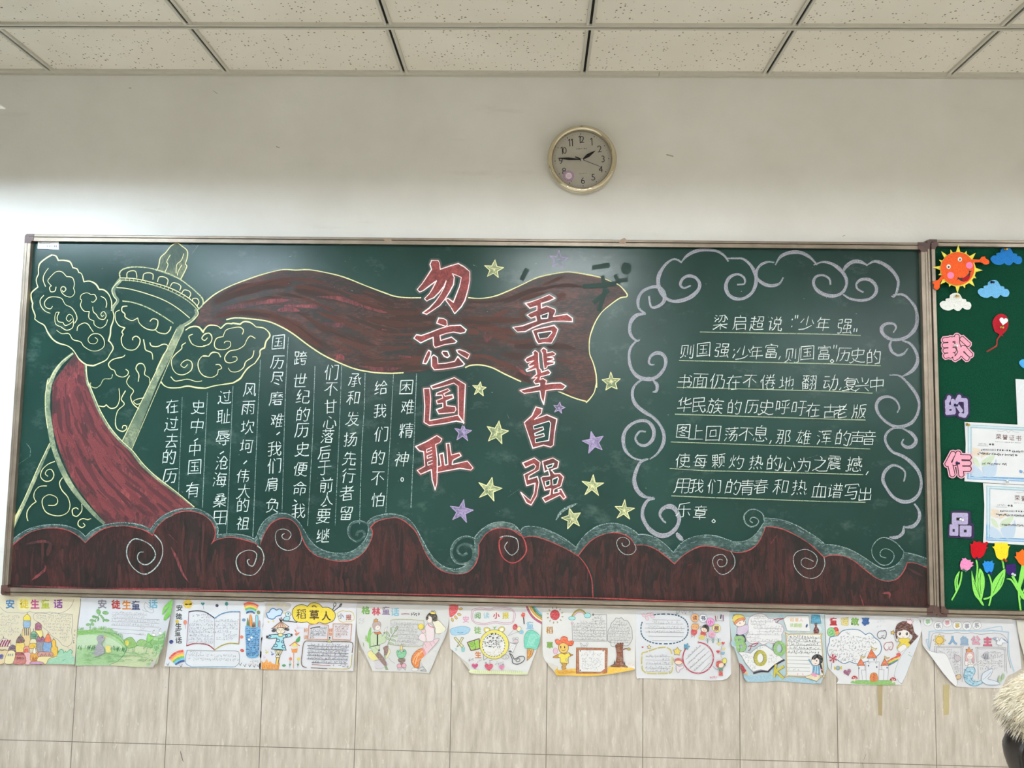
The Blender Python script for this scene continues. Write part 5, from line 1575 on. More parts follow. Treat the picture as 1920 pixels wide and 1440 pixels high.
hand('hour_hand', 58.2, 0, 0, [(-30, 6), (30, 10), (110, 27), (150, 22), (248, 2)], 0.0022, 0.0008)
hand('minute_hand', 276.3, 0, 0, [(-30, 6), (60, 9), (200, 20), (260, 14), (370, 2)], 0.0036, 0.0008)
hand('second_hand', 114.8, 0, 0, [(-110, 9), (-40, 8), (-20, 4), (326, 2)], 0.0050, 0.0006)
b = MB()
c0 = cl(0, 0, 0)
b.lathe((c0.x, 0, c0.z), [(0.0042, -0.020), (0.0042, -0.0262), (0.0, -0.0272)], plain('d8d6d2', 0.25, 0.6, name='hub_metal'), 20)
b.build('hub', t)
t2c = cl(-212, -240, 0)
t2 = thing('round_sticker', (t2c.x, -0.020, t2c.z), 'small round mauve sticker over the seven and eight of the clock dial', 'sticker')
P = Part(DS)
DS.lay = 0.0009
for r, m in ((86, plain('bfa3bb', .5)), (80, plain('a583a4', .5)), (50, plain('e6d9e2', .5))):
    P.poly(m, [(-212 + r * cos(q), 240 + r * sin(q)) for q in (2 * pi * i / 32 for i in range(32))], off=DS.next(0.0001))
for k in range(18):
    a = 2 * pi * k / 18
    x, y = -212 + 65 * cos(a), 240 + 65 * sin(a)
    P.stroke(plain('e6d9e2', .5), [(x - 6 * cos(a), y - 6 * sin(a)), (x + 6 * cos(a + .4), y + 6 * sin(a + .4))], 5)
for k in range(4):
    P.stroke(plain('b79db3', .5), [(-240, 222 + k * 12), (-186, 220 + k * 12)], 3)
P.build('sticker_disc', t2)


# ------------------------------------------------------------------ foam figures pinned on the felt
def foam(h):
    return felt(h, 420, 0.25)


def pin(x, y, y0, h, label, tilt=(0.3, -0.25), steel=True):
    p = at(x, y, y0)
    t = thing('push_pin', p, label, 'push pin')
    m = plain(h, 0.25, 0.7 if h in ('c9a64e', 'd8b45a') else 0.0)
    b = MB()
    d = Vector((tilt[0], -1, tilt[1])).normalized()
    b.tube([p + Vector((0, 0.003, 0)), p + d * 0.0035], 0.0006, plain('b9b9b9', 0.3, 0.9), 8)
    b.build('needle', t)
    b = MB()
    b.tube([p + d * k for k in (0.0015, 0.0025, 0.0045, 0.0085, 0.0105, 0.0118)], [0.0044, 0.0046, 0.0026, 0.0026, 0.0040, 0.0030], m, 14)
    b.build('head', t)


FY = PANEL_Y - 0.0006
ss = Sheet(FRAME_Y - 0.0008)
c = at(1797, 505, FY)
t = thing('foam_sun', c, 'smiling orange foam sun with yellow rays and two waving arms', 'foam figure')
P = Part(ss)
cx, cy, R = 540, 525, 335
tips = [(545, 80, 1), (860, 230, 1), (985, 545, 1), (840, 835, 1), (530, 960, 1), (220, 800, 1), (85, 490, 1), (235, 200, 1), (405, 170, 0), (695, 195, 0), (870, 690, 0), (665, 870, 0), (380, 845, 0), (185, 630, 0), (195, 355, 0)]
outl = []
ang = sorted((math.atan2(y - cy, x - cx), x, y, bg) for x, y, bg in tips)
for a, x, y, bg in ang:
    da = 0.12 if bg else 0.075
    outl += [(cx + 325 * cos(a - da), cy + 312 * sin(a - da)), (x, y), (cx + 325 * cos(a + da), cy + 312 * sin(a + da))]
    outl += [(cx + 325 * cos(a + da + 0.06), cy + 312 * sin(a + da + .06))]
P.slab(foam('f3dc5a'), [(1740 + x / 9.6, 450 + y / 9.6) for x, y in outl], 0.002, 0.0)
P.build('rays', t)
for s in ('S 790,350 860,350 930,352 960,310 1000,298 1030,300 1035,330 1080,355 1100,380 1100,420 1060,440 1020,440 940,400 810,405', 'S 250,640 300,690 255,715 215,770 210,850 180,890 145,895 105,860 110,800 80,770 130,730 180,720'):
    P = Part(ss)
    ss.lay = 0.002
    P.slab(foam('f2602f'), s, 0.002, 0.0021, 3)
    P.build('arm', t)
P = Part(ss)
P.slab(foam('f2602f'), ell('S', 533, 515, 303, 297, 0, 48), 0.0022, 0.0042)
P.build('face', t)
fl = 0.0064
for x, y in ((575, 347), (370, 480)):
    P = Part(ss)
    P.slab(plain('f2f0ec', .3), ell('S', x, y, 38, 40), 0.0012, fl)
    P.poly(plain('111111', .25), ell('S', x + 2, y + 4, 20, 21), off=fl + 0.0014)
    P.poly(plain('e8e8e8', .3), ell('S', x - 14, y - 10, 5, 6, n=8), off=fl + 0.0016)
    P.build('eye', t)
for x, y in ((745, 457), (408, 637)):
    P = Part(ss)
    P.slab(foam('ee86b4'), ell('S', x, y, 61, 60), 0.0014, fl)
    P.build('cheek', t)
P = Part(ss)
P.fill(plain('170d0d', .6), 'S 505,735 530,700 540,660 560,682 640,680 700,640 740,590 735,550 770,556 800,548 765,580 760,640 740,700 690,742 640,752 590,735 545,702', n=0, off=fl + 0.0002)
P.fill(foam('a01f2b'), 'S 612,725 640,680 755,636 750,680 720,725 680,745', n=3, off=fl + 0.0005)
P.build('mouth', t)


def cloud_path(x, y, sc=1.0):
    pts = [[(-275, 10), (-235, -20), (-175, -20)], [(-175, -60), (-105, -75)], [(-95, -130), (-25, -165), (65, -155), (125, -60)], [(185, -50), (195, -10)], [(255, 0), (285, 60), (255, 125), (185, 130), (125, 95)],
           [(75, 150), (15, 150), (-35, 115)], [(-115, 150), (-215, 130), (-275, 70), (-285, 30), (-275, 10)]]
    out, last = [], None
    for q in pts:
        q = ([last] if last and last != q[0] else []) + q
        last = q[-1]
        r = spline(q, 5)
        out += r if not out else r[1:]
    out.pop()
    return [(1740 + (x + u * sc) / 9.6, 450 + (y + v * sc) / 9.6) for u, v in out]


for x, y, h, lab in ((495, 1120, 'dfdfdb', 'white foam cloud pinned below the orange sun'), (1180, 890, '6fb0de', 'pale blue foam cloud below the dark blue one'), (1410, 300, '2a79c4', 'dark blue foam cloud at the top of the felt beside the sun'), (1925, 2170, '4a9bd8', 'light blue foam shape cut off by the right edge of the photo')):
    s2 = Sheet(FY)
    q = cloud_path(x, y)
    c = at(1740 + x / 9.6, 450 + y / 9.6, FY)
    P = Part(s2)
    P.slab(foam(h), q, 0.003, 0.0)
    o = P.build('foam_cloud', None)
    tag(o, lab, 'foam figure', 'foam clouds on the felt board')
pin(1740 + 505 / 9.6, 450 + 1010 / 9.6, FY - .003, 'd8b45a', 'gold push pin through the white foam cloud')
pin(1740 + 1135 / 9.6, 450 + 757 / 9.6, FY - .003, '141b33', 'dark push pin through the pale blue foam cloud')
pin(1740 + 1375 / 9.6, 450 + 165 / 9.6, FY - .003, 'c9a64e', 'gold push pin through the dark blue foam cloud')

s2 = Sheet(FY)
c = at(1876, 610, FY)
t = thing('foam_balloon', c, 'red foam balloon with a white heart and a curling string', 'foam figure')
P = Part(s2)
P.slab(foam('a31f2c'), 'E 1650,850 1662,810 1690,780 1730,770 1770,790 1787,840 1780,890 1755,930 1735,945 1742,962 1722,958 1700,966 1708,945 1670,920', 0.003, 0.0)
P.build('balloon', t)
P = Part(s2)
P.slab(plain('f1efec', .6), heart('E', 1745, 832, 37, 8), 0.0015, 0.0031)
P.build('heart', t)
P = Part(Sheet(FY))
q = path('E 1722,950 1700,975 1688,1000 1685,1040 1660,1060 1600,1096')
a = [(x - 1.2, y - 1.0) for x, y in q] + [(x + 1.2, y + 1.0) for x, y in q][::-1]
P.slab(foam('8a3530'), a, 0.002, 0.0, 0)
P.build('string', t)
pin(1500 + 1718 / 4.571, 420 + 885 / 4.571, FY - .003, 'd8b45a', 'gold push pin through the red foam balloon')


# foam lettering: card, dark outline, coloured strokes
def foam_char(ch, strokes, x, y, size, hb, hl, hf, wb, wl, wf, label, yo=FY):
    s2 = Sheet(yo)
    t = thing('foam_character', at(x, y, yo), label, 'foam letter', 'foam letters down the felt board')

    def draw(P, m, w, off):
        for j, q in enumerate(strokes):
            o = off + j * 0.00003
            P.stroke(m, q, w, off=o)
            for p in (q[0], q[-1]):
                o += 0.00001 if p is q[-1] else 0.000022
                P.poly(m, [(p[0] + w / 2 * cos(a), p[1] + w / 2 * sin(a)) for a in (2 * pi * i / 14 for i in range(14))], off=o)
    P = Part(s2)
    for i, off in enumerate((0.0003, 0.0010, 0.0017, 0.0024)):
        draw(P, foam(hb), wb, off)
    P.build('backing', t)
    P = Part(s2)
    draw(P, plain(hl, .7), wl, 0.0029)
    P.build('outline', t)
    P = Part(s2)
    draw(P, foam(hf), wf, 0.0034)
    P.build('strokes', t)


E_ = lambda s: path(s, 0)
PINK, PLUM = ('f0a9bb', '2a1218', 'ee9fb3'), ('3b2a55', '1c1326', 'a99fc0')
foam_char('我', [E_('E 1240,995 1330,985'), E_('E 1290,985 1290,1130'), E_('E 1240,1040 1310,1035'), E_('E 1245,1085 1320,1080'), E_('E 1250,1130 1310,1120'), E_('E 1345,965 1350,1030 1375,1100 1430,1150'), E_('E 1390,985 1440,1030'),
                E_('E 1410,1065 1440,1100 1460,1120'), E_('E 1400,1060 1350,1140 1330,1150')], 1793, 653, 46, *PINK, 14.5, 10.5, 7.6, 'pink foam letter nearest the red balloon, topmost of the four')
foam_char('的', [E_('J 1278,205 1272,235'), E_('J 1260,240 1265,340'), E_('J 1310,235 1318,330'), E_('J 1260,290 1315,285'), E_('J 1262,340 1318,335'), E_('J 1365,200 1340,250'), E_('J 1350,225 1420,230 1425,340 1410,365 1375,355'), E_('J 1355,285 1380,320')], 1793, 762, 44, *PLUM, 14.5, 10, 7.6, 'purple foam letter with a two boxed left half, between two pink ones')
foam_char('作', [E_('Q 450,680 350,865'), E_('Q 400,870 440,1050'), E_('Q 545,675 475,850'), E_('Q 560,760 600,1055'), E_('Q 590,740 735,745'), E_('Q 600,850 735,850'), E_('Q 600,950 735,950')], 1797, 870, 44, *PINK, 15, 11.2, 7.8, 'pink foam letter overlapping the left edge of the upper certificate', FY - 0.0042)

s2 = Sheet(FY)
t = thing('foam_character', at(1802, 984, FY), 'purple foam letter of three boxes above the tulips', 'foam letter', 'foam letters down the felt board')
P = Part(s2)
P.slab(foam('3b2a55'), 'U 275,210 290,185 400,178 510,190 525,220 530,330 560,345 568,490 545,525 380,515 265,510 243,480 250,350 285,325', 0.0025, 0.0, 2)
P.build('backing', t)
for bx in ('U 295,210 310,205 480,208 493,222 490,340 478,352 305,348 292,335', 'U 265,355 275,347 365,350 375,362 373,478 362,490 270,486 262,474', 'U 388,368 400,360 520,362 535,375 532,490 520,500 400,498 388,486'):
    P = Part(s2)
    q = path(bx, 0)
    P.stroke(plain('1c1326', .7), q, 4.2, closed=True, off=0.0027)
    P.slab(foam('a99fc0'), q, 0.0005, 0.0026, 0)
    P.build('box', t)
P = Part(s2)
for bx in ('U 348,265 415,265 415,300 348,300', 'U 302,405 328,405 328,440 302,440', 'U 440,412 474,412 474,448 440,448'):
    P.fill(plain('120c18', .7), bx, n=0, off=0.0034)
P.build('box_hole', t)
pin(1500 + 1325 / 4.571, 420 + 1040 / 4.571, FY - .003, 'e9e7e4', 'white push pin through the topmost pink foam letter')
pin(1500 + 1325 / 4.571, 700 + 270 / 4.571, FY - .003, '15204a', 'navy push pin through the purple letter with two boxes')
pin(1500 + 1340 / 4.571, 700 + 765 / 4.571, FY - .007, '15204a', 'navy push pin through the pink letter beside the certificate')
pin(1500 + 1372 / 4.571, 700 + 1250 / 4.571, FY - .003, 'eeeeee', 'white push pin through the purple letter of three boxes')


# foam tulips
def tulip(label, head_h, head, stem, leaves, pin_xy=None, pin_h='15204a', pin_label=''):
    s2 = Sheet(FY)
    q = path(head)
    mx, my = sum(p[0] for p in q) / len(q), sum(p[1] for p in q) / len(q)
    t = thing('foam_tulip', at(mx, my, FY), label, 'foam flower', 'foam tulips along the foot of the felt board')
    P = Part(s2)
    P.slab(foam(head_h), head, 0.002, 0.0022, 3)
    P.build('flower_head', t)
    GR, GD = foam('86d25c'), plain('1c4a22', .8)
    P = Part(s2)
    a = path(stem[0])
    w = stem[1]
    L, R_ = [], []
    for i, p in enumerate(a):
        u, v = a[max(i - 1, 0)], a[min(i + 1, len(a) - 1)]
        d = math.hypot(v[0] - u[0], v[1] - u[1])
        nx, ny = -(v[1] - u[1]) / d * w / 2, (v[0] - u[0]) / d * w / 2
        L.append((p[0] + nx, p[1] + ny))
        R_.append((p[0] - nx, p[1] - ny))
    P.slab(GR, L + R_[::-1], 0.002, 0.0, 0)
    P.build('stem', t)
    for lf, vein in leaves:
        P = Part(s2)
        P.slab(GR, lf, 0.002, 0.0001, 3)
        for v in vein:
            P.line(GD, v, 0.9, off=0.0023)
        P.build('leaf', t)
    if pin_xy:
        pin(1740 + pin_xy[0] / 6.545, 930 + pin_xy[1] / 6.545, FY - .004, pin_h, pin_label)


tulip('red foam tulip, the tallest beside the three boxed letter', 'b3141f', 'U 515,580 | 535,592 552,588 | 556,560 563,545 | 585,560 600,570 | 620,560 640,556 | 655,572 690,578 | 715,562 735,565 | 732,590 712,615 | 722,628 738,630 | 715,650 700,690 680,730 640,762 600,772 560,762 535,725 527,680 525,620', ('U 590,780 605,850 603,930 592,1020 600,1120', 2.9),
      [('U 535,915 550,970 585,1080 620,1180 650,1260 688,1340 660,1335 620,1275 575,1220 545,1120 535,1010', ('U 560,1040 600,1150 640,1250',)), ('U 635,888 670,930 693,1000 695,1100 680,1180 655,1280 625,1190 600,1110 605,1010 620,940', ('U 650,940 640,1050 650,1200', 'U 625,1000 612,1100 640,1240'))], (592, 762), '191f4d', 'navy push pin under the red foam tulip')
tulip('yellow foam tulip with a bare stem', 'f1cd2e', 'U 785,620 | 805,620 820,608 | 818,585 822,570 | 860,576 900,570 | 940,576 976,570 | 978,590 980,608 | 995,612 1012,610 | 995,630 985,680 982,730 955,775 915,787 870,775 840,745 825,690 810,645', ('U 910,790 922,830 932,890', 3.2), [], (925, 780), '9c2a1e', 'red push pin under the yellow foam tulip')
tulip('sky blue foam tulip with a broad leaf', '2d84cf', 'U 665,830 | 678,826 690,815 | 688,800 690,792 | 715,805 735,796 | 760,806 790,788 | 792,805 795,820 | 806,826 818,824 | 808,850 803,890 785,930 745,948 705,930 690,895 680,860', ('U 740,955 765,1020 780,1090 782,1180 770,1260 748,1348', 2.9),
      [('U 945,893 948,950 935,1030 905,1110 850,1180 790,1225 785,1150 790,1070 830,1000 890,935', ('U 920,945 870,1040 800,1190', 'U 925,1000 890,1100')), ('U 682,1255 740,1240 800,1210 800,1228 745,1260 690,1275', ())], (745, 938), '141b66', 'blue push pin under the sky blue foam tulip')
tulip('small pink foam tulip leaning right, first in the row', 'e289b5', 'U 392,850 405,800 425,785 | 420,770 415,762 | 440,768 458,758 | 475,775 492,785 | 515,785 525,785 | 522,805 530,812 | 550,808 558,812 | 550,830 535,838 | 548,845 560,855 | 530,870 510,898 475,918 440,922 405,902', ('U 415,928 405,1020 380,1110 330,1210 290,1280', 2.9),
      [('U 388,920 375,990 365,1060 370,1120 345,1180 328,1110 325,1040 345,975', ('U 362,985 345,1060 350,1130',))], (430, 905), '4f7d62', 'green push pin under the pink foam tulip')
tulip('dark purple foam tulip, smallest head in the row', '36215e', 'U 948,880 | 958,850 965,835 | 990,845 1010,830 | 1030,842 1045,825 | 1060,835 1078,835 | 1075,870 1080,900 1070,940 1050,970 1010,975 975,955 955,915', ('U 1035,978 1075,1050 1120,1130 1200,1270', 4.4), [('U 960,1020 985,1010 1020,1015 1060,1060 1100,1120 1130,1180 1180,1270 1150,1250 1100,1170 1050,1085 1010,1032', ())], (1032, 955), 'd9d9e6', 'pale push pin under the dark purple foam tulip')
tulip('orange foam tulip at the right edge of the photo', 'f26a21', 'U 1060,740 | 1078,742 1085,730 | 1082,705 1080,685 | 1110,690 1135,675 | 1155,655 1165,655 | 1180,675 1210,690 | 1235,680 1250,690 | 1245,720 1240,760 1225,810 1190,845 1155,852 1115,820 1090,780', ('U 1158,850 1135,980 1115,1100 1118,1250 1140,1420', 3.4), [('U 1180,850 1185,960 1160,1060 1110,1190 1105,1100 1125,960 1150,870', ()), ('U 1240,960 1200,1080 1150,1200 1130,1300 1160,1200 1240,1080', ())])


# ------------------------------------------------------------------ certificates
def certificate(dx, dy, label, yo, pins):
    FRAMES['Z'] = (1740 + dx, 780 + dy, 9.6)
    s2 = Sheet(yo, [(1740 + dx + 720 / 9.6, 800 + dy, -1, 0, 9, 0.003)], False)
    t = thing('certificate', at(1891 + dx, 850 + dy, yo), label, 'certificate', 'printed certificates on the felt board')
    P = Part(s2)
    P.fill(paper('edeef0'), 'Z 655,105 1500,150 2250,190 2250,1260 1450,1225 655,1175 668,900 678,500 665,250', n=0, off=0.0)
    P.build('sheet', t)
    P = Part(s2)
    P.fill(crayon('a9c6d2', .3), 'Z 712,150 2190,228 2190,1200 705,1138 715,800', holes=('Z 785,215 2120,290 2120,1130 780,1080 785,700',), n=0)
    P.fill(crayon('6aa5d8', .3), 'Z 705,1060 780,1080 2120,1130 2190,1200 705,1138', n=0)
    P.fill(crayon('7fb0d6', .3), 'Z 710,850 782,850 780,1080 705,1138', n=0)
    off = P.s.next()
    W = plain('d9e6ea', .7)
    for k in range(66):
        u = k / 66
        for x, y in ((735 + 1440 * u, 178 + 78 * u), (735 + 1440 * u, 1110 + 62 * u)):
            P.stroke(W, [(1740 + dx + (x - 7) / 9.6, 780 + dy + (y + 12) / 9.6), (1740 + dx + (x + 1) / 9.6, 780 + dy + (y - 12) / 9.6), (1740 + dx + (x + 9) / 9.6, 780 + dy + (y + 12) / 9.6)], .5, off=off)
    for k in range(44):
        y = 200 + 900 * k / 44
        P.stroke(W, [(1740 + dx + 735 / 9.6, 780 + dy + (y - 6) / 9.6), (1740 + dx + 765 / 9.6, 780 + dy + (y + 2) / 9.6), (1740 + dx + 735 / 9.6, 780 + dy + (y + 10) / 9.6)], .5, off=off)
    P.build('printed_border', t)
    P = Part(s2)
    for h, s in (('ecd9c4', 'Z 800,570 860,575 940,600 940,660 880,650 820,625'), ('ecd9c4', 'Z 785,640 850,640 920,690 925,730 850,715 790,690'), ('ecd9c4', 'Z 960,680 1010,650 1100,650 1080,690 1010,730 950,755'), ('d3e2c6', 'Z 800,735 860,760 910,820 930,905 860,885 815,830'),
                 ('d3e2c6', 'Z 960,890 970,820 1050,750 1190,700 1190,760 1130,840 1050,890'), ('c3d6ea', 'Z 785,895 870,910 950,980 1000,1090 790,1078'), ('c3d6ea', 'Z 970,930 1060,890 1180,870 1225,770 1245,900 1220,1040 1180,1088 1040,1090'), ('7b9ecb', 'Z 1645,975 1700,985 1695,1025 1650,1020')):
        P.fill(crayon(h, .15), s, n=3)
    P.build('flower_motif', t)
    P = Part(s2)
    TI = plain('6b4c45', .7)
    for ch, x, y in zip('荣誉证书', (1270, 1388, 1508, 1630), (372, 383, 392, 402)):
        P.glyph(ch, 1740 + dx + x / 9.6, 780 + dy + y / 9.6, 11.2, TI, .85)
    for i, ch in enumerate('CertificateofHonor'):
        P.glyph(ch, 1740 + dx + (1220 + i * 25 + (14 if i > 10 else 0) + (14 if i > 12 else 0)) / 9.6, 780 + dy + (462 + i * 1.4) / 9.6, 2.0, plain('8d8b8b', .7), .4)
    P.line(plain('a39c9c', .7), 'Z 1250,268 1320,280 1400,260 1445,300 1490,262 1560,285 1635,295', .6)
    P.build('title', t)
    P = Part(s2)
    IK = plain('33343a', .7)
    scribble(P, plain('8f9399', .7), 905, 1050, 500, 24, 'Z', w=.5)
    P.line(plain('777777', .7), 'Z 890,533 1085,540', .5, n=0)
    for ch, x in zip('中队', (1118, 1175)):
        P.glyph(ch, 1740 + dx + x / 9.6, 780 + dy + 512 / 9.6, 4.2, IK, .75)
    scribble(P, IK, 960, 1000, 610, 26, 'Z', w=.8)
    for i, ch in enumerate('20222023'):
        P.glyph(ch, 1740 + dx + (1022 + i * 25 + (14 if i > 3 else 0)) / 9.6, 780 + dy + (606 + i) / 9.6, 3.0, IK, .5)
    P.line(IK, 'Z 1112,612 1124,612', .5, n=0)
    for ch, x in zip('学年第一学期', (1255, 1300, 1345, 1385, 1425, 1470)):
        P.glyph(ch, 1740 + dx + x / 9.6, 780 + dy + (612 + (x - 1255) * .05) / 9.6, 3.0, IK, .6)
    scribble(P, IK, 1520, 2050, 632, 28, 'Z', w=.8, slant=.05)
    scribble(P, IK, 890, 1600, 668, 28, 'Z', w=.8, slant=.05)
    scribble(P, IK, 985, 1410, 852, 28, 'Z', w=.8, slant=.04)
    scribble(P, IK, 1720, 2000, 1010, 24, 'Z', w=.7, slant=.04)
    P.build('text', t)
    for px, py, h, lab in pins:
        pin(1740 + px / 9.6, 780 + py / 9.6, yo - .003, h, lab)


certificate(0, 0, 'upper award certificate with blue printed border, half cut off by the photo', FY - 0.0010, ((692, 148, 'd8b45a', 'gold push pin in the corner of the upper certificate'),))
certificate(35, 114.8, 'lower award certificate with blue printed border above the yellow tulip', FY - 0.0006, ((1420, 1168, 'e9e7e4', 'white push pin at the meeting edges of the two certificates'),))
s2 = Sheet(FY - 0.0016, [(1990, 740, 1, 0, 40, .001)], False)
P = Part(s2)
P.fill(paper('eceff2'), 'P 1904,710.5 1960,714 2010,717 2010,804 1960,801 1908,799 1906,755', n=0, off=0)
P.line(plain('d5dade', .7), 'P 1909,735 1916,724 1930,716', 2.5)
tag(P.build('paper_sheet', None), 'blank white paper corner above the upper certificate at the right edge', 'paper')

# ------------------------------------------------------------------ hand drawn posters under the blackboard
PY = -0.0065
K = plain('2e2c2b', .8, name='black_pen')
KG = plain('8f8d91', .8, name='grey_pen')
KB = plain('6b4a3a', .8, name='brown_pen')
C = crayon


class Poster:
    def __init__(self, fr, outline, hexc, label, curls=(), y=PY):
        ox, oy, s = FRAMES[fr]
        self.fr = fr
        cs = [(ox + a / s, oy + b_ / s, nx, ny, R, h) for a, b_, nx, ny, R, h in curls]
        self.s = Sheet(y, cs, False)
        q = path(fr + ' ' + outline, 3)
        x, yy = sum(p[0] for p in q) / len(q), min(p[1] for p in q)
        self.t = thing('handmade_poster', at(x, yy, y), label, 'poster', 'pupils\' posters hung under the blackboard')
        P = Part(self.s)
        P.poly(paper(hexc), q, off=0.0)
        P.build('sheet', self.t)
        self.s.lay = 0.0002

    def part(self, name):
        return PP(self, name)


class PP:
    def __init__(self, po, name):
        self.po, self.name, self.P = po, name, Part(po.s)

    def __enter__(self):
        return self

    def __exit__(self, *a):
        if self.P.m.v:
            self.P.build(self.name, self.po.t)

    def f(self, h, s, edge=None, w=.8, n=4, amt=.25):
        self.P.fill(C(h, amt), self.po.fr + ' ' + s, edge=edge, w=w, n=n)
        return self

    def e(self, h, cx, cy, rx, ry=None, rot=0, edge=None, w=.8, amt=.25):
        q = ell(self.po.fr, cx, cy, rx, ry, rot)
        self.P.poly(C(h, amt), q)
        if edge:
            self.P.stroke(edge, q, w, closed=True)
        return self

    def o(self, m, cx, cy, rx, ry=None, w=.8, rot=0):
        self.P.stroke(m, ell(self.po.fr, cx, cy, rx, ry, rot), w, closed=True)
        return self

    def l(self, m, s, w=.8, n=4, closed=False):
        self.P.line(m, self.po.fr + ' ' + s, w, n, closed=closed)
        return self

    def g(self, ch, x, y, size, h, w, halo=None, hw=1.2):
        ox, oy, s = FRAMES[self.po.fr]
        if ch in '童鱼稻读阅':
            w *= 0.66
        if halo:
            st = random.getstate()
            self.P.glyph(ch, ox + x / s, oy + y / s, size / s, halo, w + hw)
            random.setstate(st)
        self.P.glyph(ch, ox + x / s, oy + y / s, size / s, C(h, .1) if isinstance(h, str) else h, w)
        return self

    def t(self, m, x0, x1, ys, h=34, rule=None, w=.42, slant=0.02):
        for k, y in enumerate(ys):
            a, b_ = (x0[k] if isinstance(x0, (list, tuple)) else x0), (x1[k] if isinstance(x1, (list, tuple)) else x1)
            scribble(self.P, m, a, b_, y, h, self.po.fr, rule, w, slant)
        return self

    def bands(self, a, b_, cols, edge=None):
        bands(self.P, self.po.fr + ' ' + a, self.po.fr + ' ' + b_, [C(c) for c in cols], edge)
        return self

    def heart(self, h, x, y, s, rot=0, edge=None):
        q = heart(self.po.fr, x, y, s, rot)
        self.P.poly(C(h), q)
        if edge:
            self.P.stroke(edge, q, .6, closed=True)
        return self

    def star(self, h, x, y, r, rot=0, inner=.5, edge=None):
        ox, oy, s = FRAMES[self.po.fr]
        q = star_pts(ox + x / s, oy + y / s, r / s, rot, inner)
        self.P.poly(C(h), q)
        if edge:
            self.P.stroke(edge, q, .7, closed=True)
        return self

    def flower(self, h, x, y, r, k=6, mid=None):
        for i in range(k):
            a = 2 * pi * i / k
            self.e(h, x + r * .62 * cos(a), y + r * .62 * sin(a), r * .42, r * .3, math.degrees(a))
        self.e(mid or 'e8c23a', x, y, r * .3)
        return self


# 1 ---------------------------------------------------------------- onion domes
po = Poster('p1', '-230,45 500,55 | 900,66 1452,90 | 1440,250 1400,520 1365,1000 1345,1285 | 1320,1312 | 800,1302 -230,1292 | -230,45', 'e9dfc3', 'cream poster with onion domed palace and coloured title, cut by the left edge', [(1250, 1200, 1, 1, 9, .004)])
with po.part('title') as p:
    p.f('f0e6a6', '330,120 545,110 548,300 340,312', amt=.5)
    for ch, x, h in zip('安徒生童话', (182, 432, 630, 818, 1045), ('4c86b8', 'e3c93a', 'c24a86', 'b4bf35', '8d4f9a')):
        p.g(ch, x, 215, 175, h, 2.6)
    p.l(KG, '-100,200 0,270 60,330 150,370 290,372 | 330,372 420,382 540,350 | 620,372 800,372 900,360 | 1000,382 1120,370 1230,310 1300,220 1330,130', .8)
with po.part('text_block') as p:
    p.l(KG, '1080,395 980,375 900,400 | 750,380 650,385 600,420 620,500 720,560 780,640 880,720 920,780 1030,850 1080,900 1130,960 1220,975 1290,920 1300,800 1290,700 1310,560 1300,400 | 1200,395 1080,395', .8)
    p.t(KG, -100, [60, 345, 300, 345, 210, 350, 340, 230], [395, 430, 490, 545, 600, 650, 705, 760], 38)
    p.t(KG, [650, 640, 760, 780, 820, 890, 950, 1070, 1130], [1290, 1290, 1280, 1270, 1250, 1280, 1260, 1270, 1200], [415, 465, 520, 570, 625, 680, 740, 805, 860], 36)
    p.t(K, [1330, 1330, 1320, 1310, 1310], [1362, 1362, 1352, 1345, 1342], [700, 770, 830, 880, 920], 30)
    p.t(plain('c98a76', .8), 1200, 1320, [1000], 28)
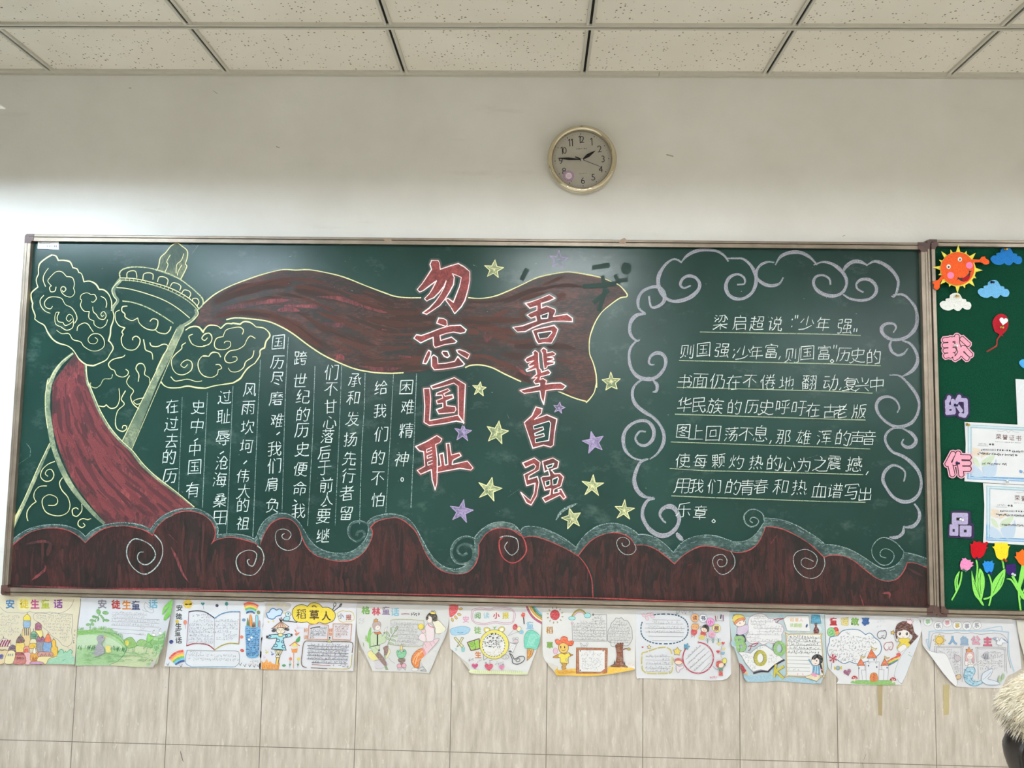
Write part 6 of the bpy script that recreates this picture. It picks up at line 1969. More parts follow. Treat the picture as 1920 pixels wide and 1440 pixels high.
with po.part('palace_drawing') as p:
    E1 = KB
    for h, s in (('e7c98e', '425,640 535,640 548,800 545,960 440,985 395,800'), ('8fb3d4', '430,515 540,515 535,635 425,635'), ('edd648', '420,490 430,450 490,400 545,450 552,492 540,516 430,516'), ('f0e087', '640,690 755,690 770,800 720,822 680,760'), ('a4607a', '635,600 645,570 690,552 735,575 745,620 738,682 640,682'),
                 ('8dbd9b', '545,800 560,740 610,702 660,750 672,820 640,852 560,852'), ('ece2bb', '560,850 640,850 655,930 540,930'), ('e2b93e', '540,930 655,930 665,1010 525,1010'), ('8d8a94', '660,890 805,880 790,1060 680,1085'), ('96557a', '660,860 690,790 730,850 760,790 805,850 800,882 660,890'),
                 ('7ea5d0', '795,895 920,895 915,1085 780,1080'), ('e2713f', '800,892 865,745 922,892'), ('e9bb3c', '935,905 945,870 965,850 990,870 1003,905 1005,990 1040,1000 1020,1172 925,1150 920,1000 940,990'), ('ecdcb2', '0,985 180,985 150,1060 0,1062'), ('efe6dc', '-20,975 0,890 60,835 140,860 188,935 175,980'),
                 ('6c5468', '150,1060 165,1000 220,952 282,985 275,1080'), ('eccf6a', '300,915 430,915 435,1070 290,1080'), ('9a4d63', '290,900 310,840 370,780 430,840 442,890 400,915 300,918'), ('e2998e', '430,1000 515,978 520,1100 430,1100'), ('e8643e', '445,1035 500,1030 500,1098 445,1098'), ('eab9bd', '425,1105 555,1105 555,1290 440,1290'),
                 ('c9766f', '228,1285 255,1140 440,1130 452,1292'), ('9d3f55', '280,1130 300,1090 400,1090 430,1132'), ('e3a33c', '560,1105 692,1105 685,1248 560,1248'), ('c99087', '705,1080 932,1085 930,1162 690,1168'), ('f0e2a4', '690,1170 930,1162 1022,1172 840,1292 690,1292'), ('cf9ac8', '555,1262 700,1250 795,1292 560,1300'),
                 ('ead0a0', '-60,1062 150,1062 80,1272 -60,1290'), ('efe2ae', '80,1272 150,1062 275,1085 228,1285'), ('f6f1e4', '590,1098 620,985 648,1098')):
        p.f(h, s, E1, .7, 3)
    for a in range(4):
        x = 5 + a * 45
        p.f('8c3350', '%d,975 %d,900 %d,860 %d,870 %d,930 %d,978' % (x - 20, x + 10, x + 40, x + 55, x + 25, x + 2), n=3)
    for s in ('370,785 345,850 340,912', '370,785 390,850 405,912', '330,830 312,912', '410,830 425,905'):
        p.l(C('3f7d5a'), s, 1.2)
    for x in (440, 475, 510):
        p.l(C('66707f'), '%d,655 %d,780' % (x, x + 4), 1.4)
    for x in (300, 345, 390):
        p.l(C('3c2030'), '%d,1190 %d,1170 %d,1190 %d,1210 %d,1190' % (x, x + 18, x + 36, x + 18, x), .8, 0)
    for x in (575, 625):
        p.f('b9732a', '%d,1245 %d,1180 %d,1160 %d,1180 %d,1245' % (x, x + 5, x + 22, x + 40, x + 45), n=3)
    for x in (725, 795, 865):
        p.l(E1, '%d,1160 %d,1110 %d,1160' % (x, x + 25, x + 50), .7, 0)
    for x in (565, 590, 615, 640):
        p.l(C('3d7d62'), '%d,750 %d,845' % (x, x - 2), .9)
    for y in (770, 800):
        p.l(C('3d7d62'), '555,%d 665,%d' % (y, y), .9)
    for s in ('490,400 490,375', '370,780 370,755', '865,745 865,725', '965,850 965,830', '60,835 60,800', '685,552 682,540', '605,702 602,660'):
        p.l(K, s, .9)
    p.f('5d6196', '0,1130 60,1130 50,1200 0,1200')
    for x in (140, 175, 215):
        p.f('9aa0ac', '%d,1110 %d,1110 %d,1150 %d,1150' % (x, x + 22, x + 20, x - 2), n=0)
    p.l(K, '0,1040 40,1055 80,1040 130,1050', 1.2)
with po.part('bush_drawing') as p:
    p.f('9fcfae', '840,1295 870,1230 940,1190 1015,1170 1040,1090 1100,1030 1150,1072 | 1200,1072 1260,1032 1305,1062 1295,1120 1345,1190 1332,1300', None)
    p.l(C('4c9f7a'), '1040,1130 1050,1080 1100,1030 1145,1068 | 1145,1100 1180,1065 | 1205,1085 1260,1035 1300,1062 1290,1110', 1.1)
    p.l(C('2d7f6a'), '1130,1240 1160,1215 1200,1235 1260,1222', 1)
    p.l(KB, '840,1292 860,1230 900,1190 980,1170', .7)

# 2 ---------------------------------------------------------------- meadow
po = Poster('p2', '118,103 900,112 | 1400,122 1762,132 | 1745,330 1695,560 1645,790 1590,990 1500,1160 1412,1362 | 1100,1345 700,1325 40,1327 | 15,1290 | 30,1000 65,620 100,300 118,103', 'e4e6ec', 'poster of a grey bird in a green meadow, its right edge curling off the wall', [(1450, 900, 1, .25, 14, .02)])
with po.part('title') as p:
    for ch, x, y, h in zip('安徒生童话', (497, 740, 935, 1100, 1412), (215, 225, 230, 240, 215), ('8a8894', 'b5332e', 'e08a3a', '33406b', '7fbcd8')):
        p.g(ch, x, y, 175, h, 2.6)
with po.part('dove_drawing') as p:
    p.l(KG, '1270,190 1250,260 1290,330 1380,380 1430,350 | 1400,290 1290,200 1270,190', .7).l(KG, '1220,320 1260,345 1310,350', .7).l(KG, '1300,250 1350,300 1400,320', .6)
with po.part('text_block') as p:
    p.t(KG, [680, 665, 660, 660, 1150, 1150], [1290, 1280, 1555, 1435, 1280, 1240], [370, 440, 500, 570, 655, 745], 40, slant=.03)
    for y0, x0, x1, d in ((408, 670, 1300, 8), (472, 660, 1550, 26), (528, 655, 1550, 38), (595, 655, 1550, 42), (655, 660, 1370, 52), (735, 810, 1280, 38)):
        p.l(KG, '%d,%d %d,%d' % (x0, y0, x1, y0 + d), .6)
with po.part('sprig_drawing') as p:
    p.l(C('55773f'), '445,410 380,490 300,560 270,640', .9).l(C('55773f'), '445,410 500,470 530,510', .9)
    for x, y, a, c2, r in ((430, 355, 50, 35, 70), (555, 375, 55, 28, 5), (352, 445, 38, 20, 10), (305, 508, 36, 20, -5), (240, 585, 36, 20, -10), (318, 578, 34, 22, 40), (580, 510, 42, 20, 5), (500, 460, 60, 16, 55), (425, 495, 30, 12, 110), (515, 500, 40, 12, 80), (400, 452, 34, 14, 20), (365, 520, 24, 14, 40)):
        p.e('7db26a', x, y, a, c2, r, C('4f8a46'), .6)
with po.part('meadow_drawing') as p:
    p.f('a5cb92', '60,655 150,690 350,665 540,625 | 520,705 620,640 760,760 880,860 | 960,820 1040,826 1118,930 | 1130,890 1200,850 1290,885 | 1320,760 1450,800 1560,760 1638,700 1590,985 1500,1160 1405,1350 | 700,1318 40,1320 22,1290 40,900', n=3)
    p.f('c3dab5', '60,800 300,770 560,800 760,900 860,1010 600,1000 300,1000 50,990', n=3)
    p.f('7fb35c', '65,700 350,690 520,705 700,770 850,870 915,985 780,850 560,745 300,755 65,770', n=3)
    p.f('c8d3a6', '620,1310 800,1220 920,1080 1000,1000 1150,975 1400,990 1510,1100 1400,1340', n=3)
    for s, h in (('890,880 960,822 1040,826 1118,960 1050,1000 950,1010', '8bb664'), ('1118,960 1130,890 1200,852 1290,885 1310,950 1240,975', '93bd72'), ('1260,975 1300,920 1360,910 1420,1000', '86b66f'), ('1360,910 1420,850 1500,870 1540,980 1470,1040 1420,990', '86b66f'), ('1300,900 1320,745 1380,800 1450,800 1400,850', '8fd05e'), ('1480,870 1560,790 1625,760 1590,980 1540,960', '7fb868')):
        p.f(h, s, C('4f8a46'), .7, 3)
    p.e('e6d84f', 938, 920, 40, 48, amt=.5)
    for k in range(60):
        x = random.choice((random.uniform(50, 390), random.uniform(650, 930)))
        y = 1010 + random.uniform(-25, 30) + (x > 600) * (x - 650) * .15
        p.l(C('3f7d45'), '%.0f,%.0f %.0f,%.0f' % (x, y + 25, x + random.uniform(8, 24), y - 28), .8)
    for k in range(40):
        x = random.uniform(70, 880)
        y = 660 + max(0, (x - 600)) * .55
        p.l(C('6fae4e'), '%.0f,%.0f %.0f,%.0f' % (x, y + 20, x + random.uniform(-6, 18), y - random.uniform(10, 45)), .8)
    for k in range(36):
        x, y = random.uniform(60, 1300), random.uniform(1080, 1300)
        p.l(C('84b876'), '%.0f,%.0f %.0f,%.0f %.0f,%.0f' % (x, y, x + 60, y - 8, x + 130, y + 6), 1.2)
    for k in range(24):
        x, y = random.uniform(950, 1560), random.uniform(1000, 1120)
        p.l(C('5f9d5a'), '%.0f,%.0f %.0f,%.0f' % (x, y, x + 16, y - 40), .8)
    p.l(C('55905a'), '520,715 760,760 870,860 930,1000 | 900,1110 780,1240 620,1310', .9)
    p.t(KB, 1270, 1400, [1220], 36)
with po.part('bird_drawing') as p:
    p.f('a3a1a8', '400,860 405,810 450,775 510,785 535,820 525,870 480,905 485,950 530,1010 535,1070 500,1120 430,1140 380,1165 360,1150 385,1110 310,1120 365,1060 375,1000 415,940 425,900', KG, .8, 3)
    p.l(KG, '430,1020 410,1080 400,1130', .8).e('2a2826', 495, 812, 9)
    p.f('e0a83c', '535,820 572,780 560,830', n=0)
    p.e('ecd877', 600, 1010, 48, 48).e('ecd877', 610, 1060, 46, 34)
with po.part('geese_drawing') as p:
    for x, y in ((1425, 730), (1540, 700)):
        p.e('f4f2ee', x, y + 40, 36, 26, 20, KG, .6).l(KG, '%d,%d %d,%d %d,%d' % (x - 10, y + 20, x - 20, y - 20, x + 5, y - 40), .8).e('c46a4a', x + 8, y - 38, 7)
with po.part('leaf_drawing') as p:
    p.f('7cc74f', '1765,135 1680,190 1600,285 1575,390 1590,410 1640,330 1700,260 1640,380 1600,480 1615,512 1660,480 1730,400 1745,300', None, n=3)
    p.l(C('4f9a34'), '1720,180 1640,290 1590,390', .9).l(C('4f9a34'), '1740,250 1660,390 1615,490', .9)
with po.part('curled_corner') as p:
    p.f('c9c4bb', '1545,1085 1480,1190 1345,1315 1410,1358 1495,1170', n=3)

# 3 ---------------------------------------------------------------- open book, rainbows
po = Poster('p3', '182,78 900,96 | 1400,110 1832,152 | 1815,500 1790,900 1762,1340 | 1300,1328 30,1290 | 75,1000 130,520 182,78', 'eceef3', 'white poster with an open book, two rainbows and a blue pencil cup', [(150, 1200, -1, .3, 12, .006)])
with po.part('title') as p:
    for ch, x, y in zip('安徒生童话', (302, 292, 285, 272, 288), (240, 390, 565, 690, 825)):
        p.g(ch, x, y, 125, '454648', 1.7)
with po.part('sun_drawing') as p:
    for k in range(18):
        a = 2 * pi * k / 18
        p.l(C('e8a83a'), '%.0f,%.0f %.0f,%.0f' % (455 + 84 * cos(a), 165 + 78 * sin(a), 455 + 100 * cos(a), 165 + 94 * sin(a)), .8)
    p.e('edca2e', 455, 165, 78, 74)
    p.f('1d1a18', '400,170 430,160 460,172 490,158 525,158 520,178 480,185 460,178 430,190 405,180', n=2)
with po.part('balloons_drawing') as p:
    p.heart('2f8f93', 722, 165, 34).l(KG, '730,195 738,260', .7)
    p.e('1e2352', 978, 195, 30, 26).e('2f8f93', 1150, 165, 30, 38).l(KG, '1158,205 1162,265', .7).e('6f8c45', 1725, 320, 30, 34).e('5f8fbf', 1460, 455, 34, 28).e('e58468', 405, 500, 32, 46).l(KG, '408,548 415,610', .7)
    p.e('e8785c', 1422, 762, 30, 30).e('c93a35', 1430, 1005, 36, 26, 15).e('283a86', 155, 850, 38, 36).e('e6c83a', 262, 482, 34, 30)
with po.part('book_drawing') as p:
    p.l(C('1e2340'), '470,312 540,296 650,292 760,312 850,362 934,424', 2).l(C('5d8fb8'), '940,424 1050,352 1200,312 1392,310', 2.2)
    p.l(C('9a7090'), '470,320 452,620 430,920', 1.2).l(C('a0685c'), '1392,315 1385,600 1372,880', 1.6)
    p.l(C('a52c32'), '430,920 560,882 700,882 830,912 932,992', 2.1).l(C('b3a23c'), '938,992 1050,922 1200,876 1372,886', 2.1).l(KG, '936,430 932,700 926,985', .7)
with po.part('text_block') as p:
    p.t(KG, [540, 600, 690], [580, 820, 880], [375, 355, 400], 36)
    p.t(KG, [560, 475, 475, 470, 465, 460, 455], [905, 915, 920, 915, 912, 915, 910], [465, 530, 595, 655, 720, 785, 845], 40, C('c2cbe0'))
    p.t(KG, [945, 945, 945, 945, 1090, 960], [1355, 1355, 1355, 1230, 1345, 1260], [460, 525, 585, 655, 720, 785], 40, C('c2cbe0'))
    p.l(C('8ab4d0'), '440,1008 415,1100 410,1200 430,1250 520,1300 | 900,1296 1300,1300', 1.5).l(KG, '440,1005 480,1000 900,1012 1320,1015 1375,1070 1380,1200 1350,1260 1300,1300', 1)
    p.t(KG, [490], [700], [1035], 34).t(KG, [465, 460], [1310, 1360], [1085, 1150], 40)
with po.part('rainbow_drawing') as p:
    p.bands('108,1140 180,1062 280,1008 370,992', '240,1272 285,1242 340,1218 396,1212', ('df4a2f', 'f09a72', 'f2cf3f', '67b04a', '6cc0e0', '2f3f86'))
with po.part('rainbow_drawing') as p:
    p.bands('1455,160 1540,132 1650,150 1728,195', '1508,350 1550,325 1610,325 1648,350', ('df5a42', 'f0a072', 'f0d24a', '67b04a', '8fd0ea', '2a3676'))
with po.part('pencil_cup_drawing') as p:
    for h, s in (('4f8f4a', '1512,570 1524,440 1532,430 1555,570'), ('e6963f', '1568,590 1562,400 1580,358 1602,400 1612,590'), ('7a5a33', '1618,590 1642,485 1665,590'), ('86cfe0', '1678,600 1674,385 1695,370 1716,385 1712,600'), ('e2a9b5', '1725,600 1735,480 1752,480 1745,600')):
        p.f(h, s, KB, .6, 2)
    p.f('69a9d8', '1488,565 1620,590 1752,590 1745,800 1730,1080 1690,1130 1600,1142 1510,1100 1498,900', n=3)
    for y in range(610, 1110, 34):
        for x in range(1510, 1730, 26):
            if random.random() < .75:
                p.l(C('23507f'), '%d,%d %d,%d' % (x, y + random.randint(-8, 8), x + random.randint(6, 20), y + random.randint(-10, 10)), 1.4)
    for x, y in ((1600, 770), (1555, 805)):
        p.e('f2f4f6', x, y, 22, 20)
with po.part('grass_marks') as p:
    for x, y in ((95, 1260), (330, 1285), (1400, 1260), (1480, 1280), (1570, 1285), (1650, 1290), (1720, 1280)):
        p.l(K, '%d,%d %d,%d %d,%d' % (x - 25, y - 20, x, y + 15, x + 22, y - 35), .8, 0)
    p.t(K, 1575, 1740, [1195], 36).t(plain('d99a93', .8), 1545, 1640, [1235], 26)

# 4 ---------------------------------------------------------------- scarecrow
po = Poster('p4', '112,115 900,125 | 1765,138 | 1752,500 1728,900 1700,1375 | 900,1358 10,1338 | 30,900 70,500 112,115', 'eceaf0', 'poster of a scarecrow in a blue dress with a yellow cloud title', [(1500, 1200, 1, .2, 16, .004)])
with po.part('tape_strip') as p:
    p.f('cdc8c2', '150,125 560,150 540,270 360,330 110,420 125,250', amt=.1, n=3)
with po.part('cloud_drawing') as p:
    p.f('cfe4f5', '150,370 140,335 190,315 | 210,275 260,245 320,280 | 380,258 428,300 400,372 | 350,380 310,396 | 262,440 175,422 150,370', C('2f6fa8'), 1.8)
with po.part('stars_drawing') as p:
    for x, y in ((205, 180), (355, 175), (460, 195), (455, 330), (175, 490), (265, 475)):
        p.star('e6da7a', x, y, 26, random.uniform(0, 60))
with po.part('title') as p:
    p.f('eed32f', '600,350 622,255 700,192 800,180 880,212 | 930,160 1010,145 1100,175 1150,232 | 1250,230 1350,290 1380,380 1340,470 1200,522 1092,492 | 1020,527 930,522 872,490 | 760,502 650,462 600,350', K, 1.1)
    for ch, x, y in zip('稻草人', (765, 1000, 1215), (350, 365, 385)):
        p.g(ch, x, y, 195, '4a3312', 2.4)
    p.l(C('6d4a1c'), '960,215 1000,200 1040,225', 2)
    p.l(C('dccb4e'), '1420,390 1410,340 | 1450,310 | 1510,285 | 1580,300 | 1640,295 | 1700,330 | 1725,400 | 1715,450 | 1650,490 | 1580,485 | 1520,500 | 1450,470 | 1420,390', 1.3)
    p.g('小', 1480, 385, 110, '6b6a70', 1.3).g('报', 1618, 408, 110, 'a5563a', 1.3)
    p.e('4a4a44', 1370, 180, 28, 42, 15).e('e8e4d8', 1370, 178, 14, 26, 15).l(K, '1360,215 1330,280', 1.6).e('4a4a44', 1475, 190, 22, 40, 30).l(K, '1455,215 1345,300', 1.6)
with po.part('bird_drawing') as p:
    p.e('a9dbe4', 505, 435, 60, 42, -20, K, .8).e('cfeaf0', 528, 352, 50, 42, 0, K, .8).e('201c1c', 532, 345, 11).f('e39a3a', '575,350 605,362 576,372', n=0).l(K, '440,470 540,478 620,490 690,500', 1.6)
with po.part('scarecrow_drawing') as p:
    p.f('edc9a8', '400,480 545,578 500,598 400,590 300,605 232,612', K, .9, 0)
    for x in (270, 330, 390, 450, 500):
        p.l(C('a2685a'), '400,485 %d,%d' % (x, 606 - abs(x - 400) * .05), 1.2)
    p.l(K, '400,485 370,430 | 400,485 405,410 | 400,485 440,440', 1.5)
    p.e('3a3238', 275, 645, 46, 30, -15).e('3a3238', 508, 622, 46, 28, 15)
    p.e('f5e7d2', 395, 650, 78, 56, 0, K, .9).l(KB, '345,640 365,630 385,642', .8).l(KB, '410,640 430,630 450,640', .8).l(C('c9a44a'), '400,650 395,690', 1)
    p.f('a5e0ea', '185,725 330,712 450,722 560,702 590,725 575,755 445,780 440,830 495,1000 360,985 228,978 300,880 330,780 180,792', K, 1.2, 0)
    for x, y, r in ((350, 825, 30), (430, 850, 24), (305, 915, 32), (450, 935, 30), (200, 752, 22), (500, 740, 20)):
        p.o(C('24436b'), x, y, r, r * .8, 1.4)
    p.e('2a2a30', 150, 760, 20, 28).e('2a2a30', 592, 725, 20, 24).e('efe2a0', 392, 728, 46, 28, 0, K, .8)
    p.f('ecdfb4', '290,1000 432,1000 375,1105 330,1105', K, .9, 0)
    for x in (315, 345, 375, 405):
        p.l(K, '%d,1000 352,1100' % x, .7)
    p.e('efe2c4', 342, 1112, 40, 26, 0, K, .8).f('ecc95a', '322,1130 372,1130 335,1312 302,1308', K, 1, 0)
with po.part('grass_drawing') as p:
    p.f('eba043', '48,1190 95,1230 150,1152 165,1225 222,1200 235,1235 300,1250 | 330,1260 382,1218 362,1348 50,1342', n=0)
    for x in range(70, 360, 30):
        p.l(C('d07a25'), '%d,1340 %d,1260' % (x, x + 8), .9)
with po.part('birdhouse_drawing') as p:
    p.f('f0dc5a', '590,935 650,860 712,935', n=0).l(C('d9742f'), '560,920 648,850 735,920', 1.6, 0).f('e58a34', '585,965 610,985 700,965 692,1042 600,1042', n=0).l(C('e2a070'), '632,1045 625,1320', 1.3)
with po.part('flowers_drawing') as p:
    for x, h in ((572, 'dd6a2e'), (716, 'e9cf45')):
        p.e(h, x, 1160, 26, 26).f(h, '%d,1140 %d,1128 %d,1145' % (x - 26, x, x + 26)).l(C('3f8a4a'), '%d,1190 %d,1310' % (x - 6, x - 14), .8).f('3f8a4a', '%d,1235 %d,1260 %d,1230 %d,1285' % (x - 35, x - 8, x + 18, x - 8), n=2)
    p.e('3f9a52', 455, 1275, 36, 22).f('3f9a52', '665,850 680,800 745,745 740,830 700,855', n=2)
with po.part('butterflies_drawing') as p:
    for x, y, h, r in ((680, 690, 'de6a2c', 1), (700, 580, 'e8cfe2', .8), (245, 1065, '2f62b0', .7), (140, 1030, 'e3d555', .7), (98, 1125, 'e6c0d8', .5)):
        p.f(h, '%d,%d %d,%d %d,%d %d,%d' % (x, y, x - 40 * r, y - 60 * r, x - 10 * r, y - 50 * r, x + 5, y), n=2).f(h, '%d,%d %d,%d %d,%d %d,%d' % (x, y, x + 60 * r, y - 10 * r, x + 20 * r, y + 30 * r, x, y), n=2).f(h, '%d,%d %d,%d %d,%d' % (x, y, x - 30 * r, y + 20 * r, x + 5, y + 50 * r), n=2)
with po.part('text_block') as p:
    OR = C('cf8a62')
    p.l(OR, '905,545 1080,520 1255,550 1240,812 888,800 905,545', 1.4, 0).l(OR, '1340,522 1678,528 1655,818 1330,805 1340,522', 1.4, 0)
    p.g('好', 850, 640, 78, 'dba27e', 1.2).g('词', 845, 770, 78, 'dba27e', 1.2).g('好', 1298, 640, 70, 'd98a5c', 1.2).g('句', 1288, 710, 60, 'd98a5c', 1.2)
    p.l(K, '935,610 1000,590 1105,578', 1.6)
    p.t(K, [1100, 935, 930, 925, 920], [1225, 1225, 1215, 1215, 1000], [590, 635, 675, 715, 755], 34, KG).t(C('8a4a3a'), [1380] * 5, [1615, 1615, 1610, 1605, 1480], [555, 600, 650, 700, 740], 34, OR)
    BR = C('6d5226')
    p.l(BR, '862,1312 790,1285 768,1210 785,1050 805,890 850,832 | 1100,838 1250,842', 1.5).l(BR, '1310,842 1640,850 1695,900 1690,980 1680,1045', 1.6).l(C('c9b34a'), '1680,1080 1672,1200 1655,1300 1600,1335 1440,1335 1262,1330', 1.5).l(BR, '1235,1332 940,1316', 1.4)
    p.f('d6cf8a', '1222,850 1270,800 1318,855', K, .7, 0).e('202020', 1278, 775, 14, 18)
    p.t(K, [945, 890, 885, 880, 880, 960, 1340], [1625, 1600, 1600, 1600, 1590, 1590, 1610], [892, 950, 1015, 1072, 1135, 1200, 1275], 38, w=.45)
    for y, x0, x1 in ((918, 880, 1625), (975, 875, 1620), (1038, 875, 1615), (1092, 870, 1610), (1155, 865, 1605), (1222, 955, 1600)):
        p.l(plain('40404a', .8), '%d,%d %d,%d' % (x0, y, x1, y + 24), .9, 0)
    p.l(C('a5604a'), '960,1255 1100,1268 1290,1280', 1.3)

# 5 ---------------------------------------------------------------- prince, frog and princess
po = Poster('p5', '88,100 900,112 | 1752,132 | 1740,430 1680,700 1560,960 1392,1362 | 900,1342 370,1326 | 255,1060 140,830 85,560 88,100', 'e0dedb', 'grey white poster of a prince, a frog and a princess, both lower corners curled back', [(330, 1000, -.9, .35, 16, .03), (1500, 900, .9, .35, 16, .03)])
with po.part('title') as p:
    for ch, x, y, h in zip('格林童话', (250, 435, 612, 775), (232, 255, 240, 265), ('7fae5c', 'cf4f62', '8d7a9c', '8fbfd4')):
        p.g(ch, x, y, 160, h, 2.4)
    p.l(C('b98aa0'), '890,302 960,296 1032,302', 2).t(K, 1065, 1230, [295], 50, w=1.1)
    p.t(KG, [120, 120], [210, 200], [385, 445], 50)
with po.part('prince_drawing') as p:
    for s, h in (('340,540 292,650 278,800 330,925 338,700', '86c95a'), ('255,680 240,800 300,930 280,800', 'a9c878'), ('195,810 225,930 262,1000 240,900', '9fb58a')):
        p.f(h, s, C('6a9a4a'), .6, 3)
    p.f('ece08f', '258,1012 335,950 520,1120 352,1152', KG, .6, 0).f('ece3a6', '590,942 668,922 685,1000 605,1110', KG, .6, 3).f('d6cdd2', '350,1155 520,1120 610,1160 640,1225 500,1290 380,1250', KG, .5, 3).l(KG, '660,1080 700,1140 775,1190', .6)
    p.f('8f6f66', '405,1012 480,980 600,1130 625,1235 582,1232', KG, .6, 3).f('8f6f66', '560,905 650,868 642,1000 580,1082 575,960', KG, .6, 3).f('86a06a', '580,1230 622,1232 652,1302 610,1305', KG, .6, 0).f('9db58a', '575,1050 615,1040 600,1110 578,1110', KG, .5, 0)
    p.f('c7d8ae', '340,665 405,622 530,655 545,700 590,640 620,650 605,800 505,850 485,960 405,1022 345,905 330,770', KG, .8, 3)
    p.l(K, '460,640 458,860', 2.6).l(C('3f5040'), '335,885 500,858', 1.6).l(KG, '380,820 430,920 500,975', .7)
    p.f('d77a45', '398,622 450,640 500,612 530,655 470,668 415,662', KB, .6, 0)
    p.e('f2e4da', 462, 540, 52, 58, 0, KG, .6).f('bda49c', '368,500 395,440 440,428 500,440 522,480 515,530 470,500 420,530 410,595 385,570', KG, .6, 3)
    p.f('d9973a', '390,440 398,395 415,412 432,375 448,408 466,395 460,442', KB, .6, 0).l(KG, '455,545 475,535', 1).f('f0e2d8', '585,610 600,560 640,530 625,580 610,620', KG, .6, 2).e('31362f', 582, 640, 16, 10).e('31362f', 488, 950, 16, 14)
with po.part('branch_drawing') as p:
    p.l(C('5d6b4a'), '640,860 690,740 770,620', 1)
    for x, y, r in ((650, 660, 60), (705, 600, 85), (790, 590, -50), (770, 700, -5), (640, 740, 30), (740, 770, 20), (700, 830, 15), (800, 560, -55)):
        p.e('b9cba6', x, y, 52, 15, r, C('6c7d58'), .6)
with po.part('frog_drawing') as p:
    p.f('8a6a5e', '838,1102 950,1102 955,1150 920,1180 930,1210 860,1210 870,1180 832,1150', KG, .6, 3).e('e6a9bb', 850, 1235, 42, 38, 0, KB, .6).e('e6a9bb', 935, 1230, 42, 38, 0, KB, .6)
    p.f('86c99a', '808,1010 812,962 845,950 880,985 910,980 935,942 968,960 972,1020 940,1080 890,1105 830,1080', C('35704f'), .9, 3).e('2a2826', 838, 980, 9).e('2a2826', 935, 972, 9).l(C('35704f'), '850,1085 890,1095 935,1082', .7)
    p.f('ead98a', '862,950 880,850 902,850 912,945', KB, .6, 0)
    p.l(KG, '820,1260 830,1300 860,1310 | 900,1270 935,1280 960,1310 970,1250', .8)
with po.part('princess_drawing') as p:
    p.f('efe9cf', '1450,430 1560,420 1640,500 1690,580 1600,645 1520,655 1495,600 1500,560', KB, .6, 3)
    p.f('e07f33', '1068,1160 1095,1040 1175,955 1272,925 1305,1062 1222,1150 1205,1262 1130,1262', KB, .8, 3).l(C('f0ba86'), '1270,960 1180,1060 1140,1200', 2).l(C('f0ba86'), '1200,1000 1120,1100 1100,1180', 1.6)
    p.f('eac6cc', '1300,800 1470,760 1570,742 1500,850 1400,952 1330,1052 1280,930', KG, .7, 3).f('e59aa2', '1272,930 1290,905 1335,1010 1300,1060', n=2)
    p.f('efdcdf', '1352,480 1470,540 1472,760 1380,800 1300,790 1252,700 1290,610', KG, .7, 3).l(KG, '1300,820 1340,910', .6).l(KG, '1400,810 1440,880', .6).l(KG, '1460,790 1510,850', .6)
    p.e('f3e3d8', 1395, 400, 48, 62, 0, KG, .5).f('3f3326', '1328,395 1355,310 1440,265 1520,310 1538,405 1500,432 1450,428 1442,360 1385,325 1365,405', n=3).e('2a2826', 1380, 380, 7, 10)
    p.e('ead552', 1455, 282, 52, 20, 5, KB, .6).l(K, '1420,262 1440,235 1460,262 1480,235 1500,262', .7, 0).l(C('cf6f78'), '1362,470 1400,520 1480,545', 1.4)
    p.f('eac0c0', '1240,600 1300,580 1330,610 1290,650', KG, .6, 2).f('efdcdf', '1290,650 1215,680 1200,740 1260,790 1350,790', KG, .6, 3).e('e6cd3f', 1240, 525, 50, 50, 0, C('b7982a'), .8)
    p.l(KG, '1190,1290 1280,1250 1340,1330 | 1230,1320 1300,1300', 1.2).e('e9e4e0', 1130, 1300, 60, 30, 0, KG, .6)
with po.part('text_block') as p:
    p.l(C('b9b98a'), '690,440 740,400 1000,395 1290,415 | 1290,860 700,850', 1)
    p.t(KG, [700, 690, 830, 800, 830, 800, 770], [1180, 1110, 1180, 1180, 1190, 1190, 1190], [455, 515, 575, 640, 705, 770, 825], 44, KG)
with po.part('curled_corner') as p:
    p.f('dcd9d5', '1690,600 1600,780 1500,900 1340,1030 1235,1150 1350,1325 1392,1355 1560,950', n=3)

# 6 ---------------------------------------------------------------- bear ring
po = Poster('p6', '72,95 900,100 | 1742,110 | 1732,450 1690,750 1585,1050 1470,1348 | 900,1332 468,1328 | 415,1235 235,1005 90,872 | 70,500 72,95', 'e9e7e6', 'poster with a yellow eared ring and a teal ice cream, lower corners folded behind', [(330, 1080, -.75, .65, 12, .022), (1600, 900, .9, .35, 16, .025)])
with po.part('sun_drawing') as p:
    p.f('d9545a', '78,98 228,98 220,200 160,272 80,305', n=3)
    for x, y, r in ((125, 355, 70), (190, 315, 55), (250, 260, 15), (275, 160, -10)):
        p.e('ddb84a', x, y, 36, 20, r, KB, .6)
with po.part('title') as p:
    for dx in (0, 26):
        p.l(C('cf9ab0'), '%d,%d 640,%d 800,%d 900,%d 1100,%d 1200,%d %d,250 %d,350 1190,%d 1050,%d 900,%d 720,%d 560,%d %d,360 %d,270' % (490 + dx, 170 + dx, 140 + dx, 158 + dx, 132 + dx, 142 + dx, 165 + dx, 1262 - dx, 1248 - dx, 425 - dx, 438 - dx, 412 - dx, 446 - dx, 428 - dx, 478 + dx, 466 + dx), 1.1, closed=True)
    for ch, x, h in zip('阅读小报', (580, 740, 918, 1085), ('5c9a4a', '9cc6d8', 'c43d45', 'dcc94a')):
        p.g(ch, x, 280, 125, h, 1.9)
    p.g('安', 370, 350, 130, 'e5a9c4', 1.7).g('徒', 580, 545, 140, '8ab45c', 1.8).g('生', 590, 985, 130, 'd9803f', 1.8).g('童', 1525, 455, 150, '86c0dc', 2.0)
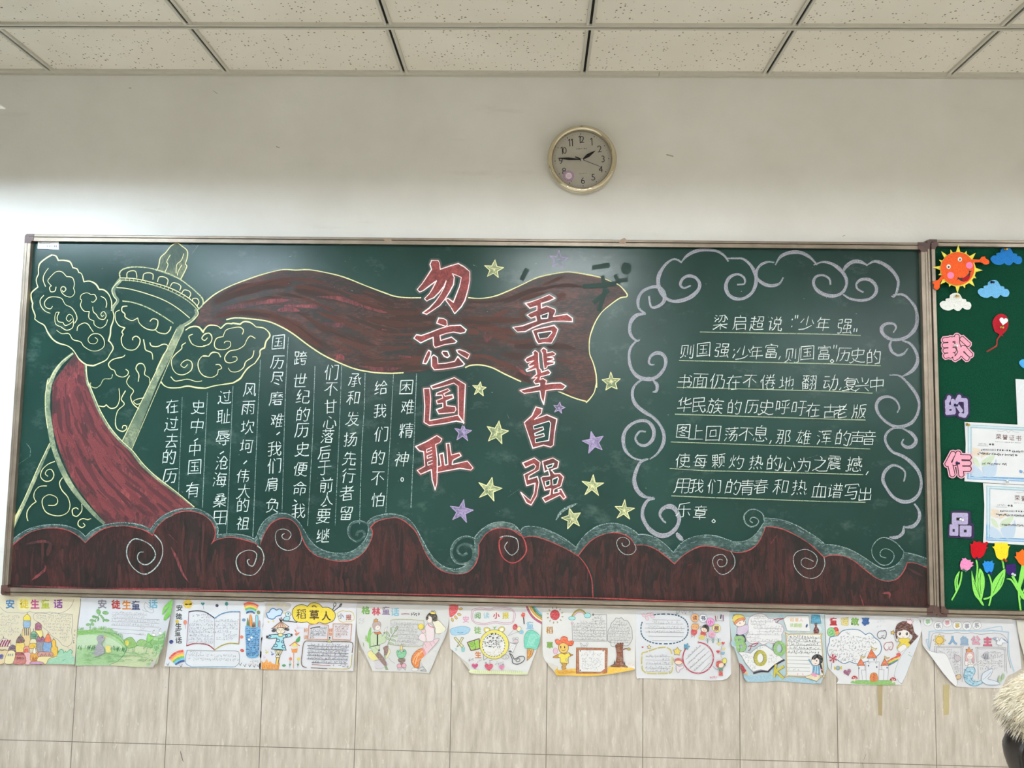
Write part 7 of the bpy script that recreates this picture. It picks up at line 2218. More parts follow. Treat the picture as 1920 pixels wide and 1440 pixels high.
with po.part('rainbow_drawing') as p:
    p.bands('1452,112 1500,230 1600,350 1738,435', '1610,110 1650,165 1690,205 1738,245', ('c24a82', 'efe6b0', 'e5a44a', '4f9a5c', '7fc0e0'), KB)
with po.part('pond_drawing') as p:
    p.f('a8cfe6', '92,530 200,490 320,474 430,500 445,545 380,610 260,625 150,632 102,600', C('6d9fc4'), .7, 3).l(C('5c93bd'), '220,580 270,595 320,580', 1)
with po.part('pencils_drawing') as p:
    p.f('ddd79a', '155,685 185,665 330,830 300,860', K, .7, 0).f('ddd79a', '290,675 330,680 240,830 205,850', K, .7, 0)
    p.e('a9d6d0', 190, 890, 26, 26).f('7cc0bd', '285,860 355,850 345,930 295,930', n=0)
with po.part('book_drawing') as p:
    p.f('9cc94e', '395,765 610,695 625,875 462,912', C('6f3a44'), 1.8, 0).l(C('4d7a2a'), '520,730 545,890', 1.2)
    for y in (770, 800, 830):
        p.l(C('4d7a2a'), '435,%d 510,%d' % (y + 15, y - 8), 1)
with po.part('bear_ring_drawing') as p:
    for x, y, r in ((752, 540, 20), (1012, 530, -20)):
        p.e('e8d860', x, y, 60, 46, r, KB, .6).e('efecea', x + 3, y + 6, 34, 26, r)
    p.e('ece069', 880, 800, 262, 265, 0, KB, .7).e('eeecea', 870, 812, 208, 216)
    for k in range(26):
        a = 2 * pi * k / 26
        p.l(K, '%.0f,%.0f %.0f,%.0f' % (870 + 200 * cos(a), 812 + 208 * sin(a), 870 + 200 * cos(a + .12), 812 + 208 * sin(a + .12)), 1.1)
    p.e('1a1a1a', 838, 612, 14, 22, 15).e('1a1a1a', 905, 608, 14, 20, -15).f('1a1a1a', '858,635 872,615 888,635', n=0)
    p.f('7fb860', '845,470 880,490 930,468 900,500 885,530 872,500', n=2)
    p.t(K, [745, 780, 690, 715], [990, 1040, 985, 985], [665, 720, 765, 820], 48, w=.8).t(C('cdb98a'), [890, 740, 790], [1040, 1010, 960], [880, 935, 990], 40)
with po.part('balloons_drawing') as p:
    p.e('c93f48', 1255, 485, 42, 55, 15).e('eee2a8', 1325, 520, 38, 44, 20, KB, .5).e('8fc3dc', 1370, 575, 42, 36).l(KG, '1225,540 1130,640', .6).l(KG, '1330,565 1130,645', .6)
    p.l(KG, '1140,750 1220,780 1310,770', .6).o(KG, 1265, 750, 50, 38, .6).e('e9c3cc', 1270, 740, 30, 22).o(KG, 1235, 700, 26, 20, .6).o(KG, 1290, 690, 24, 22, .6)
with po.part('tulip_drawing') as p:
    p.f('dd5a4c', '1362,262 1380,245 1398,220 1412,240 1435,235 1430,290 1405,318 1372,290', n=2).l(K, '1410,318 1418,430', 1.8)
with po.part('ice_cream_drawing') as p:
    p.f('dfa04c', '1475,878 1592,878 1562,1000 1470,1092', KB, .7, 0).l(KB, '1500,890 1540,950 1490,1040', .7).l(KB, '1560,890 1520,1000', .7)
    p.f('74cfb6', '1480,560 1560,545 1640,585 1700,660 1690,770 1640,885 1540,872 1440,865 1415,760 1425,650', C('3f9a88'), .8, 3)
    for k in range(8):
        x = 1470 + k * 26
        p.l(C('a3e2d0'), '%d,%d %d,%d' % (x, 830, x + 60, 620), 1.2)
with po.part('pencil_case_drawing') as p:
    p.f('eceaea', '1160,770 1280,800 1215,945 1140,910', KG, .8, 0).t(KG, [1165, 1150], [1250, 1230], [830, 880], 34).e('5a5458', 1165, 925, 30, 16)
    p.o(KG, 1075, 1025, 68, 40, .8).t(KG, 1030, 1120, [1025], 40)
with po.part('spoon_drawing') as p:
    p.l(K, '1155,962 1200,990 1235,1055 1255,1062 1330,1022 1400,1015 1428,1050 1400,1105 1330,1148 1250,1150 1205,1115 1200,1050 1160,970', 1.3).l(K, '1270,1085 1300,1060 1330,1055 1345,1085 1320,1108 1285,1105 1270,1085', 1)
with po.part('text_block') as p:
    p.t(KG, [410, 585, 720, 890], [540, 690, 860, 1090], [1080, 1100, 1115, 1140], 56, w=.8)
    p.l(KG, '680,970 692,1085 760,1040', 1.2, 0)
with po.part('hearts_drawing') as p:
    p.heart('c8487c', 532, 1185, 58).heart('d0506a', 785, 1205, 78).heart('dd86a8', 1015, 1212, 52)
with po.part('grass_drawing') as p:
    p.f('e2e8b4', '450,1255 700,1270 1000,1278 1400,1290 1468,1342 900,1330 470,1326', amt=.5, n=2)
    for k in range(26):
        p.l(C('c3d48a'), '%d,1310 %d,1275' % (470 + k * 36, 475 + k * 36), .8)
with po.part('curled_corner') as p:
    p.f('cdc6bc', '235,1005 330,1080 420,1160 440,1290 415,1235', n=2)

# 7 ---------------------------------------------------------------- straw man and tree
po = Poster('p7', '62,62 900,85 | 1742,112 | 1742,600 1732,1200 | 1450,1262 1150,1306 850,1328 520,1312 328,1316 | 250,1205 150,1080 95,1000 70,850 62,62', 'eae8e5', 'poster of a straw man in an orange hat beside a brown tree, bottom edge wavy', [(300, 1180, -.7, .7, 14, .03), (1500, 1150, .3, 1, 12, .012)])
with po.part('sun_drawing') as p:
    p.e('c72d38', 292, 220, 84, 90, 0, C('7a1820'), .7).l(C('7a1820'), '250,215 270,205 285,215', .8).l(C('7a1820'), '305,210 325,200 338,212', .8).l(C('7a1820'), '265,262 295,275 325,260', .8)
    for k in range(12):
        a = 2 * pi * k / 12 + .2
        p.e('d9c68a', 295 + 135 * cos(a), 225 + 135 * sin(a), 16, 8, math.degrees(a), KB, .5)
with po.part('rainbow_drawing') as p:
    p.bands('588,248 650,155 730,118 800,138 855,198', '645,250 690,205 740,190 790,200 815,235', ('b3a64a', 'eedf6a', 'f2e7e8', 'e9c6de'), KB)
    p.e('a4e0de', 600, 280, 62, 32, 0, C('4f9a9a'), .8).e('a4e0de', 880, 230, 62, 42, 0, C('4f9a9a'), .8)
with po.part('title') as p:
    p.g('稻', 197, 495, 138, 'c2872e', 2.2).g('草', 202, 765, 125, '7fa34c', 2.2)
with po.part('straw_man_drawing') as p:
    p.e('e9bcd2', 302, 870, 40, 55, 0, C('c07f9f'), .7)
    p.f('cf9a35', '255,980 350,930 380,990 290,992', KB, .7, 2).f('cf9a35', '540,905 580,925 622,940 555,962', KB, .7, 2).f('c28f35', '405,1088 515,1088 482,1150 495,1190 470,1205 425,1200 412,1150 440,1140', KB, .7, 2)
    p.f('f0dc4c', '355,930 430,900 470,930 545,898 575,965 532,980 536,1090 390,1082 388,990 350,985', KB, .8, 0).o(KG, 500, 1030, 18, 22, 1)
    p.f('c28f35', '405,905 470,945 520,900', n=0).e('ecc45c', 447, 810, 90, 100, 0, KB, .9)
    p.e('1d1814', 398, 800, 9, 24).e('1d1814', 468, 800, 9, 24).l(KB, '415,850 450,866 482,845', 1)
    p.f('e5622b', '298,672 340,655 385,682 410,622 460,608 515,632 530,692 590,685 632,700 605,768 560,775 520,760 450,722 400,735 360,762 312,730', C('8a2f12'), .8, 3)
with po.part('sand_drawing') as p:
    p.f('edbe3d', '330,1312 290,1212 345,1135 355,1215 520,1195 680,1190 900,1250 1220,1265 1240,1170 1400,1140 1600,1158 1728,1200 1450,1258 1150,1302 850,1324 520,1308', n=3)
    p.f('d79a2a', '345,1215 600,1225 675,1262 500,1280 350,1290', n=2)
with po.part('notice_drawing') as p:
    p.f('b36a3f', '678,812 1238,820 1226,1272 674,1272', KB, .8, 0).f('eeeceb', '722,848 1192,855 1192,1248 730,1244', KB, .6, 0)
    for x, y in ((750, 868), (1160, 868), (750, 1218), (1175, 1235)):
        p.e('3c4654', x, y, 12, 12)
    p.t(KG, [850, 770, 770, 770, 770, 770], [1010, 1160, 1160, 1160, 1150, 1090], [880, 930, 995, 1050, 1110, 1172], 52)
    p.l(KG, '770,800 760,760 745,725 770,735 800,770 850,770 865,730 890,728 880,760 860,800', .7).e('3b3432', 800, 795, 5).e('3b3432', 830, 795, 5)
with po.part('text_block') as p:
    p.l(KG, '985,215 1222,215 1225,692 612,690 600,380', .9, 0).o(K, 980, 215, 14, 14, 1).o(C('c07f9f'), 602, 365, 18, 18, 1)
    p.t(KG, [1000, 970, 700, 620, 620, 625, 630, 640], [1130, 1200, 1200, 1205, 1205, 1205, 1205, 1200], [252, 300, 350, 410, 465, 520, 575, 635], 44, KG)
with po.part('tree_drawing') as p:
    p.l(KG, '1395,790 1310,780 1300,705 | 1250,695 1240,620 1250,555 | 1250,500 1290,440 | 1310,370 1370,312 | 1390,275 1450,290 | 1490,268 1540,322 | 1600,330 1640,400 | 1675,470 1682,560 | 1685,650 1645,735 | 1600,775 1530,775', 1)
    p.t(KG, [1390, 1340, 1300, 1290, 1270, 1260, 1260, 1270], [1530, 1590, 1640, 1640, 1650, 1660, 1650, 1640], [320, 370, 425, 480, 530, 585, 645, 690], 44, KG)
    p.f('85492a', '1385,770 1430,730 1450,742 1475,720 1500,738 1522,730 1512,860 1520,1000 1532,1095 1605,1162 1500,1150 1440,1158 1290,1142 1375,1090 1408,960 1400,860', C('4a2412'), .8, 3).l(C('85492a'), '1505,850 1560,830 1615,825', 2).e('b59a3f', 1625, 835, 30, 22, 20, KB, .6)
    p.f('3a3f35', '1350,1110 1362,1030 1385,1100', n=0).f('3a3f35', '1525,1110 1550,1055 1560,1115', n=0)
    p.t(plain('d9a39a', .8), 1605, 1720, [1105], 40)
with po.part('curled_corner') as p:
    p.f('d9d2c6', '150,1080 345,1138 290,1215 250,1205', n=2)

# 8 ---------------------------------------------------------------- dashed frames
po = Poster('p8', '64,62 900,80 | 1752,96 | 1765,500 1785,1232 | 1602,1352 900,1328 120,1312 | 78,1265 64,700 64,62', 'e8e8ec', 'white poster with a dashed blue oval, a red dashed ring and round title spots', [(1650, 1270, .6, .8, 8, .01), (110, 1260, -.7, .7, 6, .008)])
with po.part('oval_frame') as p:
    TE = C('2c5f7a', .1)
    for k in range(42):
        a, a2 = 2 * pi * k / 42, 2 * pi * (k + .55) / 42
        f = lambda q: (585 + 425 * math.copysign(abs(cos(q)) ** .8, cos(q)), 425 + 268 * math.copysign(abs(sin(q)) ** .8, sin(q)))
        if not (3.55 < a < 4.25):
            p.l(TE, '%.0f,%.0f %.0f,%.0f' % (f(a) + f(a2)), 2.2)
    p.t(KG, [370, 280, 290, 300, 370], [830, 920, 890, 310, 380], [300, 385, 460, 540, 620], 44)
    for y, x0, x1 in ((258, 375, 870), (330, 250, 915), (410, 230, 945), (480, 245, 940), (555, 295, 925), (632, 365, 850)):
        p.l(KG, '%d,%d %d,%d' % (x0, y, x1, y + 10), .6, 0)
with po.part('petals_drawing') as p:
    for x, y, r in ((215, 185, 30), (270, 235, 70), (350, 160, -50), (370, 205, 10), (300, 165, 0)):
        p.e('ecc8d4', x, y, 36, 24, r, C('c9a0ae'), .6)
with po.part('yellow_frame') as p:
    YL = C('ddd07a', .1)
    for s in ('180,895 190,855 280,832', '305,822 445,772', '470,768 600,752', '630,762 690,800 715,870', '722,930 722,1075', '728,1110 715,1190 670,1225', '638,1228 465,1228', '440,1232 278,1222', '250,1215 190,1160 182,1090', '174,1055 178,925'):
        p.l(YL, s, 2.4).l(C('a79a55'), s, .5)
    p.t(KG, [250, 540, 250, 245, 255], [700, 660, 680, 690, 690], [905, 965, 1030, 1110, 1170], 48)
    for y in (920, 985, 1055, 1130, 1195):
        p.l(KG, '245,%d 690,%d' % (y, y + 6), .5, 0)
with po.part('ring_frame') as p:
    RD = C('bb4a5f', .1)
    for k in range(8):
        a = 2 * pi * k / 8 + .06
        if k != 5:
            p.l(RD, ' '.join('%.0f,%.0f' % (1190 + 275 * cos(a + .66 * j / 6), 945 + 278 * sin(a + .66 * j / 6)) for j in range(7)), 2.2)
        p.l(RD, '%.0f,%.0f %.0f,%.0f' % (1190 + 258 * cos(a - .06), 945 + 260 * sin(a - .06), 1190 + 295 * cos(a - .06), 945 + 297 * sin(a - .06)), 1)
    for x0, y0, x1, y1 in ((970, 975, 1235, 722), (1000, 1060, 1320, 760), (1040, 1140, 1390, 820), (1120, 1180, 1430, 890), (1245, 1195, 1410, 1030)):
        p.l(KG, '%d,%d %d,%d' % (x0, y0, x1, y1), .6, 0)
    for x0, y0, n_ in ((985, 915, 6), (1010, 1020, 7), (1045, 1105, 7), (1125, 1140, 4)):
        for k in range(n_):
            p.t(KG, x0 + k * 42, x0 + k * 42 + 38, [y0 - k * 38], 38)
with po.part('title') as p:
    for ch, x, y, h, c2 in (('读', 1132, 225, 'e9b074', '8a3520'), ('书', 1280, 232, 'eef0f4', '26365f'), ('小', 1410, 300, 'e79acb', 'b0509a'), ('报', 1522, 412, 'e9dc7c', '7a3f5a')):
        p.e(h, x, y, 72, 74, 0, KG, .8).g(ch, x, y, 90, c2, 1.5)
    p.t(KG, 785, 1080, [120], 44, w=.8)
with po.part('open_book_drawing') as p:
    p.l(C('a04a52'), '1500,190 1512,285', 2, 0).l(C('8a5a8a'), '1640,180 1645,280', 2, 0).l(KG, '1500,285 1570,275 1645,280', .8).l(K, '1605,170 1595,240', 1.8, 0).l(KG, '1540,190 1545,250', 1, 0)
with po.part('bear_drawing') as p:
    p.f('c9474c', '1070,440 1120,435 1172,450 1165,510 1130,540 1080,530 1062,500', n=3).e('e9b98a', 1098, 345, 22).e('e9b98a', 1190, 345, 22).e('e6aa70', 1135, 388, 68, 58, 0, KB, .6).e('2a2826', 1105, 385, 6).e('2a2826', 1158, 400, 6).l(KG, '1080,540 1070,575 | 1120,540 1122,580', .8)
with po.part('boy_drawing') as p:
    p.f('c94a50', '1250,470 1330,500 1320,545 1235,530', n=2).f('dccb6a', '1228,535 1308,548 1290,615 1200,595', n=2).e('f3d9c2', 1305, 435, 62, 52, 15, KB, .6).f('2b211f', '1262,400 1285,355 1345,348 1390,400 1385,465 1355,475 1345,430 1300,405', n=3).e('2a2826', 1285, 425, 6).e('2a2826', 1325, 440, 6).l(C('b5484c'), '1290,455 1310,465', .9).l(KG, '1245,440 1225,390 1240,375', 1).l(KG, '1335,520 1340,565', 1)
with po.part('plants_drawing') as p:
    p.flower('e4a6cf', 1440, 522, 66, 7, 'd9a03f')
    for x in (1362, 1458, 1560):
        p.l(C('2f6f66'), '%d,680 %d,600' % (x, x), 1.2)
        for d in (-1, 1):
            p.f('3f7d74', '%d,660 %d,620 %d,610 %d,640' % (x, x + 30 * d, x + 45 * d, x + 20 * d), n=2).f('3f7d74', '%d,630 %d,590 %d,585' % (x, x + 22 * d, x + 32 * d), n=2)
    for x, y, h, s in ((1565, 690, 'ddcf6a', 36), (1642, 680, 'd0474f', 32), (1655, 780, 'e2d87a', 30), (1550, 835, 'cf4a52', 34), (1640, 860, '7fb3d0', 34)):
        p.heart(h, x, y, s)
    p.l(KG, '1605,940 1600,820 1620,720', .8)
with po.part('stars_drawing') as p:
    p.star('e9cf55', 815, 832, 78, 5, .55, KB).e('2a2826', 800, 825, 5).e('2a2826', 828, 825, 5).star('efe3a0', 308, 748, 38, 0, .5, KB).flower('4f97b5', 985, 740, 58, 5, '3f85a5').e('cf5a72', 190, 752, 18, 14)
with po.part('girl_drawing') as p:
    p.f('f0dde2', '800,1090 850,1100 925,1090 920,1130 860,1160 845,1205 810,1190', KG, .6, 3).e('f3d9c2', 838, 1020, 66, 48, 0, KB, .6).f('c9655a', '765,1030 780,965 840,950 900,975 912,1035 870,1000 800,1000', n=3).l(KG, '745,960 760,1010', .8)
with po.part('girl_drawing') as p:
    p.f('d0574f', '1570,1180 1628,1180 1638,1270 1560,1265', n=0).f('4f8a78', '1560,1120 1640,1125 1632,1185 1568,1185', n=0).e('f3d9c2', 1600, 1075, 52, 50, 0, KB, .6).f('c2483f', '1515,1060 1530,1010 1600,998 1642,1030 1570,1050 1560,1110 1520,1100', n=3).l(KG, '1460,1100 1520,1150 1565,1140', 1).e('e6db6a', 1665, 1000, 40, 50, 0, C('8a8a3a'), .9).l(K, '1668,1050 1672,1080', 1.6).l(KG, '1640,1130 1690,1080', 1)
    p.t(plain('d08a98', .8), 1400, 1545, [1295], 44, w=.9)

# 9 ---------------------------------------------------------------- BOOK
po = Poster('p9', '75,72 900,88 | 1785,105 | 1800,600 1832,1090 | 1772,1240 1712,1362 | 1400,1352 950,1312 700,1330 388,1328 | 245,975 200,830 105,500 75,72', 'c9dade', 'pale blue poster spelling BOOK in big letters with a reading lamp', [(330, 1000, -.9, .35, 14, .03), (1700, 1200, .7, .6, 10, .02)])
with po.part('sky_wash') as p:
    for k in range(40):
        x, y = random.uniform(120, 1740), random.uniform(110, 1250)
        p.e(random.choice(('bdd6dc', 'd3e3e6', 'a9cdd8')), x, y, random.uniform(40, 90), random.uniform(25, 60), random.uniform(0, 90), amt=.5)
    p.f('9fc6da', '385,1322 330,1180 450,1230 700,1190 900,1215 1110,1250 1450,1258 1640,1322 1708,1358 1400,1348 950,1308 700,1326', n=2, amt=.4)
with po.part('cloud_frame') as p:
    p.f('eeedee', '370,505 415,430 | 408,280 445,165 580,105 700,115 780,192 | 880,200 902,262 | 1010,300 1052,392 1012,480 | 1010,590 900,642 | 760,625 | 680,662 600,612 | 480,642 390,585 370,505', C('bb95a8'), 1)
    p.t(KG, [510, 455, 460, 510, 600, 420, 385, 450], [720, 860, 720, 1010, 1020, 980, 620, 950], [155, 215, 270, 335, 390, 445, 505, 570], 46, KG)
    p.l(C('a8485a'), '870,215 960,190 1070,190 | 980,210 925,265', 1.5).l(C('a8485a'), '405,700 440,680 520,690 590,635 | 480,660 450,740 410,770', 1.5)
with po.part('title') as p:
    p.f('efeeec', '1045,200 1110,142 1500,140 1530,418 1112,412', KG, .8, 0)
    for ch, x, y, h in (('稻', 1200, 212, 'e7b78a'), ('草', 1285, 215, 'e9c3a0'), ('人', 1365, 215, 'eac0c8'), ('读', 1195, 308, 'b3cd8a'), ('后', 1270, 310, 'b3cd8a'), ('感', 1342, 312, 'c3d89a')):
        p.g(ch, x, y, 75, h, 1.3)
    p.e('35508a', 1465, 320, 18, 34, 20)
with po.part('lamp_drawing') as p:
    p.f('4f9fc0', '1558,125 1702,128 1722,275 1542,272', C('2f6f8a'), .9, 0).f('712c2c', '1608,285 1652,285 1645,330 1685,400 1668,458 1602,458 1592,400 1618,330', C('4a1515'), .8, 3)
with po.part('child_drawing') as p:
    p.f('1f2a4d', '205,470 330,475 372,580 360,620 330,560 200,500', n=3).f('d8c6dc', '225,340 330,310 410,310 400,420 330,470 220,475', C('9a7f9f'), .7, 3).e('f5e6da', 270, 270, 95, 65, -10, KB, .7).e('2a2826', 262, 272, 9, 11).e('2a2826', 330, 238, 9, 11)
    p.f('e6cf5a', '130,210 150,140 220,112 310,130 345,185 240,195 165,260', KB, .6, 3).f('e58a55', '158,262 240,190 345,172 355,205 250,235 175,300', KB, .6, 3).e('e8e0d0', 122, 215, 18)
with po.part('page_drawing') as p:
    p.f('efefee', '1100,500 1125,472 1700,470 1720,500 1750,830 1765,1200 1740,1235 1130,1222 1105,1190', C('c9ad72'), 2.2, 2)
    p.t(K, [1120, 1120, 1120, 1165, 1130], [1690, 1690, 1670, 1700, 1670], [510, 575, 640, 712, 785], 46, w=.6)
    for y in range(540, 1180, 66):
        p.l(KG, '1112,%d %d,%d' % (y, 1720 if y < 800 else 1520, y + 8), .8, 0)
    p.t(KG, 1120, 1320, [1110], 40).t(plain('e08fb4', .8), 1280, 1410, [1190], 44, w=.8)
with po.part('book_drawing') as p:
    p.f('efeeee', '225,795 330,790 455,815 | 540,740 710,668 1048,922 | 900,1010 768,1150 | 640,1110 500,1150 | 370,1000 290,860', C('8a8a92'), .9, 2)
    p.l(plain('2f2838', .7), '510,1175 640,1140 770,1145 | 890,1030 1060,935', 3.4, 3)
    p.t(KG, [290, 350, 395, 430, 480], [450, 500, 520, 540, 560], [835, 890, 965, 1040, 1085], 40).t(KG, [545, 780, 770, 770], [690, 880, 930, 920], [730, 860, 920, 985], 40, slant=-.4)
with po.part('big_letter') as p:
    LG, LD = C('8dbd74'), C('6a705f')
    for dx, m, w in ((10, LD, 6.6), (0, LG, 6)):
        p.l(m, '%d,540 %d,750' % (192 + dx, 235 + dx), w, 0).l(m, '%d,535 %d,530 %d,585 %d,630' % (192 + dx, 290 + dx, 318 + dx, 235 + dx), w, 3).l(m, '%d,635 %d,645 %d,700 %d,755 %d,755' % (240 + dx, 320 + dx, 345 + dx, 310 + dx, 235 + dx), w, 3)
for cx, cy, rx, ry, h in ((635, 905, 88, 115, 'b7ae3f'), (978, 730, 82, 105, '8dbd74')):
    with po.part('big_letter') as p:
        p.o(C('6a705f'), cx - 10, cy - 4, rx, ry, 6.6).o(C(h), cx, cy, rx, ry, 6)
with po.part('big_letter') as p:
    for dx, m, w in ((9, LD, 5), (0, C('cabf3e'), 4.2)):
        p.l(m, '%d,1025 %d,1235' % (908 + dx, 878 + dx), w, 0).l(m, '%d,1055 %d,1135 %d,1260' % (1040 + dx, 905 + dx, 1035 + dx), w, 0)
with po.part('girl_drawing') as p:
    p.f('e9dcb4', '1430,1235 1560,1195 1760,1215 1640,1318 1450,1255', KB, .6, 0)
    p.l(K, '1715,1020 1730,1090 1748,1150', 3.4).e('1a1618', 1755, 1155, 22, 26).e('e08fa8', 1735, 1110, 26, 12, 30)
    p.f('6fa9cc', '1590,1040 1690,1040 1705,1195 1565,1190', C('3a6f94'), .8, 0).l(C('cfe3ee'), '1625,1050 1610,1180', 1.2).l(C('cfe3ee'), '1660,1050 1660,1180', 1.2)
    p.l(C('6fa9cc'), '1590,1045 1530,970 1510,920', 3).e('f5e6da', 1515, 900, 18, 22)
    p.e('171316', 1655, 930, 105, 100).e('f6e8de', 1622, 965, 78, 70, 0, KB, .5).f('171316', '1545,930 1600,860 1700,880 1740,960 1690,1000 1690,930 1640,900 1610,945 1590,900', n=2).e('171316', 1580, 920, 10, 14).e('171316', 1645, 950, 10, 14).l(C('c24a4a'), '1610,1005 1635,1000', 1.3)
    p.e('e78fb8', 1585, 1195, 44, 28).e('e78fb8', 1650, 1220, 52, 30)
with po.part('pencil_drawing') as p:
    p.f('a92d3a', '240,985 310,1020 380,1132 325,1185 275,1070', n=0).f('dcb98a', '380,1132 405,1185 402,1212 325,1185', n=0)

# 10 --------------------------------------------------------------- castle
po = Poster('p10', '60,72 900,95 | 1778,132 | 1802,300 1800,380 1730,610 1600,950 1450,1312 | 1420,1332 900,1338 270,1312 | 305,1228 180,1090 108,950 80,400 60,72', 'ebebee', 'poster of a small orange roofed castle, its right side folded over', [(240, 1150, -.8, .5, 10, .02)])
with po.part('title') as p:
    for ch, x, h in zip('童话故事', (218, 420, 605, 797), ('b82f35', 'e6d68a', '86b25c', '33619c')):
        p.g(ch, x, 195, 150, h, 2.9, None if h != 'e6d68a' else C('a08f4a'), .8)
    p.t(C('b9b9bd'), [1000, 1000], [1140, 1110], [185, 275], 44)
with po.part('snail_drawing') as p:
    p.e('8ccf86', 180, 385, 76, 82, 0, KB, .7).l(C('3f8a45'), '150,400 165,365 205,370 205,410 165,425', 1).f('c93a38', '220,305 290,300 315,370 255,375', n=2).f('eba05a', '255,375 318,372 325,415 290,450 250,430', n=2)
with po.part('cloud_frame') as p:
    p.f('eeeef0', '145,565 160,480 300,450 | 380,365 530,335 680,350 795,432 | 880,405 965,490 | 1050,560 1082,680 1045,780 940,860 | 850,905 660,960 | 600,950 510,915 | 400,952 285,882 | 150,830 108,700 145,565', C('4f82a8'), 1.6)
    p.t(KG, [430, 330, 180, 160, 140, 160, 310, 330], [560, 930, 980, 900, 830, 840, 640, 630], [400, 480, 550, 625, 700, 770, 840, 895], 52, w=.7)
with po.part('castle_drawing') as p:
    p.f('8cc06a', '520,1302 640,1248 900,1262 1220,1248 1335,1332 900,1334', n=2)
    GY = KG
    for s in ('670,990 780,985 792,1252 675,1252', '1088,990 1210,985 1195,1252 1092,1252', '720,1068 810,1068 810,1252 742,1252', '1035,1060 1130,1065 1118,1252 1035,1252', '800,920 1040,922 1032,1252 808,1252', '845,858 988,858 985,922 850,922'):
        p.f('e9e9ee', s, GY, .8, 0, .1)
    for s in ('820,858 895,700 905,700 1002,852 900,845', '640,990 710,858 785,990 710,980', '1072,990 1140,862 1218,990 1145,978'):
        p.f('e4713f', s, KB, .8, 0)
    for s in ('900,700 905,655 | 905,655 960,680 1000,675 960,712 908,690', '710,860 710,812 | 710,812 750,830 792,825 750,855 712,842', '1140,862 1142,820 | 1142,820 1190,845 1228,842 1190,866 1145,850'):
        p.l(C('c9a94a'), s, 1.3)
    for x, y in ((850, 990), (998, 1015), (950, 884), (678, 1035), (1183, 1025)):
        p.e('2f4a72', x, y, 11, 18)
    for x in (850, 975):
        p.l(GY, '%d,922 %d,945 %d,945 %d,922' % (x, x, x + 24, x + 24), .7, 0)
    p.f('e0783a', '885,1262 888,1150 945,1118 1002,1150 1008,1262', C('b5903a'), 1.4, 3).l(KB, '945,1125 945,1260', .8, 0)
with po.part('rainbow_drawing') as p:
    p.bands('1185,905 1300,840 1432,800', '1225,985 1300,950 1372,905', ('c9402f', 'e8a040', 'e6d255', '5aa055', '2f62a0'))
    p.e('cf4a42', 1392, 790, 42, 32)
with po.part('teeth_drawing') as p:
    for dx, dy, m in ((0, 0, C('4a3f55')), (120, 205, C('b5565a'))):
        p.l(m, ' '.join('%d,%d' % (x + dx, y + dy) for x, y in ((1010, 420), (1050, 370), (1110, 365), (1150, 360), (1172, 400), (1165, 460), (1135, 505), (1095, 480), (1060, 505), (1020, 480))), 1.2, closed=True)
        p.l(m, '%d,%d %d,%d %d,%d' % (1085 + dx, 445 + dy, 1105 + dx, 460 + dy, 1130 + dx, 440 + dy), .7)
with po.part('girl_drawing') as p:
    p.f('5b3226', '1345,500 1332,400 1345,280 1420,205 1530,190 1640,250 1672,385 1745,460 1700,520 1610,610 1560,600 1640,480 1600,420 1380,350 1372,500', n=3)
    p.e('f6ede6', 1475, 425, 118, 82, 0, KB, .6).f('5b3226', '1358,360 1420,270 1560,270 1615,330 1540,320 1450,360', n=2)
    p.e('17130f', 1412, 415, 22, 30).e('17130f', 1540, 415, 22, 30).e('f2f2f2', 1405, 402, 6, 8, 0).e('f2f2f2', 1533, 402, 6, 8, 0).l(C('c98a86'), '1455,470 1475,478 1490,468', 1)
    p.f('e9cf3f', '1390,512 1440,500 1560,500 1598,520 1580,560 1560,570 1612,622 1540,662 1480,600 1370,690 1375,640 1430,575 1400,560', C('9a8420'), .8, 2)
    p.f('f1dfe2', '1540,215 1545,150 1580,175 1605,145 1622,190 1660,190 1610,252', C('c07f8a'), .8, 0)
    p.f('f0ecea', '1370,690 1480,605 1540,662 1430,748', KG, .6, 2).l(KG, '1330,530 1370,560 1395,545', 1.2)
with po.part('wand_drawing') as p:
    p.star('dcbc4a', 1288, 395, 44, 10, .5, KB).l(KG, '1305,440 1340,540', .8)
with po.part('sweets_drawing') as p:
    p.e('d0d7da', 212, 860, 70, 74)
    for k in range(6):
        a = k * pi / 3
        p.f('b52f3f', '212,860 %.0f,%.0f %.0f,%.0f %.0f,%.0f' % (212 + 40 * cos(a), 860 + 40 * sin(a), 212 + 72 * cos(a + .25), 860 + 76 * sin(a + .25), 212 + 72 * cos(a + .62), 860 + 76 * sin(a + .62)), n=2)
    p.l(KG, '190,940 178,1060', 1).e('8fb8c8', 300, 1032, 34, 36, 0, KB, .6).f('d6c03f', '228,1000 270,1025 265,1050 230,1065', n=0).f('d6c03f', '330,1025 368,990 372,1060 335,1045', n=0)
    p.heart('9a5f7c', 470, 1108, 72, -15)
    for x, y in ((598, 1212), (1290, 1240)):
        p.f('b5343c', '%d,%d %d,%d %d,%d %d,%d' % (x - 55, y + 12, x - 20, y - 40, x + 35, y - 30, x + 55, y + 20), n=3).e('f1efe9', x - 15, y - 5, 9).e('f1efe9', x + 22, y + 2, 9).f('efe8da', '%d,%d %d,%d %d,%d %d,%d' % (x - 12, y + 12, x + 12, y + 12, x + 10, y + 60, x - 15, y + 60), n=0)
po.s.curls = [(1480, 760, .89, .45, 16, .018)]
po.s.lay += .003
with po.part('folded_corner') as p:
    p.f('f0f0f2', '1745,462 1800,385 1732,610 1600,955 1450,1308 1310,1168 1395,900 1480,760 1612,612', KG, .5, 2, .05)
    p.l(C('d98a86'), '1540,740 1600,760 1640,800', 1.2).l(C('9fc79a'), '1490,770 1560,790 1630,830', 1.2).l(KG, '1310,1168 1420,1300 1450,1305', .8)

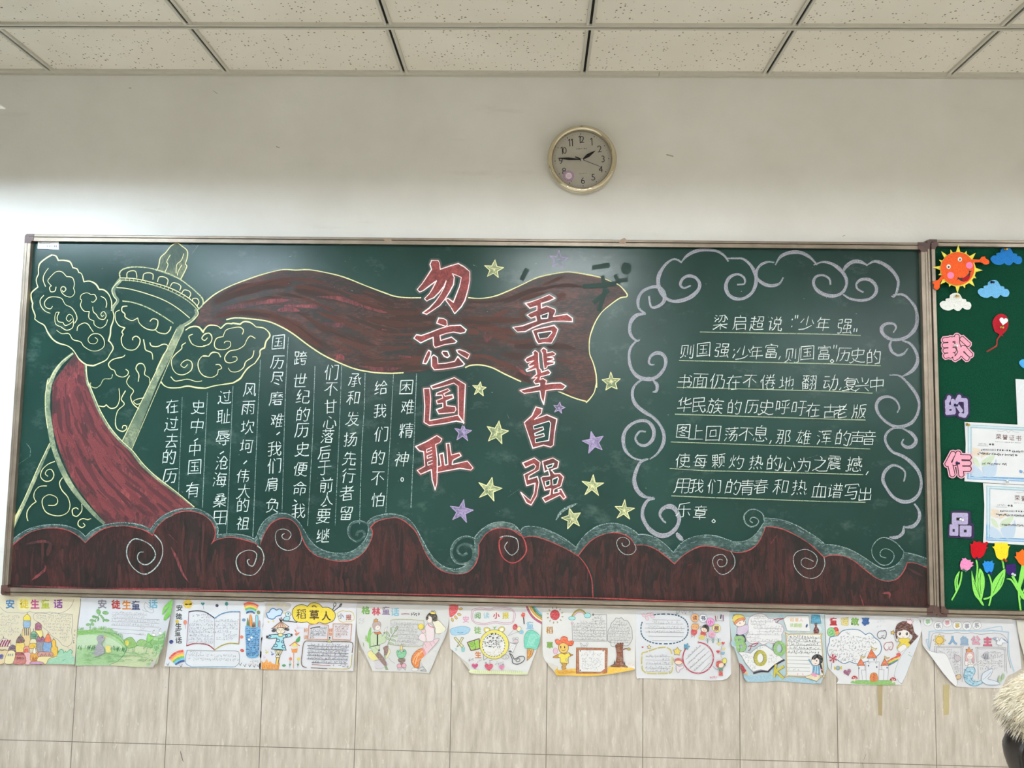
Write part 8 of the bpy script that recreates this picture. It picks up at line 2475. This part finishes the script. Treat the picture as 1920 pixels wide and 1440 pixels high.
# 11 --------------------------------------------------------------- sea princess
po = Poster('p11', '-25,118 700,108 | 1590,150 1690,212 | 1722,500 1768,1010 | 1640,1085 1520,1150 1422,1352 | 1000,1342 620,1322 | 400,1085 205,815 45,605 | 28,300 -25,118', 'e6e5e8', 'white poster of a mermaid, its left side rolled forward, beside the fur hood', [(200, 700, -.8, .6, 16, .012)])
with po.part('title') as p:
    for x, y, h in ((138, 190, '9fc49a'), (318, 265, '77777c'), (475, 210, 'dba0aa'), (650, 258, 'c9b06a'), (818, 270, '9a9aa0'), (990, 255, '8f8f95')):
        p.e('eeeef0', x, y, 78, 76, 0, KG, .7)
        p.P.glyph(random.choice('乐事学'), 1725 + x / 9.29, 1145 + y / 9.29, 9.5, C(h), 1.6)
    for ch, x, y, h in zip('人鱼公主', (568, 772, 972, 1178), (518, 522, 522, 535), ('7aa7cf', '8fb3d4', 'e29ab0', 'd0607a')):
        p.g(ch, x, y, 165, h, 3.0, KG, 1.2).g(ch, x, y, 165, h, 3.0)
with po.part('sun_drawing') as p:
    ox, oy, s = FRAMES['p11']
    q = star_pts(ox + 340 / s, oy + 515 / s, 112 / s, 0, .68, 8)
    p.P.poly(C('e9d48a'), q)
    p.P.stroke(KG, q, .8, closed=True)
    p.e('e8c356', 340, 515, 66, 66, 0, KB, .7)
with po.part('frame_drawing') as p:
    BL = C('a9cbe0')
    p.l(BL, '160,660 155,500 165,360 | 340,350 560,345 | 1100,355 1250,345 1400,360 1545,375 | 1540,520 1560,800 1640,1060', 2).l(KG, '165,700 190,560 205,440 260,390 380,385 520,405 640,380 780,405 900,385 1040,410 1200,400 1300,390 1420,410 1500,480 1530,560 1520,700 1545,850 1580,1000', .8)
    p.l(BL, '1080,330 1250,300 1410,270 1430,360', 1.4).l(BL, '150,500 110,510 150,650', 1.4)
    for s_ in ('260,740 250,640 300,620 720,620 745,660 740,850 735,1240', '290,740 285,660 320,645 690,645 715,680 708,1200', '985,900 980,680 1010,640 1450,640 1490,680 1500,850 1515,1090', '1015,1200 1010,690 1040,668 1430,668 1465,700 1480,1060'):
        p.l(KG, s_, .7)
    p.t(KG, [400, 340], [560, 680], [670, 720], 30).t(KG, [490, 520, 560, 575, 590, 600, 620], [690] * 7, [765, 815, 890, 935, 975, 1020, 1060], 30).t(KG, [1150, 1210, 1210, 1200, 1090, 1050, 1045, 1045], [1430, 1440, 1440, 1290, 1440, 1430, 1445, 1350], [720, 765, 800, 830, 875, 915, 960, 1002], 30)
with po.part('mermaid_drawing') as p:
    p.f('dfa9ae', '795,880 790,780 815,715 870,705 930,725 945,800 945,905 905,880 905,780 840,760 835,870', KG, .7, 3).e('f5e9e2', 868, 795, 52, 56, 0, KG, .5).l(KG, '845,800 858,808', .8).l(KG, '880,805 895,800', .8).l(C('d08a90'), '860,828 876,828', .8)
    p.f('e0975a', '808,715 800,668 830,690 853,628 878,690 915,668 905,715', KB, .7, 0)
    p.f('f3e8e4', '820,880 900,880 940,940 1020,900 1060,870 1070,890 1000,940 930,960 935,1000 835,1000 840,940 790,960 780,880', KG, .7, 2).o(KG, 855, 918, 22, 20, .7).o(KG, 900, 918, 22, 20, .7)
    p.f('a9d2e4', '830,990 935,985 960,1060 925,1140 895,1200 960,1238 1080,1215 1092,1258 980,1310 880,1300 790,1230 765,1130 790,1040', C('4f86a5'), .9, 3)
    for k in range(70):
        y = random.uniform(1010, 1290)
        x = random.uniform(780, 940) if y < 1200 else random.uniform(860, 1060)
        p.P.stroke(C('dfeef5') if k % 2 else C('5f97b5'), ell('p11', x, y, 13, 10, 0, 7)[:5], .6)
    p.f('dde4ee', '1075,1205 1090,1100 1180,1040 1272,1015 1232,1130 1180,1190 1305,1222 1395,1282 1200,1295 1105,1252', C('7f93ad'), .8, 3).l(C('7f93ad'), '1100,1200 1180,1130 1240,1060', .6)
with po.part('fish_drawing') as p:
    p.f('cfc3cb', '600,800 640,770 700,810 715,850 660,880 615,860', KG, .7, 2).f('cfc3cb', '600,800 605,760 640,780', KG, .6, 0).f('b9bcc6', '1075,800 1130,735 1190,745 1200,840 1140,850', KG, .8, 0)
    for x in (1110, 1140, 1165):
        p.l(K, '%d,760 %d,840' % (x, x + 12), 1, 0)
with po.part('gull_drawing') as p:
    p.f('eef0f4', '1265,485 1310,465 1360,470 1380,530 1420,470 1530,555 1440,560 1420,605 1330,580 1350,520', KG, .8, 2).f('9fb0d4', '1265,485 1310,465 1340,475 1320,505', n=0).l(C('7f8fc0'), '1440,490 1525,552', 1.6)
with po.part('shell_drawing') as p:
    p.e('d9b98a', 670, 1155, 48, 40, -30, KB, .7).f('a9c49a', '1370,1260 1365,1170 1395,1130 1420,1230', n=2).f('a9c49a', '1425,1200 1440,1090 1475,1120 1460,1190', n=2)
po.s.curls = [(420, 900, -.8, .6, 12, .012)]
po.s.lay += .004
with po.part('rolled_edge') as p:
    p.f('efeef0', '45,605 150,690 290,735 420,742 490,820 560,1000 642,1205 620,1318 400,1083 205,813', KG, .4, 2, .05)

# a twelfth sheet, mostly out of view
s12 = Sheet(-0.012, [], False)
P = Part(s12)
P.poly(paper('e2ddd2'), path('P 1906,1163 1960,1168 2060,1172 | 2062,1290 1960,1285 | 1935,1280 1925,1245 1912,1200 1906,1163', 3), off=0)
tag(P.build('handmade_poster', None), 'sliver of a curled poster at the right edge of the photo beside the mermaid one', 'poster', "pupils' posters hung under the blackboard")

# leftovers on the tiles
for pts, lab in (('P 1645,1278 1655,1278 1654,1342 1647,1341', 'narrow strip of old brown tape below the castle poster'), ('P 1768,1284 1780,1284 1779,1340 1769,1341', 'narrow strip of old yellow tape below the mermaid poster')):
    s2 = Sheet(-0.0045)
    P = Part(s2)
    P.slab(plain('a3926f' if '1645' in pts else 'b3a478', .4), pts, 0.0004, 0, 0)
    tag(P.build('tape_strip', None), lab, 'tape', 'tape left on the tiles')
s2 = Sheet(-0.0045)
P = Part(s2)
for q in ('P 338,1408 341,1420 344,1429', 'P 1624,1414 1619,1426', 'P 1617,1430 1619,1440', 'P 310,1288 312,1289', 'P 1546,1296 1549,1292', 'P 1700,1329 1703,1328', 'P 139,1329 138,1331'):
    P.line(plain('4b463f', .7), q, 1.3, 2, taper=(.4, .3))
o = P.build('wall_scuffs', bpy.data.objects['wall_wainscot'])
s2 = Sheet(-0.0005)
P = Part(s2)
for q, w in (('P 1250,290 1262,293', 2.4), ('P 400,170 408,176', 1), ('P 242,165 246,165', 1.4), ('P 1580,443 1584,441', 1.2), ('P 518,275 524,277', 1.6)):
    P.line(plain('a8a193', .7), q, w, 2)
P.build('wall_scuffs', bpy.data.objects['wall_back'])
# torn tape on the frame
for q, lab in (('P 1160,456 1164,449 1171,446 1176,451 1172,457 1165,458', 'torn brown tape scrap on the top frame near the cloud border'), ('P 718,449 726,447 734,450 736,452 726,453', 'torn pale tape scrap on the top frame left of the title')):
    s2 = Sheet(FRAME_Y - 0.0006)
    P = Part(s2)
    P.slab(plain('97806c', .5), q, 0.0004, 0, 0)
    tag(P.build('tape_scrap', None), lab, 'tape', 'tape scraps on the board frame')

# ------------------------------------------------------------------ the child in the corner
YP = -CAM_D + 1.30
HEAD = at(2020, 1408, YP)
HAT = at(2050, 1350, YP)
person = thing('person', (HEAD.x, YP, 0), 'person in a cream fur hood over dark hair, cut off by the bottom right corner', 'person')


def skin_mesh(name, nodes, edges, mat, parent, levels=2, root=0):
    me = bpy.data.meshes.new(name)
    me.from_pydata([n[0] for n in nodes], edges, [])
    o = link(name, me, parent)
    md = o.modifiers.new('skin', 'SKIN')
    md.use_smooth_shade = True
    for v, n in zip(me.skin_vertices[0].data, nodes):
        r = n[1]
        v.radius = (r, r) if not isinstance(r, tuple) else r
        v.use_root = False
    me.skin_vertices[0].data[root].use_root = True
    sd = o.modifiers.new('sub', 'SUBSURF')
    sd.levels = sd.render_levels = levels
    me.materials.append(mat)
    return o


SKIN = plain('a8806f', 0.5, name='skin')
hx, hz = HEAD.x, HEAD.z


def V(x, y, z):
    return (hx + x, YP + y, z)


nodes, edges = [], []


def nd(p, r, parent=None):
    nodes.append((p, r))
    if parent is not None:
        edges.append((parent, len(nodes) - 1))
    return len(nodes) - 1


pel = nd(V(0, 0, 0.52), 0.085)
bel = nd(V(0, 0, 0.62), 0.08, pel)
che = nd(V(0, 0.01, 0.74), 0.088, bel)
nb = nd(V(0, 0.012, hz - 0.165), 0.040, che)
nk = nd(V(0, 0.008, hz - 0.115), 0.042, nb)
jw = nd(V(0, -0.012, hz - 0.055), 0.070, nk)
hd = nd(V(0, 0.0, hz + 0.005), 0.085, jw)
cr = nd(V(0, 0.008, hz + 0.045), 0.062, hd)
for s in (-1, 1):
    sh = nd(V(s * 0.125, 0.01, hz - 0.215), 0.042, che)
    el_ = nd(V(s * 0.165, 0.02, hz - 0.385), 0.032, sh)
    wr = nd(V(s * 0.175, -0.03, hz - 0.54), 0.021, el_)
    pm = nd(V(s * 0.176, -0.042, hz - 0.585), (0.014, 0.026), wr)
    for k, (dx, L) in enumerate(((-0.021, 0.042), (-0.007, 0.050), (0.007, 0.047), (0.020, 0.036))):
        a = nd(V(s * 0.176 + dx * 0.4 * s, -0.045 + dx * .9, hz - 0.612), 0.0085, pm)
        b_ = nd(V(s * 0.173 + dx * 0.3 * s, -0.050 + dx * 1.0, hz - 0.612 - L * .55), 0.0078, a)
        nd(V(s * 0.166 + dx * 0.2 * s, -0.054 + dx * 1.0, hz - 0.612 - L), 0.0066, b_)
    th = nd(V(s * 0.168, -0.072, hz - 0.585), 0.0095, pm)
    nd(V(s * 0.160, -0.086, hz - 0.612), 0.0078, th)
    hp = nd(V(s * 0.065, 0.0, 0.46), 0.068, pel)
    kn = nd(V(s * 0.072, -0.012, 0.27), 0.048, hp)
    an = nd(V(s * 0.075, 0.012, 0.065), 0.032, kn)
    nd(V(s * 0.082, -0.085, 0.030), 0.026, an)
skin_mesh('body', nodes, edges, SKIN, person)

# coat, trousers, boots
nodes, edges = [], []
COAT = felt('7d2f3f', 120, .3)
w = nd(V(0, 0, 0.42), 0.135)
m_ = nd(V(0, 0, 0.60), 0.125, w)
c_ = nd(V(0, 0.008, 0.76), 0.118, m_)
nd(V(0, 0.012, hz - 0.185), 0.075, c_)
for s in (-1, 1):
    a = nd(V(s * 0.135, 0.01, hz - 0.225), 0.062, c_)
    b_ = nd(V(s * 0.172, 0.02, hz - 0.385), 0.050, a)
    nd(V(s * 0.178, -0.022, hz - 0.52), 0.042, b_)
skin_mesh('coat', nodes, edges, COAT, person)
for s in (-1, 1):
    nodes, edges = [], []
    a = nd(V(s * 0.062, 0.0, 0.44), 0.078)
    b_ = nd(V(s * 0.072, -0.010, 0.27), 0.062, a)
    nd(V(s * 0.075, 0.012, 0.11), 0.052, b_)
    skin_mesh('trouser_leg', nodes, edges, felt('23283a', 200, .3), person)
    nodes, edges = [], []
    a = nd(V(s * 0.075, 0.018, 0.14), 0.050)
    b_ = nd(V(s * 0.076, 0.016, 0.052), 0.050, a)
    nd(V(s * 0.084, -0.085, 0.040), 0.042, b_)
    o = skin_mesh('boot', nodes, edges, plain('2b2320', .5), person)

# face
for s in (-1, 1):
    b = MB()
    b.ball(V(s * 0.034, -0.079, hz + 0.002), (0.014, 0.008, 0.010), plain('efe9e4', .3), 14, 10)
    e_ = b.build('eye', person)
    b = MB()
    b.ball(V(s * 0.034, -0.0845, hz + 0.002), (0.007, 0.004, 0.007), plain('171210', .2), 12, 8)
    b.build('iris', e_)
    b = MB()
    b.ball(V(s * 0.080, 0.0, hz - 0.012), (0.009, 0.016, 0.026), SKIN, 12, 10)
    b.build('ear', person)
    b = MB()
    b.tube([V(s * 0.018, -0.086, hz + 0.022), V(s * 0.036, -0.086, hz + 0.027), V(s * 0.052, -0.075, hz + 0.021)], [0.002, 0.003, 0.0015], plain('1a1412', .6), 8)
    b.build('eyebrow', person)
b = MB()
b.tube([V(0, -0.082, hz + 0.004), V(0, -0.092, hz - 0.018), V(0, -0.099, hz - 0.032), V(0, -0.085, hz - 0.040)], [0.006, 0.008, 0.011, 0.006], SKIN, 12)
for s in (-1, 1):
    b.ball(V(s * 0.008, -0.090, hz - 0.033), 0.007, SKIN, 10, 8)
b.build('nose', person)
b = MB()
b.tube([V(-0.022, -0.072, hz - 0.060), V(-0.008, -0.0815, hz - 0.0635), V(0.008, -0.0815, hz - 0.0635), V(0.022, -0.072, hz - 0.060)], [0.002, 0.0055, 0.0055, 0.002], plain('b5605a', .4), 10)
b.build('mouth', person)

# hair: a cap that leaves the face free and narrows to the chin
HAIR = NT('black_hair')
mp = HAIR.coord((260, 260, 12))
nz = HAIR.noise(mp, 1.0, 4)
r_ = HAIR.ramp(nz, 0, [(0.35, rgb('0d0a09')), (0.7, rgb('2b211c'))])
HAIR.color((r_, 0))
HAIR.b.inputs['Roughness'].default_value = 0.38
b = MB()
vs, fs = [], []
NT_, NZ = 44, 18
for j in range(NZ + 1):
    t = j / NZ
    z = hz + 0.10 - t * 0.24
    prof = (0.020, 0.030, 0.040, 0.047, 0.054, 0.062, 0.074, 0.086, 0.091, 0.0895, 0.086, 0.081, 0.075, 0.069, 0.064, 0.059, 0.055, 0.052, 0.048)[j]
    for i in range(NT_ + 1):
        th0 = radians(80) + (t > .75) * radians(20) * (t - .75) * 4
        th_ = th0 + (2 * pi - 2 * th0) * i / NT_
        rr = prof * (1 + 0.018 * sin(i * 3.1) + 0.01 * sin(i * 7 + j * .4))
        dz = -0.010 * abs(sin(i * 2.3)) if j == NZ else 0
        vs.append((hx + rr * sin(-th_), YP - rr * 1.06 * cos(th_) + 0.004, z + dz))
for j in range(NZ):
    for i in range(NT_):
        a = j * (NT_ + 1) + i
        fs.append((a, a + 1, a + NT_ + 2, a + NT_ + 1))
b.add(vs, fs, HAIR.m, True)
o = b.build('hair', person)
so = o.modifiers.new('thick', 'SOLIDIFY')
so.thickness = 0.006
so.offset = 0

# hood edged with long fur
hood = MB()
hood.ball((HAT.x, HAT.y + 0.012, HAT.z + 0.004), (0.106, 0.108, 0.056), felt('f0e6d0', 160, .4), 28, 18)
ho = hood.build('fur_hood', person)
RNG = random.Random(11)
FURM = [plain(h, 0.75) for h in ('f4ecda', 'eadfc8', 'ddcfb2', 'faf4e6')]
TIPM = [plain(h, 0.75) for h in ('4c4238', '2f2823', '7d7060')]
fur = MB()
NF = 34000
for k in range(NF):
    zc = RNG.uniform(-0.93, 1.0)
    th_ = RNG.uniform(0, 2 * pi)
    q = math.sqrt(1 - zc * zc)
    n = Vector((q * cos(th_), q * sin(th_), zc))
    p = Vector((HAT.x + n.x * 0.106, HAT.y + 0.012 + n.y * 0.108, HAT.z + 0.004 + n.z * 0.056))
    out = Vector((n.x / 0.106, n.y / 0.108, n.z / 0.056)).normalized()
    side = Vector((n.x, n.y, 0)).normalized() if q > 0.05 else Vector((1, 0, 0))
    d = (out * 0.55 + side * 0.55 + Vector((0, 0, -0.55)) + Vector((RNG.gauss(0, .25), RNG.gauss(0, .25), RNG.gauss(0, .22)))).normalized()
    L = RNG.uniform(0.010, 0.021) * (1.15 if zc < 0.2 else 1)
    bend = Vector((0, 0, -0.25 * L))
    wv = d.cross(Vector((RNG.gauss(0, 1), RNG.gauss(0, 1), RNG.gauss(0, 1)))).normalized() * RNG.uniform(0.00028, 0.0006)
    m1 = RNG.choice(FURM)
    dark = RNG.random() < (0.34 if zc < 0.1 else 0.07 if zc < 0.5 else 0.01)
    a, c2, e2 = p, p + d * L * 0.6, p + d * L + bend
    fur.add([a - wv, a + wv, c2 + wv * 0.8, c2 - wv * 0.8], [(0, 1, 2, 3)], m1)
    fur.add([c2 - wv * 0.8, c2 + wv * 0.8, e2], [(0, 1, 2)], RNG.choice(TIPM) if dark else m1)
me = bpy.data.meshes.new('fur')
me.from_pydata([tuple(p) for p in fur.v], [], fur.f)
for m in fur.mats:
    me.materials.append(m)
for p, k in zip(me.polygons, fur.mi):
    p.material_index = k
fo = link('fur', me, ho)
fo['kind'] = 'stuff'
